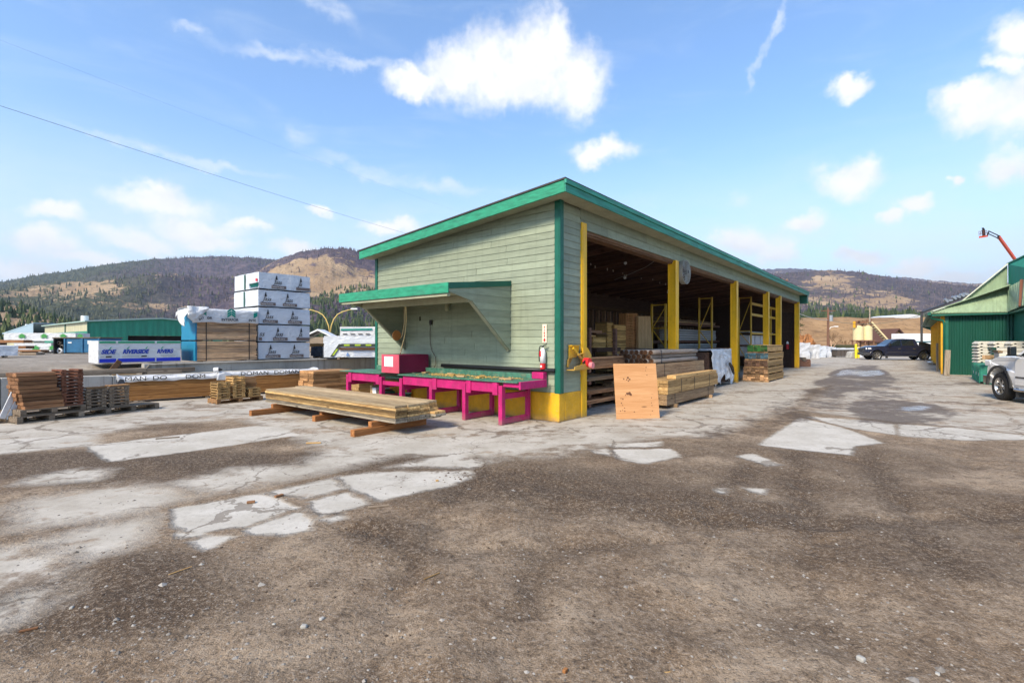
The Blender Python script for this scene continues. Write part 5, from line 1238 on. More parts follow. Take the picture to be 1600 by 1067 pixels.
mb = MB(); mb.prism([(-.25,zt_-.01),(5,zt_+.40),(LN+.25,zt_-.01),(LN+.25,zt_+.09),(5,zt_+.50),(-.25,zt_+.09)], 'y', -.2, WD+.2); mb.build('roof', M['hallroof'], gb)
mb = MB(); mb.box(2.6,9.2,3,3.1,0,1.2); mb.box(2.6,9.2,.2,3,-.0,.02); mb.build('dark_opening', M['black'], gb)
mb = MB(); mb.cyl((1.0,7.0,zt_+.1),(1.0,7.0,zt_+.75),.28,None,12); mb.build('roof_vent', M['white'], gb)
# two more roofs further left
p = at(11, HZ, 62); b_ = thing('warehouse', 'low warehouse with pale blue sloping metal roof at far left', 'building', Vector((p.x,p.y,1.0)), rad(-4))
mb = MB(); mb.box(0,3.6,0,8,0,1.6); mb.build('wall', M['cream'], b_)
mb = MB(); mb.prism([(-.3,1.62),(3.9,2.95),(3.9,3.05),(-.3,1.75)], 'y', -.3, 8.3); mb.add([(-.2,-.28,1.6),(3.85,-.28,1.6),(3.85,-.28,2.95)], [(0,1,2)]); mb.build('roof', flat('pale blue roof', (.33,.45,.52), .5), b_)
mb = MB(); mb.cyl((1.5,1,2.1),(1.5,1,2.9),.14); mb.build('roof_vent', M['white'], b_)
p = at(58, HZ, 66); b_ = thing('warehouse', 'small brown walled building with dark roof left of the green hall', 'building', Vector((p.x,p.y,1.0)), rad(3))
mb = MB(); mb.box(0,2.6,0,6,0,2.2); mb.build('wall', flat('brown wall sheet', (.22,.18,.15), .8), b_); mb = MB(); mb.box(-.2,2.8,-.2,6.2,2.2,2.75); mb.build('roof', flat('slate roof', (.11,.13,.17), .7), b_)
# packs and cladding left of the shed corner
t, w_, ln = wpack('draped white pack with a green printed band right of the tree emblem packs', 506, 640, 19.5, 1.0, 1.92, 1.6, M['wrap2'], 50, amp=.02, rz=rad(6))
mb = MB(); FR2 = ((0,-.035,0),(1,0,0),(0,0,1))
put_poly(mb, [(.62,.50),(3.4,.50),(3.4,.61),(.68,.61)], *FR2); put_poly(mb, [(.25,.10),(.36,.10),(.70,.60),(.58,.60)], *FR2); mb.build('printed_band', flat('black band print', (.03,.04,.03), .6), w_)
mb = MB()
for i in range(5): put_poly(mb, [(.78+i*.42,.525),(1.0+i*.42,.525),(1.0+i*.42,.585),(.78+i*.42,.585)], (0,-.041,0), (1,0,0), (0,0,1))
put_poly(mb, [(.33,.16),(.40,.16),(.56,.40),(.49,.40)], (0,-.041,0), (1,0,0), (0,0,1)); mb.build('green_print', flat('lime print', (.35,.48,.03), .6), w_)
mb = MB(); mb.box(.6,3.6,-.07,-.045,.36,.46); mb.build('brown_edge', M['brownx'], w_)
mb = MB()
for x_ in (.85,2.0): put_poly(mb, [(x_,.13),(x_+.14,.13),(x_+.07,.28)], *FR2)
for z_ in (.16,.23,.29): put_poly(mb, [(1.15,z_),(1.85,z_),(1.85,z_+.012),(1.15,z_+.012)], *FR2)
mb.build('blue_print', flat('pale blue print', (.14,.25,.50), .6), w_)
t, w_, ln = wpack('white pack with teal stripe farther back beside the shed corner', 531, 640, 24, 1.9, 2.42, 1.5, M['wrapw'], 51, amp=.012, rz=rad(5))
mb = MB(); put_poly(mb, [(.05,.33),(1.55,.36),(1.55,.44),(.05,.41)], (0,-.03,0), (1,0,0), (0,0,1)); put_poly(mb, [(1.62,.25),(1.9,.42),(2.2,.25),(1.9,.34)], (0,-.03,0), (1,0,0), (0,0,1)); mb.build('teal_print', M['teallogo'], w_)
for i in range(4): mb = MB(); put_poly(mb, [(.15+i*.36,.14),(.37+i*.36,.14),(.37+i*.36,.18),(.15+i*.36,.18)], (0,-.03,0), (1,0,0), (0,0,1)); mb.build('fine_print', M['ink'], w_)
wpack('long white pack below the teal striped one beside the shed corner', 505, 640, 24, 1.0, 1.88, 1.5, M['wrap2'], 52, amp=.03, rz=rad(5))
wpack('dark wrapped pack beside the tree emblem packs', 486, 504, 21, 1.0, 1.48, 1.2, M['wrapdark'], 53, amp=.03, rz=rad(4))
p = at(484, HZ, 21.3); mb = MB(); mb.box(0,.62,0,1.0,0,.13); o = mb.build('long_board', M['golden'], bevel=.01); place(o, Vector((p.x,p.y,1.485)), .05); tag(o, 'orange brown boards lying on the dark wrapped pack', 'board')
p = at(478, HZ, 34); b_ = thing('site_hut', 'small hut with pale snow white roof behind the dark pack', 'building', Vector((p.x,p.y,1.0)), rad(10)); mb = MB(); mb.box(0,1.6,0,2,0,1.0); mb.build('wall', M['grey'], b_); mb = MB(); mb.prism([(-.2,.95),(.8,1.45),(1.8,.95),(1.8,1.05),(.8,1.56),(-.2,1.05)], 'y', -.2, 2.2); mb.build('roof', M['white'], b_)
# twin street lamp
lp = at(515.5, HZ, 70); lm = thing('street_lamp', 'tall street lamp with two curved yellow arms beyond the packs', 'street lamp', Vector((lp.x,lp.y,.9)), rad(0))
ylam = flat('cream yellow lamp paint', (.62,.44,.13), .5)
mb = MB(); mb.cyl((0,0,0),(0,0,2.2),.13,.10,10); mb.build('pole', ylam, lm, smooth=False)
for s in (-1,1):
    mb = MB(); mb.tube([(s*.03,0,2.0),(s*.22,0,3.1),(s*.55,0,3.95),(s*1.05,0,4.6),(s*1.75,0,5.0),(s*2.6,0,5.25),(s*3.2,0,5.35)], [.09,.085,.08,.075,.065,.06,.055], 8); mb.build('arm', ylam, lm, smooth=True)
    mb = MB(); mb.obb((s*3.45,0,5.40),(.95,.34,.22)); mb.build('lamp_head', M['white'], lm, bevel=.06)
# overhead cables
def sag(p, q, s, n_=14): return [p.lerp(q, i/n_)-Vector((0,0,4*s*(i/n_)*(1-i/n_))) for i in range(n_+1)]
M['wire'] = flat('dark wire', (.09,.11,.09), .6)
cable('overhead_cable', 'dark overhead cable sloping down behind the shed roof', 'cable', sag(at(-60,146,16), at(820,410,78), .6), .0075, M['wire'])
cable('overhead_cable', 'thin faint overhead cable high at the left', 'cable', sag(at(-60,40,22), at(760,345,95), .3), .003, M['wire'])
# ---------------- lumber in and in front of the shed
def bundle(label, org, ang, ln, rows, cols, bw, bh, mat, straps=(), group=None, jit=.03, bear=True, name='lumber_bundle', seed=1, zoff=.0):
    t = thing(name, label, 'lumber bundle', org, ang, group); rs = random.Random(seed)
    for r_ in range(rows):
        for c in range(cols):
            a = rs.uniform(-jit,jit); b = ln+rs.uniform(-jit,jit)
            mb = MB(); mb.box(a,b,c*bw+.002,(c+1)*bw-.003,zoff+r_*bh,zoff+(r_+1)*bh-.003); mb.build('board', mat, t, bevel=.004)
    for x_ in straps:
        mb = MB(); mb.box(x_,x_+.02,-.006,-.002,zoff,zoff+rows*bh); mb.box(x_,x_+.02,-.006,cols*bw,zoff+rows*bh,zoff+rows*bh+.004); mb.build('strap', M['strap'], t)
    return t
M['tan'] = wood('tan lumber', (.64,.41,.18), (.36,.215,.085), 'x', .8, tonevar=.3)
M['tang'] = wood('greyed tan lumber', (.50,.335,.185), (.26,.16,.085), 'x', .85, tonevar=.4, weather=.12)
B = L(3.28,-1.0); BA = TH+rad(0)
for i, x_ in enumerate((.55,3.35)):
    mb = MB(); mb.box(0,.10,-.06,1.0,0,.09); o = mb.build('bearer_timber', M['tang'], bevel=.005); place(o, L(3.28+x_,-1.02,0), BA); tag(o, ['bearer under the near end of the outer lumber bundles','bearer under the far end of the outer lumber bundles'][i], 'timber', 'bearers under the outer bundles')
bundle('bottom bundle of wide brown boards on bearers at the shed front', L(3.33,-1.0,.091), BA, 3.75, 2, 2, .42, .135, M['tang'], (.55,3.2), 'bundles at the shed front', seed=2)
bundle('strapped tan lumber bundle with three straps, middle of the outer pile', L(3.38,-1.02,.367), BA, 4.05, 4, 4, .24, .088, M['tan'], (.9,1.9,3.2), 'bundles at the shed front', seed=3)
mb = MB(); mb.box(0,3.4,0,.24,0,.09); o = mb.build('board', M['tan'], bevel=.005); place(o, L(3.95,-1.0,.722), BA); tag(o, 'single long board on top of the strapped tan bundle', 'board')
bundle('low timber bundle at the back of the outer pile', L(3.6,.05,.091), BA, 4.2, 6, 3, .3, .088, M['tang'], (), 'bundles at the shed front', seed=4)
bundle('weathered tan lumber bundle under the round logs', L(3.85,-.35,.642), BA, 4.35, 4, 4, .25, .108, M['tang'], (.95,), 'bundles at the shed front', seed=5)
mb = MB(); mb.box(-.8,4.1,.2,.55,0,.17)
o = mb.build('support_block', M['tang'], bevel=.01); place(o, L(3.9,-.5,.455+.18), BA); o.scale = (.2,1,.03); tag(o, 'thin packing board between the stacked bundles', 'board')
lg = thing('log_bundle', 'strapped bundle of grey round fence logs on top of the lumber', 'log bundle', L(4.1,-.32,1.085), BA)
bark = wood('grey log bark', (.42,.36,.30), (.20,.16,.13), 'x', .85, tonevar=.3); endm = wood('dark log ends', (.20,.095,.045), (.07,.035,.02), 'x', .85, tonevar=.5)
rs = random.Random(8); r_ = .068
for row in range(3):
    for c in range(8 if row < 2 else 7):
        y = .07+c*.14+(.07 if row % 2 else 0); z = .07+row*.122; ln = 3.55+rs.uniform(-.08,.08); x0 = rs.uniform(-.05,.05)
        mb = MB(); n_ = 14; pts = [(x0+ln*k/6, y+rs.uniform(-.004,.004), z+rs.uniform(-.004,.004)) for k in range(7)]
        mb.tube(pts, [r_*rs.uniform(.95,1.0) for _ in pts], n_); o = mb.build('log', bark, lg, smooth=True)
        mb = MB(); mb.cyl((x0-.006,pts[0][1],pts[0][2]),(x0+.001,pts[0][1],pts[0][2]),r_*.93,None,14); mb.cyl((x0-.009,pts[0][1],pts[0][2]),(x0-.005,pts[0][1],pts[0][2]),r_*.4,None,10,.05); mb.build('cut_end', endm, o)
for x_ in (.55,):
    mb = MB(); mb.tube([(x_,-.01,.0),(x_,-.012,.36),(x_,.5,.41),(x_,1.1,.41),(x_,1.15,0)], .012, 5); mb.build('strap', M['wrapdark'], lg)
# plywood sheet leaning on the pile
pa = G(963.5,655); pb = G(1031,653); wd = (pb-pa).length
ply = wood('orange plywood', (.62,.335,.155), (.50,.245,.10), 'x', .65, grain=.5, tonevar=.05)
pt = thing('plywood_sheet', 'square orange plywood sheet with dark stains leaning on the lumber pile', 'plywood', pa, math.atan2(pb.y-pa.y, pb.x-pa.x))
mb = MB(); mb.box(0,wd,0,.018,0,1.22); sheet = mb.build('sheet', ply, pt, bevel=.002)
mb = MB(); rs = random.Random(5); stn = flat('dark stain', (.14,.06,.03), .8)
for (x_, z_, s) in [(.77,1.13,.014),(.75,1.06,.012),(.78,.96,.012),(.32,.90,.03),(.29,.86,.02),(.36,.87,.022),(.22,.88,.018),(.33,.83,.02),(.24,.52,.014),(.34,.56,.045),(.37,.53,.03),(.28,.55,.03),(.85,.45,.013),(.84,.34,.012),(.85,.28,.012),(.85,.16,.012),(.42,.15,.016),(.10,.18,.016),(.15,.19,.014),(.20,.17,.016),(.13,.35,.016),(.16,.30,.012),(.17,.44,.02),(.13,.45,.016),(.80,.08,.01),(.20,.24,.012)]:
    put_poly(mb, [(x_+math.cos(t*1.05)*s*rs.uniform(.6,1.2), z_+math.sin(t*1.05)*s*rs.uniform(.6,1.2)) for t in range(6)], (0,-.001,0), (1,0,0), (0,0,1), .0015)
mb.build('stain', stn, sheet); sheet.rotation_euler = (rad(-9),0,0)
# white covered pallet load
cv = thing('covered_pallet', 'pallet load under a torn crumpled white tarpaulin beside the second post', 'pallet load', L(9.9,-.03,0), TH)
mb = MB(); mb.box(0,2.35,.06,1.3,.10,1.30); mb.build('load', M['darkwall'], cv)
def skirt(a, b):
    x = -.08+a*2.5; h_ = 1.40-b*(1.18+.14*math.sin(a*9)+.10*math.sin(a*23)); y = -.02-.10*b-.10*abs(mn.noise(Vector((a*5,b*4,3))))-.03*mn.noise(Vector((a*9,b*4,4)))-.035*math.sin(a*24+b*2)*b
    return (x, y, h_+.04*mn.noise(Vector((a*6,b*3,1)))*(1-b))
mb = MB(); mb.grid(skirt, 40, 24); o = mb.build('tarpaulin', M['wrap'], cv, smooth=True, fix=False); o.modifiers.new('thick','SOLIDIFY').thickness = .008
def skt(a, b): return (-.08+a*2.5, -.02+b*1.4, 1.40+.05*mn.noise(Vector((a*5,b*3,2)))-.05*b)
mb = MB(); mb.grid(skt, 24, 14); o = mb.build('tarpaulin_top', M['wrap'], cv, smooth=True, fix=False); o.modifiers.new('thick','SOLIDIFY').thickness = .008
def ske(a, b): return (2.44+.10*b+.10*mn.noise(Vector((a*4,b*4,8))), -.05+a*1.3, 1.40-b*(1.15+.2*math.sin(a*5)))
mb = MB(); mb.grid(ske, 16, 16); o = mb.build('tarpaulin_side', M['wrap'], cv, smooth=True, fix=False); o.modifiers.new('thick','SOLIDIFY').thickness = .008
mb = MB(); mb.prism([(1.55,.90),(2.0,.72),(2.2,.42),(2.1,.40),(1.75,.66),(1.5,.82)], 'y', -.25, -.20); mb.build('tear', M['black'], cv)
# five packs of timber with painted ends on the drive side
cols = [('lowest','pale unpainted',(.42,.24,.12)),('second','round cut brown',(.20,.115,.06)),('third','dark brown',(.11,.06,.038)),('fourth','blue grey painted',(.035,.085,.12)),('topmost','moss green painted',(.014,.085,.018))]
zc = .0
for k, (nm, cn, c_) in enumerate(cols):
    h_ = [.30,.30,.31,.31,.33][k]
    t = thing('timber_pack', '%s of five stacked timber packs, with %s ends' % (nm, cn), 'timber pack', L(13.95+[0,.0,.05,.1,.22][k],-1.10+[0,.02,.04,.03,.08][k],zc), TH, 'painted end timber packs')
    rs = random.Random(k+70); wdk = [1.0,.96,.92,.92,.80][k]; em = paint('painted timber ends %s' % 'abcde'[k], c_, .8, .35, 9, .4, .5, (.10,.07,.05), tonevar=.5)
    n_ = 6
    for r_ in range(3):
        hh = (h_-.06)/3
        for c in range(n_):
            x0 = rs.uniform(-.03,.03); a = c*wdk/n_
            mb = MB(); mb.box(x0+.006,3.1+rs.uniform(-.05,.05),a+.003,a+wdk/n_-.004,.055+r_*hh,.055+(r_+1)*hh-.004); o = mb.build('timber', M['tan'], t, bevel=.004)
            mb = MB(); mb.box(x0,x0+.0055,a+.004,a+wdk/n_-.005,.056+r_*hh,.055+(r_+1)*hh-.005); mb.build('end_face', em, o)
    for x_ in (.05,1.5,2.9):
        mb = MB(); mb.box(x_,x_+.09,.0,wdk,0,.053); mb.build('bearer', M['tang'], t)
    zc += h_
# boards stored behind the first opening
M['store'] = wood('warm stored boards', (.58,.31,.15), (.27,.13,.06), 'x', .8, tonevar=.45)
rk = thing('lumber_rack', 'dark timber storage rack behind the first opening', 'rack', L(1.75,.55,0), TH)
for x_ in (.35,2.0,3.6):
    mb = MB(); mb.box(x_,x_+.12,.9,1.0,0,2.1); mb.build('upright', M['darkwood'], rk)
    for z_ in (.12,.36,.70,1.0):
        mb = MB(); mb.box(x_+.01,x_+.11,-.05,1.6,z_-.08,z_-.005); mb.build('arm', M['darkwood'], rk)
rs = random.Random(12)
for lvl, (z_, n_, mt, lab) in enumerate([(.12,7,'store','dark red-brown board on the lowest arm of the rack'),(.36,9,'store','red-brown board on the second arm of the rack'),(.70,9,'tang','pale weathered board on the third arm of the rack'),(1.0,26,'store','brown board on the top arm of the rack')]):
    for j in range(n_):
        mb = MB(); mb.box(0,rs.uniform(3.2,4.2),0,.15,0,.045); o = mb.build('stored_board', M[mt], bevel=.004)
        place(o, L(1.75+rs.uniform(-.12,.35),.52+(j % 5)*.2+rs.uniform(-.02,.02),z_+(j//5)*.05+.001), TH+rs.uniform(-.02,.02)); tag(o, lab, 'board', 'boards on the storage rack, arm '+['one','two','three','four'][lvl])
mb = MB(); mb.box(0,1.0,0,.5,0,.03); o = mb.build('board', M['grey'], bevel=.004); o.location = L(2.4,.7,1.16); o.rotation_euler = (rad(4),0,TH); tag(o, 'grey slab lying on top of the brown stored boards', 'board')
# tall stacks further in
def stack(name, label, px0, px1, py0, v_, dp, mat, layers, bh=.05, group=None, zb=0.0):
    a = onV(px0, py0, v_); b = onV(px1, py0, v_); u0, u1 = uv(a)[0], uv(b)[0]; h_ = a.z-zb
    t = thing(name, label, 'stack', L(u0,v_,zb), TH, group); n_ = int(h_/bh); mb = MB()
    for k in range(n_):
        y = R.uniform(-.012,.012); mb.box(0,u1-u0,y,dp+y,k*bh,k*bh+bh*.78)
    mb.build('slats', mat, t)
    k_ = 0
    mb = MB(); 
    for k in range(n_):
        if k % layers == 0: mb.box(.02,u1-u0-.02,-.02,.02,k*bh-.01,k*bh+bh-.012)
    mb.build('spacers', mat, t); return t
M['slat'] = wood('yellow slats', (.82,.50,.17), (.48,.26,.08), 'x', .8, tonevar=.4); M['lattice'] = wood('brown lattice', (.58,.29,.11), (.30,.14,.05), 'z', .8, tonevar=.45); M['carved'] = wood('tan rough panel', (.72,.46,.23), (.40,.24,.10), 'z', .85, grain=.6, tonevar=.3)
stack('slat_stack', 'narrow tall stack of yellow slats inside the shed', 948.5, 958.5, 501.5, 3.0, .5, M['slat'], 3, .045, 'tall stacks in the shed')
stack('slat_stack', 'wider yellow slat stack just right of the narrow one', 959.5, 977.5, 506, 2.9, .5, M['slat'], 2, .045, 'tall stacks in the shed')
def panel(label, pts, v_, th, mat, name, lat=False, cat='panel'):
    P = [onV(x, y, v_) for x, y in pts]; t = thing(name, label, cat, L(uv(P[0])[0],v_,0), TH); u0 = uv(P[0])[0]
    poly = [(uv(p)[0]-u0, p.z) for p in P]; mb = MB(); mb.prism(poly, 'y', 0, th); mb.build('panel', mat, t)
    if lat:
        x1 = max(p[0] for p in poly); z1 = min(p[1] for p in poly if p[1] > 1.5); mb = MB()
        k = .06
        while k < x1: mb.box(k,k+.03,-.03,-.002,.0,z1); k += .11
        k = .05
        while k < z1: mb.box(0,x1,-.055,-.031,k,k+.025); k += .10
        mb.build('lattice_strips', mat, t)
    return t
def floorpts(x0, x1, y0, v_, x0b=None, x1b=None, y1=None):
    zf = lambda x: HZ+F*EY/onV(x, HZ, v_).y
    return [(x0b or x0, zf(x0b or x0)), (x1b or x1, zf(x1b or x1)), (x1, y1 or y0), (x0, y0)]
panel('stack of brown lattice panels standing upright inside the shed', floorpts(978,996,489.5,3.1), 3.1, .3, M['lattice'], 'lattice_stack', True)
panel('tan rough wooden panel leaning right of the brown lattice', floorpts(997.5,1016,494,2.9,998,1023), 2.9, .12, M['carved'], 'rough_sheet')
tb = stack('slat_stack', 'square bundle of pale slat ends behind the rack top', 926, 946, 525, 2.5, .6, M['slat'], 2, .06, 'tall stacks in the shed', 1.5)
for i, (x0, x1, y, lab) in enumerate([(905,941,517,'upper brown board lying over the slat bundle'),(908,931,523.5,'lower pale board lying over the slat bundle'),(932,948,520,'short board end at the right of the slat bundle')]):
    a = onV(x0, y, 2.3); b = onV(x1, y, 2.3); mb = MB(); mb.box(0,(b-a).length,0,.5,0,.09 if i == 0 else .05); o = mb.build('board', [M['brownx'],M['slat'],M['brownx']][i], bevel=.005); place(o, Vector((a.x,a.y,a.z-.05)), TH); tag(o, lab, 'board')
mb = MB(); mb.box(-.3,1.4,-.25,.9,1.36,1.495); 
sh = mb.build('rack_shelf', M['darkwood']); place(sh, L(5.8,2.45,0), TH); tag(sh, 'dark shelf that carries the slat bundle inside the shed', 'shelf')
# long brown beam and rack frames
mb = MB(); mb.box(0,13.5,0,.2,0,.17); o = mb.build('long_beam', M['brownx'], bevel=.01); place(o, L(8.3,2.0,1.20), TH); tag(o, 'long rust brown timber across the middle of the shed', 'beam')
mb = MB(); mb.box(0,13,0,.25,0,.12); o = mb.build('long_beam', M['darkwood'], bevel=.01); place(o, L(9.2,3.4,1.62), TH); tag(o, 'dark long timber behind the rust brown one', 'beam')
mb = MB(); mb.box(0,11,0,.6,0,1.19); o = mb.build('timber_pile', M['redbrown'], bevel=.01); place(o, L(9.0,2.0,0), TH); tag(o, 'dark stacked timber under the long rust brown beam', 'timber')
def rackframe(label, u_, v_, h_, dp=.62):
    t = thing('yellow_rack', label, 'rack', L(u_,v_,0), TH, 'yellow rack frames in the shed'); ry = M['rackyellow']
    for y_ in (0,dp):
        mb = MB(); mb.box(-.045,.045,y_-.035,y_+.035,0,h_); mb.build('upright', ry, t)
    mb = MB(); mb.bar((0,0,h_-.05),(0,dp,h_-.05),.04,.05); mb.build('crossbar', ry, t)
    for a, b, z0, z1 in ((0,dp,1.45,2.25),(dp,0,2.25,h_-.15),(0,dp,.3,1.4)):
        mb = MB(); mb.bar((0,a,z0),(0,b,z1),.035,.035); mb.build('brace', ry, t)
    mb = MB(); mb.bar((0,0,2.28),(0,dp,2.28),.03,.04); mb.build('crossbar', ry, t)
    return t
M['rackyellow'] = paint('rack yellow', (.62,.38,.04), .5, .1, 3, .05, .3, (.3,.17,.03))
rackframe('yellow rack frame left of the first tall post', 12.2, 2.6, 3.35); rackframe('yellow braced rack frame between the two tall posts', 16.6, 2.0, 3.9); rackframe('yellow rack frame just right of the second tall post', 20.6, 1.15, 4.15)
for i, (z_, lab) in enumerate(((3.72,'upper yellow rack beam behind the paired posts'),(3.12,'second yellow rack beam behind the paired posts'),(2.1,'low rack beam with goods behind the paired posts'))):
    mb = MB(); mb.box(0,6.6,-.03,.03,0,.14 if i < 2 else .1); o = mb.build('rack_beam', M['rackyellow'], bevel=.006); place(o, L(20.66,1.15,z_), TH); tag(o, lab, 'beam', 'yellow rack beams')
for i, u_ in enumerate((24.2,26.0)):
    mb = MB(); mb.box(-.05,.05,-.05,.05,0,3.9); o = mb.build('rack_upright', M['rackyellow'], bevel=.006); place(o, L(u_,1.28,0), TH); tag(o, ['yellow rack upright between the paired posts','yellow rack upright right of the paired posts'][i], 'upright', 'yellow rack uprights')
def shelf_pack(label, u0, u1, v_, z0, z1, mat, rows, dp=1.0):
    t = thing('stored_pack', label, 'lumber pack', L(u0,v_,z0), TH, 'pale packs on the racks'); hh = (z1-z0)/rows
    for k in range(rows):
        mb = MB(); mb.box(R.uniform(0,.1),u1-u0+R.uniform(-.1,0),0,dp,k*hh,(k+1)*hh-.025); mb.build('layer', mat, t, bevel=.01)
    return t
gwh = wood('pale grey lumber', (.46,.45,.43), (.34,.33,.32), 'x', .75, tonevar=.2)
for lab, a in (('grey white lumber pack on the rack seen left of the second tall post', (14.6,20.3,2.9,1.76,2.32,gwh,5)),('grey white lumber pack below it on the rack', (14.4,20.4,2.9,1.16,1.60,gwh,4)),('tan board layer above the grey white packs', (13.6,20.2,2.9,2.62,2.78,M['tang'],2))): shelf_pack(lab, *a)
mb = MB(); mb.box(0,7,0,1.1,0,.1); o = mb.build('rack_shelf', M['darkwood'], bevel=.005); place(o, L(13.8,2.85,2.5), TH); tag(o, 'upper dark rack shelf above the grey white packs', 'shelf')
mb = MB(); mb.box(0,7,0,1.1,0,.1); o = mb.build('rack_shelf', M['darkwood'], bevel=.005); place(o, L(13.8,2.85,1.65), TH); tag(o, 'lower dark rack shelf between the grey white packs', 'shelf')
mb = MB(); mb.box(0,7,0,1.1,0,1.14); o = mb.build('timber_pile', M['darkwall'], bevel=.01); place(o, L(13.8,2.9,0), TH); tag(o, 'dark stacked timber on the floor below the grey white packs', 'timber')
for i, (z0, z1) in enumerate(((2.21,2.24),(1.52,2.05),(.9,1.42))):
    if i == 0:
        mb = MB(); mb.box(0,6,0,.9,0,.05); o = mb.build('rack_shelf', gwh); place(o, L(20.75,1.3,z0), TH); tag(o, 'pale shelf above the wrapped goods near the far posts', 'shelf')
    else:
        for j in range(4):
            mb = MB(); crumple(mb, 0, 1.15, 0, .8, 0, z1-z0, .03, 80+i*5+j, .15); o = finish(mb.build('wrapped_bale', M['wrap'], fix=False)); place(o, L(20.9+j*1.3,1.3,z0), TH); tag(o, 'white wrapped bale on the %s shelf, %s from the left' % (['','upper','lower'][i], ['first','second','third','fourth'][j]), 'bale', 'white wrapped bales on the rack')
        mb = MB(); mb.box(0,6,0,.9,0,.06); o = mb.build('rack_shelf', M['darkwood']); place(o, L(20.75,1.3,z0-.065), TH); tag(o, ['','upper dark shelf under the white bales','lower dark shelf under the white bales'][i], 'shelf')
ex2 = thing('fire_extinguisher', 'tiny red and white extinguisher on the far door inside the shed', 'extinguisher', L(27.6,.62,1.2), TH); mb = MB(); mb.lathe([(0,0),(.08,0),(.08,.3),(0,.34)], 12); mb.build('cylinder', M['red'], ex2); mb = MB(); mb.lathe([(0,.345),(.082,.345),(.07,.45),(.02,.52),(0,.52)], 12); mb.build('neck', M['white'], ex2)
# ---------------- green building on the right
M['gwall'] = ribbed('dark green vertical boards', (.004,.072,.046), 'Y', 2.6, .55); M['gwall2'] = ribbed('mid green vertical boards', (.010,.16,.10), 'X', 2.6, .55)
M['palegreen'] = paint('pale green sheet roof', (.24,.33,.205), .5, .14, 2, .1, .45, (.12,.15,.085), stretch=(2,2,.4)); M['tealsheet'] = ribbed('teal sheet roof', (.006,.24,.15), 'X', .9, .75)
gbd = thing('green_building', 'dark green building with pale green skirt roof and yellow side wall', 'building', L(0,0,0), TH)
mb = MB(); mb.box(25.3,25.5,-9.55,-7.06,0,3.25); mb.build('front_wall', M['gwall'], gbd)
mb = MB(); mb.box(14,25.3,-9.75,-9.55,0,3.3); mb.build('side_wall', M['gwall2'], gbd)
mb = MB(); mb.box(25.24,25.299,-7.16,-7.02,0,3.1); mb.build('corner_trim', M['dkgreen'], gbd)
mb = MB(); mb.box(25.55,51,-7.20,-7.05,0,3.0); mb.build('yellow_wall', M['yellow'], gbd)
mb = MB(); mb.box(25.3,25.56,-7.055,-6.86,0,3.05); mb.build('yellow_post', M['yellow'], gbd, bevel=.01)
for k in range(9):
    mb = MB(); mb.box(27.4+k*2.75,27.6+k*2.75,-7.045,-6.93,0,3.0); mb.build('yellow_post', M['yellow'], gbd, bevel=.01)
def rib_slab(name, A, B, Cc, D, mat, n_, th=.05):
    """sheet roof with standing seams between edge A-B (bottom) and D-C (top)"""
    A, B, Cc, D = map(Vector, (A,B,Cc,D)); nn = (B-A).cross(D-A).normalized(); mb = MB(); mb.slab([A,B,Cc,D], nn*-1, th)
    for i in range(1, n_):
        p, q = A.lerp(B, i/n_), D.lerp(Cc, i/n_)
        if (p-q).length > .08: mb.bar(p+nn*.012, q+nn*.012, .022, .03, nn)
    return mb.build(name, mat, gbd)
rib_slab('skirt_roof', (24.9,-6.45,3.17), (24.9,-9.3,3.13), (25.75,-9.36,4.36), (25.0,-6.50,3.24), M['palegreen'], 22)
rib_slab('side_roof', (25.0,-6.45,3.22), (52,-6.45,3.22), (52,-9.4,4.42), (25.0,-9.4,4.42), M['palegreen'], 60)
ue = uv(onV(1595,480,-9.3))[0]; zr = onV(1594,479,-9.3).z
T2 = loc3(onV(1597.5,437.5,-9.5)); rib_slab('skirt_roof', (24.9,-9.3,3.13), (ue,-9.3,zr), T2, (25.75,-9.36,4.36), M['palegreen'], 9); rib_slab('skirt_roof', (ue-.06,-9.3,zr), (ue-6,-9.3,zr+.0), (T2[0]-6,-9.6,T2[2]+.1), (T2[0]-.06,-9.52,T2[2]), M['palegreen'], 12)
mb = MB(); mb.bar((ue-.03,-9.28,zr),(T2[0]-.03,T2[1]+.03,T2[2]),.10,.06); mb.build('roof_end_trim', flat('brown trim', (.16,.06,.03), .7), gbd)
mb = MB(); mb.box(24.95,25.3,-9.5,-6.5,3.02,3.10); mb.box(25.5,52,-7.05,-6.5,3.05,3.12); mb.box(14,24.95,-9.55,-9.33,3.02,3.10); mb.build('soffit', M['dkgreen'], gbd)
mb = MB()
T_ = [(-7.70,3.80),(-9.42,5.53),(-9.42,4.0)]
mb.prism([(-7.70,3.72),(-9.42,5.53),(-9.42,4.2),(-7.9,3.6)], 'x', 26.3, 26.36)
for k in range(9):
    v_ = -8.0-k*.17; zt2 = 3.72+(-7.70-v_)*1.052; mb.box(26.275,26.299,v_-.02,v_+.02,3.7,zt2-.03)
mb.build('upper_gable', M['palegreen'], gbd)
mb = MB(); mb.bar((26.2,-7.62,3.70),(26.2,-9.46,5.63),.28,.05); mb.build('ridge_trim', flat('pale trim', (.55,.56,.45), .6), gbd)
rib_slab('upper_roof', (26.3,-9.46,4.1), (17.0,-9.62,4.1), (17.0,-10.6,5.75), (26.3,-9.45,5.58), M['tealsheet'], 40)
mb = MB(); mb.bar((26.3,-9.46,5.60),(17.0,-10.6,5.77),.14,.06); mb.build('ridge_cap', M['teal'], gbd)
mb = MB(); mb.bar((24.93,-6.52,3.26),(25.72,-9.40,4.44),.12,.05); mb.build('hip_trim', flat('pale hip trim', (.50,.55,.45), .6), gbd)
mb = MB(); mb.box(24.9,52,-6.47,-6.33,3.06,3.20); mb.build('gutter', M['dkgreen'], gbd)
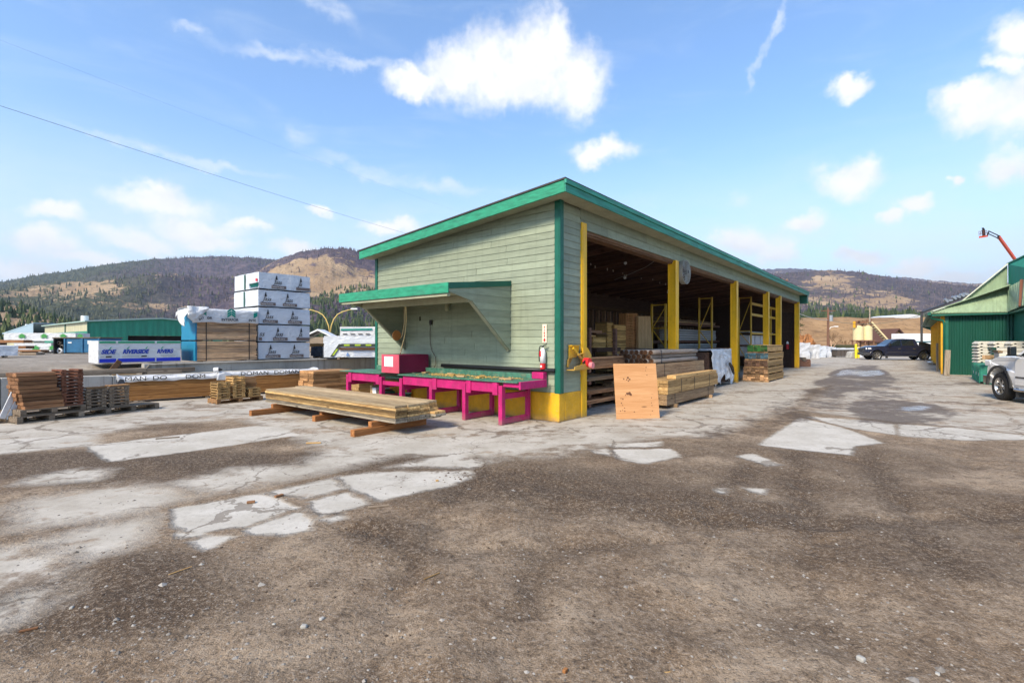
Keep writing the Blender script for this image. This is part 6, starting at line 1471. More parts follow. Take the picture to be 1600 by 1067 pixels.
mb = MB(); mb.tube([(25.1,-6.42,3.06),(25.15,-6.5,2.9),(25.2,-6.95,2.78),(25.22,-6.99,2.6),(25.22,-6.99,.1)], .05, 8); mb.build('downpipe', M['dkgreen'], gbd, smooth=True)
mb = MB(); mb.prism([(-6.45,3.2),(-6.40,3.0),(-7.0,2.75),(-7.05,3.1)], 'x', 51.5, 52.2); mb.build('far_eave', M['dkgreen'], gbd)
M['oldpost'] = wood('grey weathered post', (.42,.36,.28), (.20,.16,.12), 'z', .9, tonevar=.3)
p = G(1479,587); mb = MB(); mb.box(-.11,.11,-.05,.05,0,1.28); o = mb.build('leaning_post', M['oldpost'], bevel=.01); o.location = p; o.rotation_euler = (rad(-4),rad(4),TH-1.2); tag(o, 'weathered grey wooden post leaning on the dark green wall', 'post')
p = G(1464.5,580); mb = MB(); mb.box(-.09,.09,-.05,.05,0,1.6); o = mb.build('leaning_post', M['oldpost'], bevel=.01); o.location = p; o.rotation_euler = (0,rad(1),TH); tag(o, 'thin weathered post standing before the yellow wall', 'post')
for i, (x, y, s) in enumerate([(1457,566,.3),(1460,570,.25),(1452,563,.4)]):
    p = G(x,y); mb = MB(); crumple(mb, -s,s,-.2,.2,0,.10,.05,i+60,.15); o = finish(mb.build('rubble', M['white'] if i == 0 else M['grey'], fix=False)); o.location = p; tag(o, ['pale scrap heap at the foot of the yellow wall','second scrap piece along the yellow wall','farthest scrap piece along the yellow wall'][i], 'scrap')
# green crates with white concrete blocks
M['crate'] = paint('green crate paint', (.018,.19,.135), .55, .15, 4, .15, .3, (.08,.16,.12)); M['kerb'] = paint('pale cast concrete', (.56,.53,.46), .85, .1, 6, .2, .2, (.3,.27,.22))
for i in range(3):
    t = thing('green_crate', 'green wooden crate by the dark green wall, %s in the row' % ['farthest','middle','nearest'][i], 'crate', L(20.85-i*1.12,-8.75,0), TH, 'green crates by the wall')
    mb = MB(); mb.box(0,1.06,0,.90,.08,.76); mb.build('crate_body', M['crate'], t, bevel=.01)
    for x_ in (.04,.52,.98):
        mb = MB(); mb.box(x_,x_+.07,.903,.93,.03,.76); mb.build('batten', M['crate'], t)
    mb = MB(); mb.box(0,1.06,.903,.915,.60,.70); mb.box(-.02,-.003,.1,.8,.0,.7); mb.build('side_board', M['crate'], t)
    mb = MB(); rs = random.Random(i)
    for k in range(5): mb.box(.14+k*.07,.17+k*.07,.916,.920,.30,.42)
    mb.build('stencil_marks', M['whiteink'], t)
def kerb(label, u_, v_, z_, ln=.42):
    mb = MB(); mb.prism([(0,0),(.10,0),(.12,.05),(.18,.05),(.20,0),(.36,0),(.38,.05),(.44,.05),(.46,0),(.56,0),(.56,.05),(.46,.13),(.10,.13),(0,.05)], 'y', 0, ln); o = mb.build('concrete_block', M['kerb'], bevel=.008)
    place(o, L(u_,v_,z_), TH-1.25); tag(o, label, 'block', 'pale concrete blocks on the crates')
zz = .765
for k in range(7):
    for c in range(3):
        if c > 0 and k < 5: continue
        kerb('pale cast concrete block in the %s layer, %s column on the green crates' % (['first','second','third','fourth','fifth','sixth','seventh'][k], ['left','middle','right'][c]), 21.1-c*.42+R.uniform(-.02,.02)-(.35 if k in (0,1) else 0)*0, -7.95-c*.50*.95+R.uniform(-.02,.02)*.5, zz+k*.135, .5)
for k in range(5):
    mb = MB(); mb.box(0,1.2,0,.9,0,.125); o = mb.build('concrete_slab', M['kerb'], bevel=.01); place(o, L(19.4,-9.3,zz+k*.135), TH-.02*k); tag(o, 'pale concrete slab under the block columns, %s from below' % ['first','second','third','fourth','fifth'][k], 'slab', 'pale slabs on the crates')
mb = MB(); mb.box(0,1.9,0,.10,0,.16); o = mb.build('beige_board', M['tang'], bevel=.006); place(o, L(18.1,-7.95,1.0), TH-.6); tag(o, 'beige board lying above the white truck bonnet on the crates', 'board')
t = thing('block_pallet', 'pale block pallet behind the white truck bonnet', 'pallet load', L(16.6,-9.3,0), TH); mb = MB(); mb.box(0,1.5,0,1.1,.1,1.28); mb.build('blocks', M['kerb'], t, bevel=.02); mb = MB(); mb.box(-.02,1.52,1.0,1.13,1.29,1.36); mb.build('top_board', M['tang'], t)

# ---------------- pickups
def carpaint(name, col, met=.0):
    m, nt, bs = newmat(name); bs.inputs['Base Color'].default_value = (*col,1); bs.inputs['Roughness'].default_value = .28; bs.inputs['Metallic'].default_value = met
    bs.inputs['Coat Weight'].default_value = .8; bs.inputs['Coat Roughness'].default_value = .05
    n = N(nt); f = n.noise(n.coord(), 3, 5, .6); z = n.n('ShaderNodeSeparateXYZ'); n.put(z.inputs[0], n.coord())
    d = n.math('MULTIPLY', n.ramp(z.outputs[2], .3, .85, 1, 0), n.ramp(f, .3, .7, .05, .25)); n.put(bs.inputs['Base Color'], n.mix(d, (*col,1), (.25,.21,.165,1) if col[0] > .3 else (.03,.03,.035,1)))
    return m
M['glass'] = (lambda m: m)(flat('dark car glass', (.012,.016,.018), .04, 0, 0, .8)); M['chrome'] = flat('chrome trim', (.62,.62,.62), .15, 1.0); M['tyre'] = flat('tyre rubber', (.018,.017,.016), .85); M['rimalu'] = flat('alloy rim', (.50,.50,.50), .3, .9); M['trimgrey'] = flat('dark grey trim', (.045,.045,.045), .6); M['lamp'] = flat('lamp lens', (.65,.65,.66), .12)
def pickup(label, col, loc, rz, steer=0.0, flare=False, cabx=0.0, group=None):
    t = thing('pickup_truck', label, 'pickup truck', loc, rz, group)
    ax, wr, wb = 1.85, .40, 1.85
    def arch(xc, r_, n_=11): return [(xc+r_*math.cos(math.pi*i/(n_-1)), .40+r_*math.sin(math.pi*i/(n_-1))*1.02) for i in range(n_)]
    fr = [(2.40,.42),(2.74,.46),(2.80,.62),(2.80,1.02),(2.72,1.17),(2.40,1.265),(1.9,1.30),(1.30,1.325),(.9,1.30),(-.2,1.27),(-1.45,1.27),(-1.46,1.31),(-3.0,1.33),(-3.08,1.28),(-3.06,.62),(-3.0,.46),(-2.42,.46)]
    bot = arch(-wb, .53)[::-1]+[(-1.2,.38),(0,.36),(1.2,.38)]+arch(wb, .53)[::-1]
    poly = fr+bot
    ysl = [-1.0,-.93,-.6,0,.6,.93,1.0]
    vs = []; n_ = len(poly)
    for y in ysl:
        e = abs(y)
        for (x, z) in poly:
            xx, zz_, yy = x, z, y
            if x > 2.35: xx = x-(.30*(e**3.2))
            if z > 1.1 and x > .8: zz_ = z+.025*(1-e)-.055*max(0,(e-.85)/.15); 
            if z > 1.0: yy = y*.975
            if z < .55: yy = y*.965
            if x > 2.35: yy = yy*.965
            vs.append((xx, yy, zz_))
    fs = []
    for s in range(len(ysl)-1):
        for i in range(n_): fs.append((s*n_+i, s*n_+(i+1)%n_, (s+1)*n_+(i+1)%n_, (s+1)*n_+i))
    fs += [tuple(range(n_-1,-1,-1)), tuple((len(ysl)-1)*n_+i for i in range(n_))]
    mb = MB(); mb.add(vs, fs, .5); b = mb.build('body', col, t, smooth=False, bevel=.035, seg=3)
    b.data.polygons.foreach_set('use_smooth', [len(p.vertices) == 4 for p in b.data.polygons])
    mb = MB(); mb.box(-2.9,2.5,-.72,.72,.34,1.0); mb.build('underbody', M['black'], t)
    mb = MB(); mb.box(-2.98,-1.5,-.86,.86,1.30,1.335); mb.build('bed_cover', M['black'], t)
    # cab
    c0 = [(1.28,1.26),(-1.42,1.26)]; c1 = [(.42,1.90),(-1.12,1.93)]
    B0, B1 = .945, .735
    cab = [(1.28,-B0,1.265),(-1.44,-B0,1.265),(-1.44,B0,1.265),(1.28,B0,1.265),(.40,-B1,1.895),(-.35,-B1,1.945),(-1.20,-B1,1.91),(-1.20,B1,1.91),(-.35,B1,1.945),(.40,B1,1.895)]
    mb = MB(); mb.add(cab, [(0,1,6,5,4),(3,9,8,7,2),(0,4,9,3),(1,2,7,6),(4,5,8,9),(5,6,7,8),(0,3,2,1)], .5); cb = mb.build('cab', col, t, bevel=.045, seg=3)
    # glass lies on the slanting cab sides
    def side(poly_, s, name, mat, th=.008):
        P = []
        for x, z in poly_:
            k = (z-1.265)/.65; y = B0+(B1-B0)*k; P.append(Vector((x,s*(y+.003),z)))
        mb = MB(); mb.slab(P, (0,s,.3), th); return mb.build(name, mat, cb)
    for s in (-1,1):
        side([(1.02,1.30),(-.02,1.31),(-.02,1.83),(.36,1.82)], s, 'window', M['glass']); side([(-.12,1.31),(-1.08,1.32),(-1.0,1.82),(-.12,1.84)], s, 'window', M['glass'])
        for a, bb in ((1.12,-.06),(-.09,-1.20)):
            mb = MB(); yy = s*1.0
            mb.prism([(a,.50),(bb,.50),(bb,1.22),(a-.02,1.22)], 'y', s*.990, s*1.006); d_ = mb.build('door', col, t, bevel=.006)
            mb = MB(); mb.box(bb+.08,bb+.28,s*1.008,s*1.035,1.03,1.07); mb.build('handle', M['chrome'], d_, bevel=.008)
            mb = MB(); mb.box(bb+.05,a-.05,s*1.007,s*1.018,.70,.735); mb.build('side_moulding', M['trimgrey'], d_)
        mb = MB(); mb.box(-1.2,1.15,s*.90,s*1.03,.33,.40); mb.build('side_step', M['trimgrey'] if not flare else M['chrome'], t, bevel=.02)
        mb = MB(); mb.box(.88,1.02,s*1.0,s*1.24,1.30,1.335); mb.build('mirror_arm', M['black'], t)
        mb = MB(); mb.box(.86,1.0,s*1.08,s*1.24,1.30,1.56); mr = mb.build('mirror', M['black'], t, bevel=.03, seg=2)
        mb = MB(); mb.box(.852,.858,s*1.10,s*1.22,1.33,1.53); mb.build('mirror_glass', M['glass'], mr)
        for xc in (wb,-wb):
            mb = MB(); N_ = 16; a_ = [(xc+.53*math.cos(math.pi*i/N_), .40+.54*math.sin(math.pi*i/N_)) for i in range(N_+1)]; o_ = [(xc+.60*math.cos(math.pi*i/N_), .40+.61*math.sin(math.pi*i/N_)) for i in range(N_+1)]
            for i in range(N_): mb.prism([a_[i],a_[i+1],o_[i+1],o_[i]], 'y', s*.96, s*1.022)
            mb.build('wheel_arch_trim', M['trimgrey'] if flare else col, t)
        mb = MB(); mb.prism([(2.30,.98),(2.60,.98),(2.60,1.12),(2.36,1.13)], 'y', s*.925, s*.965); mb.obb((2.64,s*.74,1.05),(.10,.36,.17),Matrix.Rotation(-s*.42,3,'Z')); mb.build('headlight', M['lamp'], t, bevel=.01)
        mb = MB(); mb.box(-3.09,-3.03,s*.82,s*.97,.95,1.25); mb.build('tail_lamp', M['red'], t)
        for xc, st in ((wb,steer),(-wb,0)):
            w = bpy.data.objects.new('wheel', None); COL.objects.link(w); w.parent = t; w.location = (xc,s*.86,wr); w.rotation_euler = (0,0,st); w.empty_display_size = .2
            mb = MB(); mb.lathe([(.24,-.12),(.33,-.135),(.385,-.115),(wr,-.08),(wr,.08),(.385,.115),(.33,.135),(.24,.12),(.24,-.12)], 36, 'y'); mb.build('tyre', M['tyre'], w, smooth=False)
            mb = MB(); mb.lathe([(.245,.125*1),(.245,-.1),(.20,-.06),(.20,.06),(.235,.12),(.245,.125)], 32, 'y')
            mb.lathe([(0,s*.085),(.06,s*.09),(.075,s*.06),(.06,s*.03),(0,s*.03)], 16, 'y')
            for k in range(6):
                tt = k*math.pi/3+.2
                for dd in (-.13,.13): mb.bar((math.cos(tt)*.05,s*.07,math.sin(tt)*.05),(math.cos(tt+dd)*.225,s*.095,math.sin(tt+dd)*.225),.04,.03,(0,1,0))
            mb.build('rim', M['rimalu'], w, smooth=False)
            mb = MB(); mb.lathe([(0,s*-.02),(.235,s*-.02),(.235,s*-.04),(0,s*-.04)], 24, 'y'); mb.build('brake_disc', M['black'], w)
    P = [Vector(p_) for p_ in ((1.16,-.84,1.33),(1.16,.84,1.33),(.47,.70,1.86),(.47,-.70,1.86))]; nn = (P[1]-P[0]).cross(P[3]-P[0]).normalized(); mb = MB(); mb.slab([p_+nn*.004 for p_ in P], nn, .008); mb.build('windshield', M['glass'], cb)
    P = [Vector(p_) for p_ in ((-1.41,-.8,1.34),(-1.25,-.68,1.85),(-1.25,.68,1.85),(-1.41,.8,1.34))]; nn = (P[1]-P[0]).cross(P[3]-P[0]).normalized(); nn = nn if nn.x < 0 else -nn; mb = MB(); mb.slab([p_+nn*.004 for p_ in P], nn, .008); mb.build('rear_window', M['glass'], cb)
    mb = MB(); mb.box(2.72,2.815,-.58,.58,.72,1.10); g_ = mb.build('grille', M['chrome'] if flare else M['trimgrey'], t, bevel=.02)
    mb = MB()
    for k in range(4): mb.box(2.80,2.825,-.54,.54,.76+k*.08,.79+k*.08)
    mb.build('grille_bars', M['black'], g_)
    mb = MB(); mb.add([(2.60,-.97,.44),(2.60,.97,.44),(2.60,.97,.68),(2.60,-.97,.68),(2.60,-.97,.44),(2.86,-.6,.44),(2.86,.6,.44),(2.60,.97,.44),(2.86,-.6,.68),(2.86,.6,.68)], [(0,1,2,3),(0,5,6,1),(3,2,9,8),(0,3,8,5),(5,8,9,6),(1,6,9,2)], .5); mb.build('front_bumper', M['chrome'] if flare else M['trimgrey'], t, bevel=.03, seg=2)
    for s in (-1,1):
        mb = MB(); mb.prism([(2.35,.44),(2.66,.44),(2.66,.68),(2.35,.68)], 'y', s*.965, s*.985); mb.build('bumper_end', M['chrome'] if flare else M['trimgrey'], t, bevel=.01)
        mb = MB(); mb.box(-2.6+3.62,-2.6+3.72,s*.74,s*.98,.16,.42); mb.build('mud_flap', M['trimgrey'], t)
    mb = MB(); mb.box(-3.2,-3.06,-.95,.95,.45,.68); mb.build('rear_bumper', M['chrome'], t, bevel=.02)
    mb = MB(); mb.box(-.05,.0,-.0,.0,1.9,1.95) if 0 else None
    return t
WH = Vector((math.cos(rad(71.4)),math.sin(rad(71.4)),0)); WN = Vector((-WH.y,WH.x,0)); WT = G(1565,625)-WN*.93-WH*1.85
pickup('white pickup truck entering cut off by the right edge', carpaint('white car paint', (.80,.79,.77)), WT, rad(71.4), 0.0, True)
ra_, fa_ = G(1445.5,563), G(1370.5,562.4); md = (ra_+fa_)/2; hd = math.atan2(fa_.y-ra_.y, fa_.x-ra_.x); lf = Vector((-math.sin(hd), math.cos(hd), 0))
bt = pickup('dark navy crew cab pickup truck parked across the drive', carpaint('navy car paint', (.006,.010,.030), 0), md-lf*.98, hd, 0, False)
mb = MB(); mb.prism([(-1.46,1.34),(-2.75,1.34),(-1.9,1.62),(-1.5,1.66)], 'y', .78, .84); mb.build('bed_rail_bar', M['black'], bt)

# ---------------- things at the far end of the drive
wr_ = [(1240,1270,49,1.45,'large white wrapped bale left of the pole, nearest the shed'),(1270,1284,50,1.25,'second white wrapped bale left of the pole'),(1280,1293,52,1.15,'grey white wrapped bale just left of the pole'),(1292,1301,53,1.05,'white and pink wrapped bale behind the pole foot'),(1301,1309,54,1.0,'narrow white wrapped bale right of the pole')]
for i, (a, b, Y, h_, lab) in enumerate(wr_):
    p = at(a, HZ, Y); q = at(b, HZ, Y); mb = MB(); crumple(mb, 0, (q-p).x-.12, 0, 1.4, 0, h_+.1, .10, 90+i, .22); o = finish(mb.build('wrapped_bale', [M['wrapw'],M['wrapw'],M['wrap2'],M['wrap'],M['wrapw']][i], fix=False)); place(o, Vector((p.x,p.y,0)), .15); tag(o, lab, 'bale', 'wrapped bales at the end of the drive')
p = at(1309, HZ, 53); t = thing('stone_pallet', 'dark stone pallets right of the wrapped bales', 'pallet load', Vector((p.x,p.y,0)), .05)
for k in range(4):
    mb = MB(); mb.box(k*.42,k*.42+.36,0,1,.1,.82); mb.build('stone_column', flat('dark stone', (.085,.07,.06), .9) if k == 0 else bpy.data.materials['dark stone'], t, bevel=.03)
mb = MB(); crumple(mb, -.1, 1.8, -.05, 1.05, .82, .98, .05, 99, .2); finish(mb.build('snowy_cover', M['wrap'], t, fix=False))
p = at(1331, HZ, 51); mb = MB(); mb.prism([(-.45,0),(.5,0),(.42,.35),(.1,.72),(-.25,.62)], 'y', -.3, .4); o = mb.build('boulder', M['conc'], bevel=.08, seg=2); place(o, Vector((p.x,p.y,0)), .2); tag(o, 'grey boulder beside the yellow bollards', 'boulder')
for i, (x, Y, h_, lab) in enumerate([(1337.5,50,1.45,'left yellow bollard before the silos'),(1341.5,50.5,1.15,'right shorter yellow bollard before the silos')]):
    p = at(x, HZ, Y); mb = MB(); mb.cyl((0,0,0),(0,0,h_),.11,None,12); o = mb.build('bollard', flat('bright bollard yellow', (.78,.60,.02), .5) if i == 0 else bpy.data.materials['bright bollard yellow'], bevel=.02); place(o, Vector((p.x,p.y,0))); tag(o, lab, 'bollard', 'yellow bollards before the silos')
p = at(1349, HZ, 54); mb = MB(); crumple(mb, -.9, .9, 0, .9, 0, .75, .3, 120, .2); o = finish(mb.build('gravel_heap', M['wrap2'], fix=False)); place(o, Vector((p.x,p.y,0)), .1); tag(o, 'pale covered heap left of the navy pickup', 'heap')
p = at(1256, 572, 34); p = G(1258,573); t = thing('pipe_cradle', 'dark wooden cradle with a curved hollow beside the last post', 'cradle', p, .1); mb = MB(); mb.prism([(-.42,0),(.42,0),(.42,.42),(.36,.52),(.22,.40),(.0,.33),(-.15,.36),(-.28,.52),(-.42,.52)], 'y', 0, .8); mb.build('cradle_body', M['darkwood'], t, bevel=.02)
mb = MB(); mb.cyl((-.05,-.02,.50),(-.05,.82,.50),.14,None,14); mb.build('hollow_pipe', M['grey'], t)
p = at(1256, HZ, 60); mb = MB(); crumple(mb, -1.4, 1.5, -1, 1.2, 0, 2.3, .7, 121, .4); o = finish(mb.build('bark_heap', soilmat('orange bark', (.30,.13,.05,1), (.40,.19,.08,1), (.18,.075,.03,1), 1.0), fix=False)); place(o, Vector((p.x,p.y,0)), .3)
for v_ in o.data.vertices:
    k = max(0, v_.co.z)/2.3; v_.co.x *= 1-.55*k; v_.co.y *= 1-.5*k
tag(o, 'orange bark heap behind the white bales', 'heap')
# utility pole
p = at(1294, HZ, 62); t = thing('utility_pole', 'dark utility pole with grey transformer and small lamp arm', 'utility pole', Vector((p.x,p.y,0)), 0)
mb = MB(); mb.cyl((0,0,0),(0,0,5.9),.17,.11,10); mb.build('pole', M['darkwood'], t, smooth=False); mb = MB(); mb.cyl((.32,0,4.25),(.32,0,5.0),.24,None,14); mb.build('transformer', M['steel'], t)
mb = MB(); mb.tube([(0,0,3.1),(.3,-.1,3.5),(.75,-.2,3.6)], .04, 6); mb.obb((.9,-.2,3.58),(.4,.16,.12)); mb.build('lamp_arm', M['white'], t); mb = MB(); mb.bar((-.9,0,5.55),(.9,0,5.55),.08,.1); mb.build('crossarm', M['darkwood'], t)
p = at(1359, HZ, 100); t = thing('utility_pole', 'pale utility pole standing behind the silos', 'utility pole', Vector((p.x,p.y,0)), 0); mb = MB(); mb.cyl((0,0,0),(0,0,8.6),.16,.11,8); mb.build('pole', M['oldpost'], t); mb = MB(); mb.bar((-.9,0,8.2),(.9,0,8.2),.1,.12); mb.build('crossarm', M['oldpost'], t)
p = at(1224, HZ, 70); t = thing('utility_pole', 'utility pole whose crossarm shows above the shed roof', 'utility pole', Vector((p.x,p.y,0)), .1); mb = MB(); mb.cyl((-.45,0,0),(-.45,0,10.75),.16,.10,8); mb.build('pole', M['darkwood'], t); mb = MB(); mb.bar((-.6,0,10.35),(.75,0,10.35),.1,.12); mb.build('crossarm', M['darkwood'], t); mb = MB(); mb.cyl((.0,0,10.41),(.0,0,10.6),.07); mb.build('insulator', M['grey'], t)
mb = MB(); mb.cyl((.55,0,10.41),(.55,0,10.6),.07); mb.build('insulator', M['grey'], t)
cable('overhead_cable', 'pale overhead cable from the shed end to the dark utility pole', 'cable', sag(at(1225,479,40), at(1294,500,62), .3), .03, M['steel'])
cable('overhead_cable', 'overhead cable from the dark utility pole to the green building', 'cable', sag(at(1294,500,62), at(1465,482,60), 1.1), .025, M['wire'])
cable('overhead_cable', 'upper overhead cable crossing above the brown grass bank', 'cable', sag(at(1230,488,62), at(1480,487,64), .1), .02, M['wire'])
cable('overhead_cable', 'high cable rising to the roof of the green building', 'cable', sag(at(1359,493,100), at(1510,478,58), 1.0), .02, M['wire'])
# silos with conveyor
p = at(1339, HZ, 72); t = thing('silo_plant', 'cream twin silo plant with sloping conveyor and rusty top machinery', 'silo', Vector((p.x,p.y,0)), 0)
scr = paint('cream silo paint', (.66,.55,.30), .55, .08, 3, .1, .25, (.38,.27,.13)); rust = flat('rusty machinery', (.20,.10,.055), .85)
for x_ in (.68,1.98):
    mb = MB(); mb.cyl((x_,.7,1.9),(x_,.7,3.8),.66,None,22); mb.cyl((x_,.7,3.8),(x_,.7,4.05),.66,.25,22); mb.build('silo', scr, t, smooth=False)
for x_ in (.15,1.33,2.55):
    mb = MB(); mb.box(x_-.08,x_+.08,.1,.26,0,1.9); mb.box(x_-.08,x_+.08,1.1,1.26,0,1.9); mb.build('leg', rust, t)
mb = MB(); mb.box(0,2.7,0,1.4,1.78,1.9); mb.build('platform', rust, t)
rs = random.Random(4); mb = MB()
for i in range(14): mb.obb((.5+rs.random()*1.7,.3+rs.random()*.8,4.05+rs.random()*.7), (rs.uniform(.2,.5),rs.uniform(.2,.5),rs.uniform(.1,.35)), Matrix.Rotation(rs.random()*2,3,'Z'))
mb.box(.0,.12,.2,.3,3.8,4.7); mb.box(2.2,2.3,.2,.3,3.8,5.0); mb.build('top_machinery', rust, t)
mb = MB(); mb.bar((2.2,.1,4.55),(4.6,.1,1.9),.12,.2); mb.bar((2.2,.75,4.55),(4.6,.75,1.9),.12,.2)
mb.build('conveyor_frame', scr, t)
mb = MB()
for k in range(9): mb.bar(Vector((2.2,.1,4.5)).lerp(Vector((4.6,.1,1.85)), k/8), Vector((2.2,.75,4.5)).lerp(Vector((4.6,.75,1.85)), k/8), .22, .14)
mb.build('conveyor_rollers', rust, t)
mb = MB(); mb.box(-.25,.0,.3,.5,3.7,4.65); mb.build('yellow_column', M['yellow'], t)
p = at(1311, HZ, 66); mb = MB(); mb.box(0,2.6,0,2,.35,1.25); o = mb.build('dark_container', flat('dark olive', (.055,.055,.02), .8), bevel=.03); place(o, Vector((p.x,p.y,0)), 0); tag(o, 'dark olive container left of the silos', 'container')
mb = MB(); mb.box(-.2,2.2,-.06,1.9,.15,.35); o = mb.build('yellow_sled', M['yellow'], bevel=.02); place(o, Vector((p.x,p.y,0)), 0); tag(o, 'yellow sled under the dark olive container', 'sled')
for i, (x, Y, w_, h_, m_) in enumerate([(1347,68,1.6,1.3,'redbrown'),(1356,67,1.2,1.0,'darkwood'),(1318,58,2.2,.75,'grey'),(1372,66,1.6,1.15,'grey')]):
    p = at(x, HZ, Y); mb = MB(); rs = random.Random(i)
    for k in range(7): mb.obb((rs.uniform(-.5,.5)*w_,rs.uniform(-.3,.3),h_*rs.uniform(.2,.8)), (w_*rs.uniform(.2,.5),.5,h_*rs.uniform(.2,.4)), Matrix.Rotation(rs.random(),3,'Z'))
    o = mb.build('scrap_heap', M[m_]); place(o, Vector((p.x,p.y,0)), 0); tag(o, ['red-brown scrap heap under the silos','dark scrap heap under the conveyor','grey stone heap in front of the olive container','grey scrap heap behind the navy pickup bonnet'][i], 'heap')
p = at(1385, HZ, 80); t = thing('house', 'small brown house with steep dark gable roof behind the navy pickup', 'house', Vector((p.x,p.y,0)), .0); mb = MB(); mb.prism([(0,0),(2.9,0),(2.9,2.2),(1.75,3.55),(.4,2.1),(0,1.7)], 'y', 0, 6); mb.build('wall', flat('orange brown wall', (.34,.18,.08), .8), t)
mb = MB(); mb.bar((-.3,3,1.55),(1.7,3,3.75),7,.16,(0,0,1)); mb.bar((1.7,3,3.75),(3.2,3,2.2),7,.16,(0,0,1)); mb.build('roof', flat('dark brown roof', (.10,.045,.03), .8), t)
p = at(1413, HZ, 72); t = thing('long_trailer', 'long white trailer with a dark stripe beside the yellow wall', 'trailer', Vector((p.x,p.y,0)), 0); mb = MB(); mb.box(0,9,0,2.5,.4,2.85); mb.build('trailer_body', M['white'], t, bevel=.05); mb = MB(); mb.box(.05,9,-.03,-.003,1.55,1.75); mb.build('dark_stripe', flat('teal grey stripe', (.06,.13,.15), .6), t); mb = MB(); mb.box(.4,.6,.2,.4,0,.4); mb.box(8,8.2,.2,.4,0,.4); mb.build('support_leg', M['darksteel'], t)
p = at(1422, HZ, 105); t = thing('white_dome', 'long low white dome tent on top of the grass bank', 'tent', Vector((p.x,p.y,5.75)), .05)
mb = MB()
def dome(a, b): tt = math.pi*a; return (-3.5*math.cos(tt), 8*b, 1.75*math.sin(tt)**.8 if math.sin(tt) > 0 else 0)
mb.grid(dome, 20, 2); mb.add([(-3.5*math.cos(math.pi*i/20),0,1.75*max(0,math.sin(math.pi*i/20))**.8) for i in range(21)], [tuple(range(21))]); o = mb.build('cover', M['wrapw'], t, fix=False)
p = at(1376, HZ, 900); hz_ = at(1376, 457, 900).z; t = thing('lattice_mast', 'pale lattice mast on the far hillside', 'mast', Vector((p.x,p.y,hz_-8)), 0); mb = MB()
for a, b in ((-1,-1),(1,-1),(1,1),(-1,1)): mb.bar((a*2.2,b*2.2,0),(a*.5,b*.5,26),.5,.5)
for k in range(5): z_ = 3+k*5; w_ = 2.2-1.7*z_/26; mb.bar((-w_,-w_,z_),(w_,-w_,z_+3),.35,.35); mb.bar((w_,-w_,z_),(-w_,-w_,z_+3),.35,.35)
mb.build('lattice', M['white'], t)
# grey roof edge behind the green building
p, q = at(1440, 488, 58), at(1509, 463.5, 58); mb = MB(); mb.bar(p, q, .5, .16); 
t = thing('roof_ladder', 'grey roof rail rising behind the eave of the green building', 'rail', Vector((0,0,0))); mb.build('rail', M['darksteel'], t); mb = MB(); rs = random.Random(2)
for k in range(6): c_ = p.lerp(q, .55+.09*k); mb.obb(c_+Vector((0,0,.2+.15*rs.random())), (.5,.3,.25), Matrix.Rotation(rs.random(),3,'Y'))
mb.build('fittings', M['steel'], t); mb = MB(); mb.cyl((p.x,p.y,0),(p.x,p.y,p.z),.12); mb.cyl((q.x,q.y,0),(q.x,q.y,q.z),.12); mb.build('support', M['darksteel'], t)
# boom lift
A_, B_, C_, D_ = at(1600,425,60), at(1560.5,370,58), at(1544.5,363,57), at(1537,365,56.5)
t = thing('boom_lift', 'orange red boom lift raised above the green building roof', 'boom lift', Vector((0,0,0))); orr = flat('orange red boom', (.58,.07,.02), .45)
bs_ = A_+(A_-B_).normalized()*6.0; bs_.z = max(bs_.z, 1.8)
mb = MB(); mb.bar(bs_, B_, .22, .28); mb.build('boom', orr, t); mb = MB(); mb.bar(B_+Vector((0,0,.12)), C_+Vector((0,0,.15)), .09, .07); mb.bar(B_-Vector((0,0,.22)), C_-Vector((0,0,.18)), .09, .07); mb.bar(B_+Vector((0,0,.15)), B_-Vector((0,0,.25)), .2, .14, (0,1,0)); mb.build('jib', M['black'], t)
mb = MB(); mb.bar(C_, D_+Vector((.4,0,-.3)), .12, .14); mb.build('jib_end', M['black'], t)
bk = bpy.data.objects.new('basket', None); COL.objects.link(bk); bk.parent = t; bk.location = D_+Vector((-.2,0,-.55)); bk.rotation_euler = (0,rad(-8),.3); bk.scale = (.55,.55,.75); bk.location = D_+Vector((-.05,0,-.35))
mb = MB(); mb.box(-.55,.55,-.45,.45,-.14,.10); mb.build('floor', orr, bk)
mb = MB()
for z_ in (.5,.85): mb.bar((-.5,-.4,z_),(.5,-.4,z_),.05,.05); mb.bar((-.5,.4,z_),(.5,.4,z_),.05,.05); mb.bar((-.5,-.4,z_),(-.5,.4,z_),.05,.05); mb.bar((.5,-.4,z_),(.5,.4,z_),.05,.05)
for x_ in (-.5,0,.5):
    for y_ in (-.4,.4): mb.bar((x_,y_,.05),(x_,y_,.9),.05,.05,(0,1,0))
mb.build('railing', flat('rusty rail', (.16,.05,.03), .6), bk); mb = MB(); mb.box(.05,.40,-.2,.2,.1,1.05); mb.obb((.25,0,1.15),(.5,.3,.14),Matrix.Rotation(.6,3,'Y')); mb.build('control_box', M['black'], bk)
mb = MB(); mb.box(bs_.x-1.2,bs_.x+1.2,bs_.y-1,bs_.y+1,.55,1.7); mb.build('turret', orr, t, bevel=.08)
for a in (-1,1):
    for b in (-1,1):
        mb = MB(); mb.cyl((bs_.x+a*1.2,bs_.y+b*1.1-.15,.5),(bs_.x+a*1.2,bs_.y+b*1.1+.15,.5),.5,None,20); mb.build('wheel', M['tyre'], t)
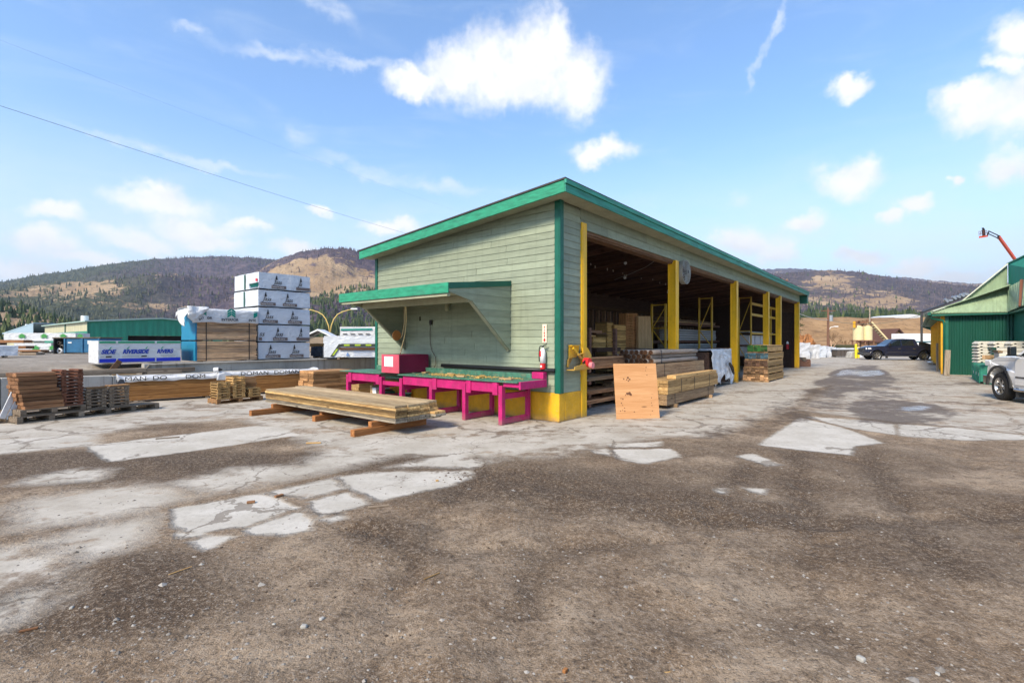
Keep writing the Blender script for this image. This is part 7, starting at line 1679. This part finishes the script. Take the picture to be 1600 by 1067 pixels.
# trees at the end of the drive
def pine(label, px, Y, h_, w_, seed, zb=0):
    rs = random.Random(seed); p = at(px, HZ, Y); t = thing('pine_tree', label, 'pine tree', Vector((p.x,p.y,zb)), 0, 'pines at the end of the drive')
    mb = MB(); mb.tube([(0,0,0),(.05,0,h_*.5),(0,.03,h_*.97)], [.16,.10,.02], 7)
    tips = []
    for i in range(46):
        z_ = h_*(.16+.80*(i/46)); a_ = rs.random()*6.283; ln = w_*(1-(z_/h_))**.7*rs.uniform(.6,1.15)+.12; q_ = (math.cos(a_)*ln, math.sin(a_)*ln, z_-ln*.22+rs.uniform(-.1,.15)); mb.tube([(0,0,z_),(q_[0]*.5,q_[1]*.5,z_+.02),q_], [.03,.02,.008], 4); tips.append(((0,0,z_),q_))
    mb.build('trunk', M['darkwood'], t)
    mb = MB()
    for (a, b) in tips:
        a, b = Vector(a), Vector(b); tn = rs.random()*.7
        for k in range(34):
            f_ = rs.uniform(.25,1.05); c_ = a.lerp(b, f_)+Vector((rs.gauss(0,.10),rs.gauss(0,.10),rs.gauss(0,.07))); d_ = Vector((rs.gauss(0,1),rs.gauss(0,1),rs.gauss(.3,.6))).normalized(); s_ = rs.uniform(.08,.17); e_ = d_.cross(Vector((rs.random(),rs.random(),rs.random()))).normalized()*s_*.28
            mb.add([c_-e_, c_+e_, c_+d_*s_], [(0,1,2)], min(1,tn+rs.random()*.3))
    mb.build('crown', GREEN, t, fix=False)
pine('scraggly pine just right of the shed end', 1247, 66, 5.6, 1.5, 1); pine('second pine half hidden by the shed end', 1238, 72, 6.6, 1.6, 2)
def bare(label, px, Y, h_, seed, zb=0):
    rs = random.Random(seed); p = at(px, HZ, Y); t = thing('bare_tree', label, 'tree', Vector((p.x,p.y,zb)), 0); mb = MB(); tw = MB()
    def br(o, d, ln, r_, k, m_):
        pts = [o]; q = Vector(o)
        for i in range(3): d = (d+Vector((rs.gauss(0,.14),rs.gauss(0,.14),.05))).normalized(); q = q+d*ln/3; pts.append(q.copy())
        m_.tube(pts, [r_,r_*.85,r_*.7,r_*.55], 5)
        if k > 0:
            for _ in range(3+(k < 3)): br(pts[rs.choice([2,3,3])], (d+Vector((rs.gauss(0,.6),rs.gauss(0,.6),rs.gauss(.15,.3)))).normalized(), ln*rs.uniform(.55,.8), r_*.5, k-1, tw if k < 4 else m_)
    br(Vector((0,0,0)), Vector((0,0,1)), h_*.38, .11, 4, mb); mb.build('trunk', M['studwood'], t); tw.build('crown', treemat('bare twigs', (.10,.06,.035,1), (.26,.16,.09,1)) if 'bare twigs' not in bpy.data.materials else bpy.data.materials['bare twigs'], t)
bare('small bare tree right of the dark utility pole', 1302, 60, 3.0, 3); bare('second bare shrub left of the silos', 1318, 76, 2.6, 6)
# bits of wood and stones lying in the yard
for i, (x, y, ln, w_, rz, lab, mk) in enumerate([(392,786,.11,.07,.4,'small brown wood chunk on the cracked white slab','brownx'),(436,776,.13,.06,1.0,'brown wood chunk right of the cracked white slab','brownx'),(490,693,.34,.05,.1,'pale splinter on the dirt below the loose planks','stickpale'),(592,794,.30,.03,.3,'thin twig right of the white slabs','grey'),(683,752,.05,.03,.3,'tiny wood chip in the middle dirt','stickpale'),(282,896,.22,.012,1.0,'thin straw coloured stick in the left dirt','stickpale'),(675,897,.20,.015,.8,'thin stick in the middle foreground dirt','stickpale'),(45,987,.12,.02,.5,'dark twig at the lower left','brownx'),(883,1047,.04,.03,.9,'tiny orange chip at the lower edge','orange'),(262,685,.5,.03,.5,'thin dark lath on the left slab','grey'),(1040,1040,.08,.01,.2,'thin pale straw near the lower edge','stickpale')]):
    ln *= .7; w_ *= .6; mb = MB(); mb.box(-ln/2,ln/2,-w_/2,w_/2,0,min(w_,.02)); o = mb.build('wood_scrap', M[mk], bevel=.002); g_ = G(x,y); place(o, Vector((g_.x,g_.y,gz(g_.x,g_.y)+.004)), rz); tag(o, lab, 'scrap', 'wood scraps in the yard')
for i, (x, y, s, lab) in enumerate([(475,980,.036,'pale round stone in the lower middle foreground'),(503,965,.03,'flat grey stone above the pale round stone'),(1345,1020,.04,'white angular stone at the lower right'),(428,976,.02,'small white stone left of the pale round stone'),(1465,1046,.025,'dark stone at the lower right edge'),(112,955,.025,'small grey stone at the lower left'),(315,884,.02,'white pebble in the left dirt')]):
    s *= .5; mb = MB(); crumple(mb, -s, s, -s*.8, s*.8, 0, s*1.1, s*.35, 130+i, s*.6); o = finish(mb.build('stone', M['conc'], bevel=s*.3, fix=False)); o.data.polygons.foreach_set('use_smooth', [True]*len(o.data.polygons)); g_ = G(x,y); place(o, Vector((g_.x,g_.y,gz(g_.x,g_.y)-.004)), i); tag(o, lab, 'stone', 'larger stones in the yard')
# ---------------- the air: pale haze over the whole valley
mb = MB(); mb.box(-4300,4300,-80,6400,-8.0,520.0); hm = bpy.data.materials.new('air'); hm.use_nodes = True; nt = hm.node_tree; nt.nodes.clear()
ov = nt.nodes.new('ShaderNodeOutputMaterial'); pv = nt.nodes.new('ShaderNodeVolumePrincipled'); pv.inputs['Color'].default_value = (.72,.84,1.0,1); pv.inputs['Density'].default_value = .00017; pv.inputs['Anisotropy'].default_value = .2
nt.links.new(pv.outputs[0], ov.inputs['Volume'])
o = mb.build('haze', hm); tag(o, 'thin pale haze hanging over the valley', 'haze', kind='stuff')
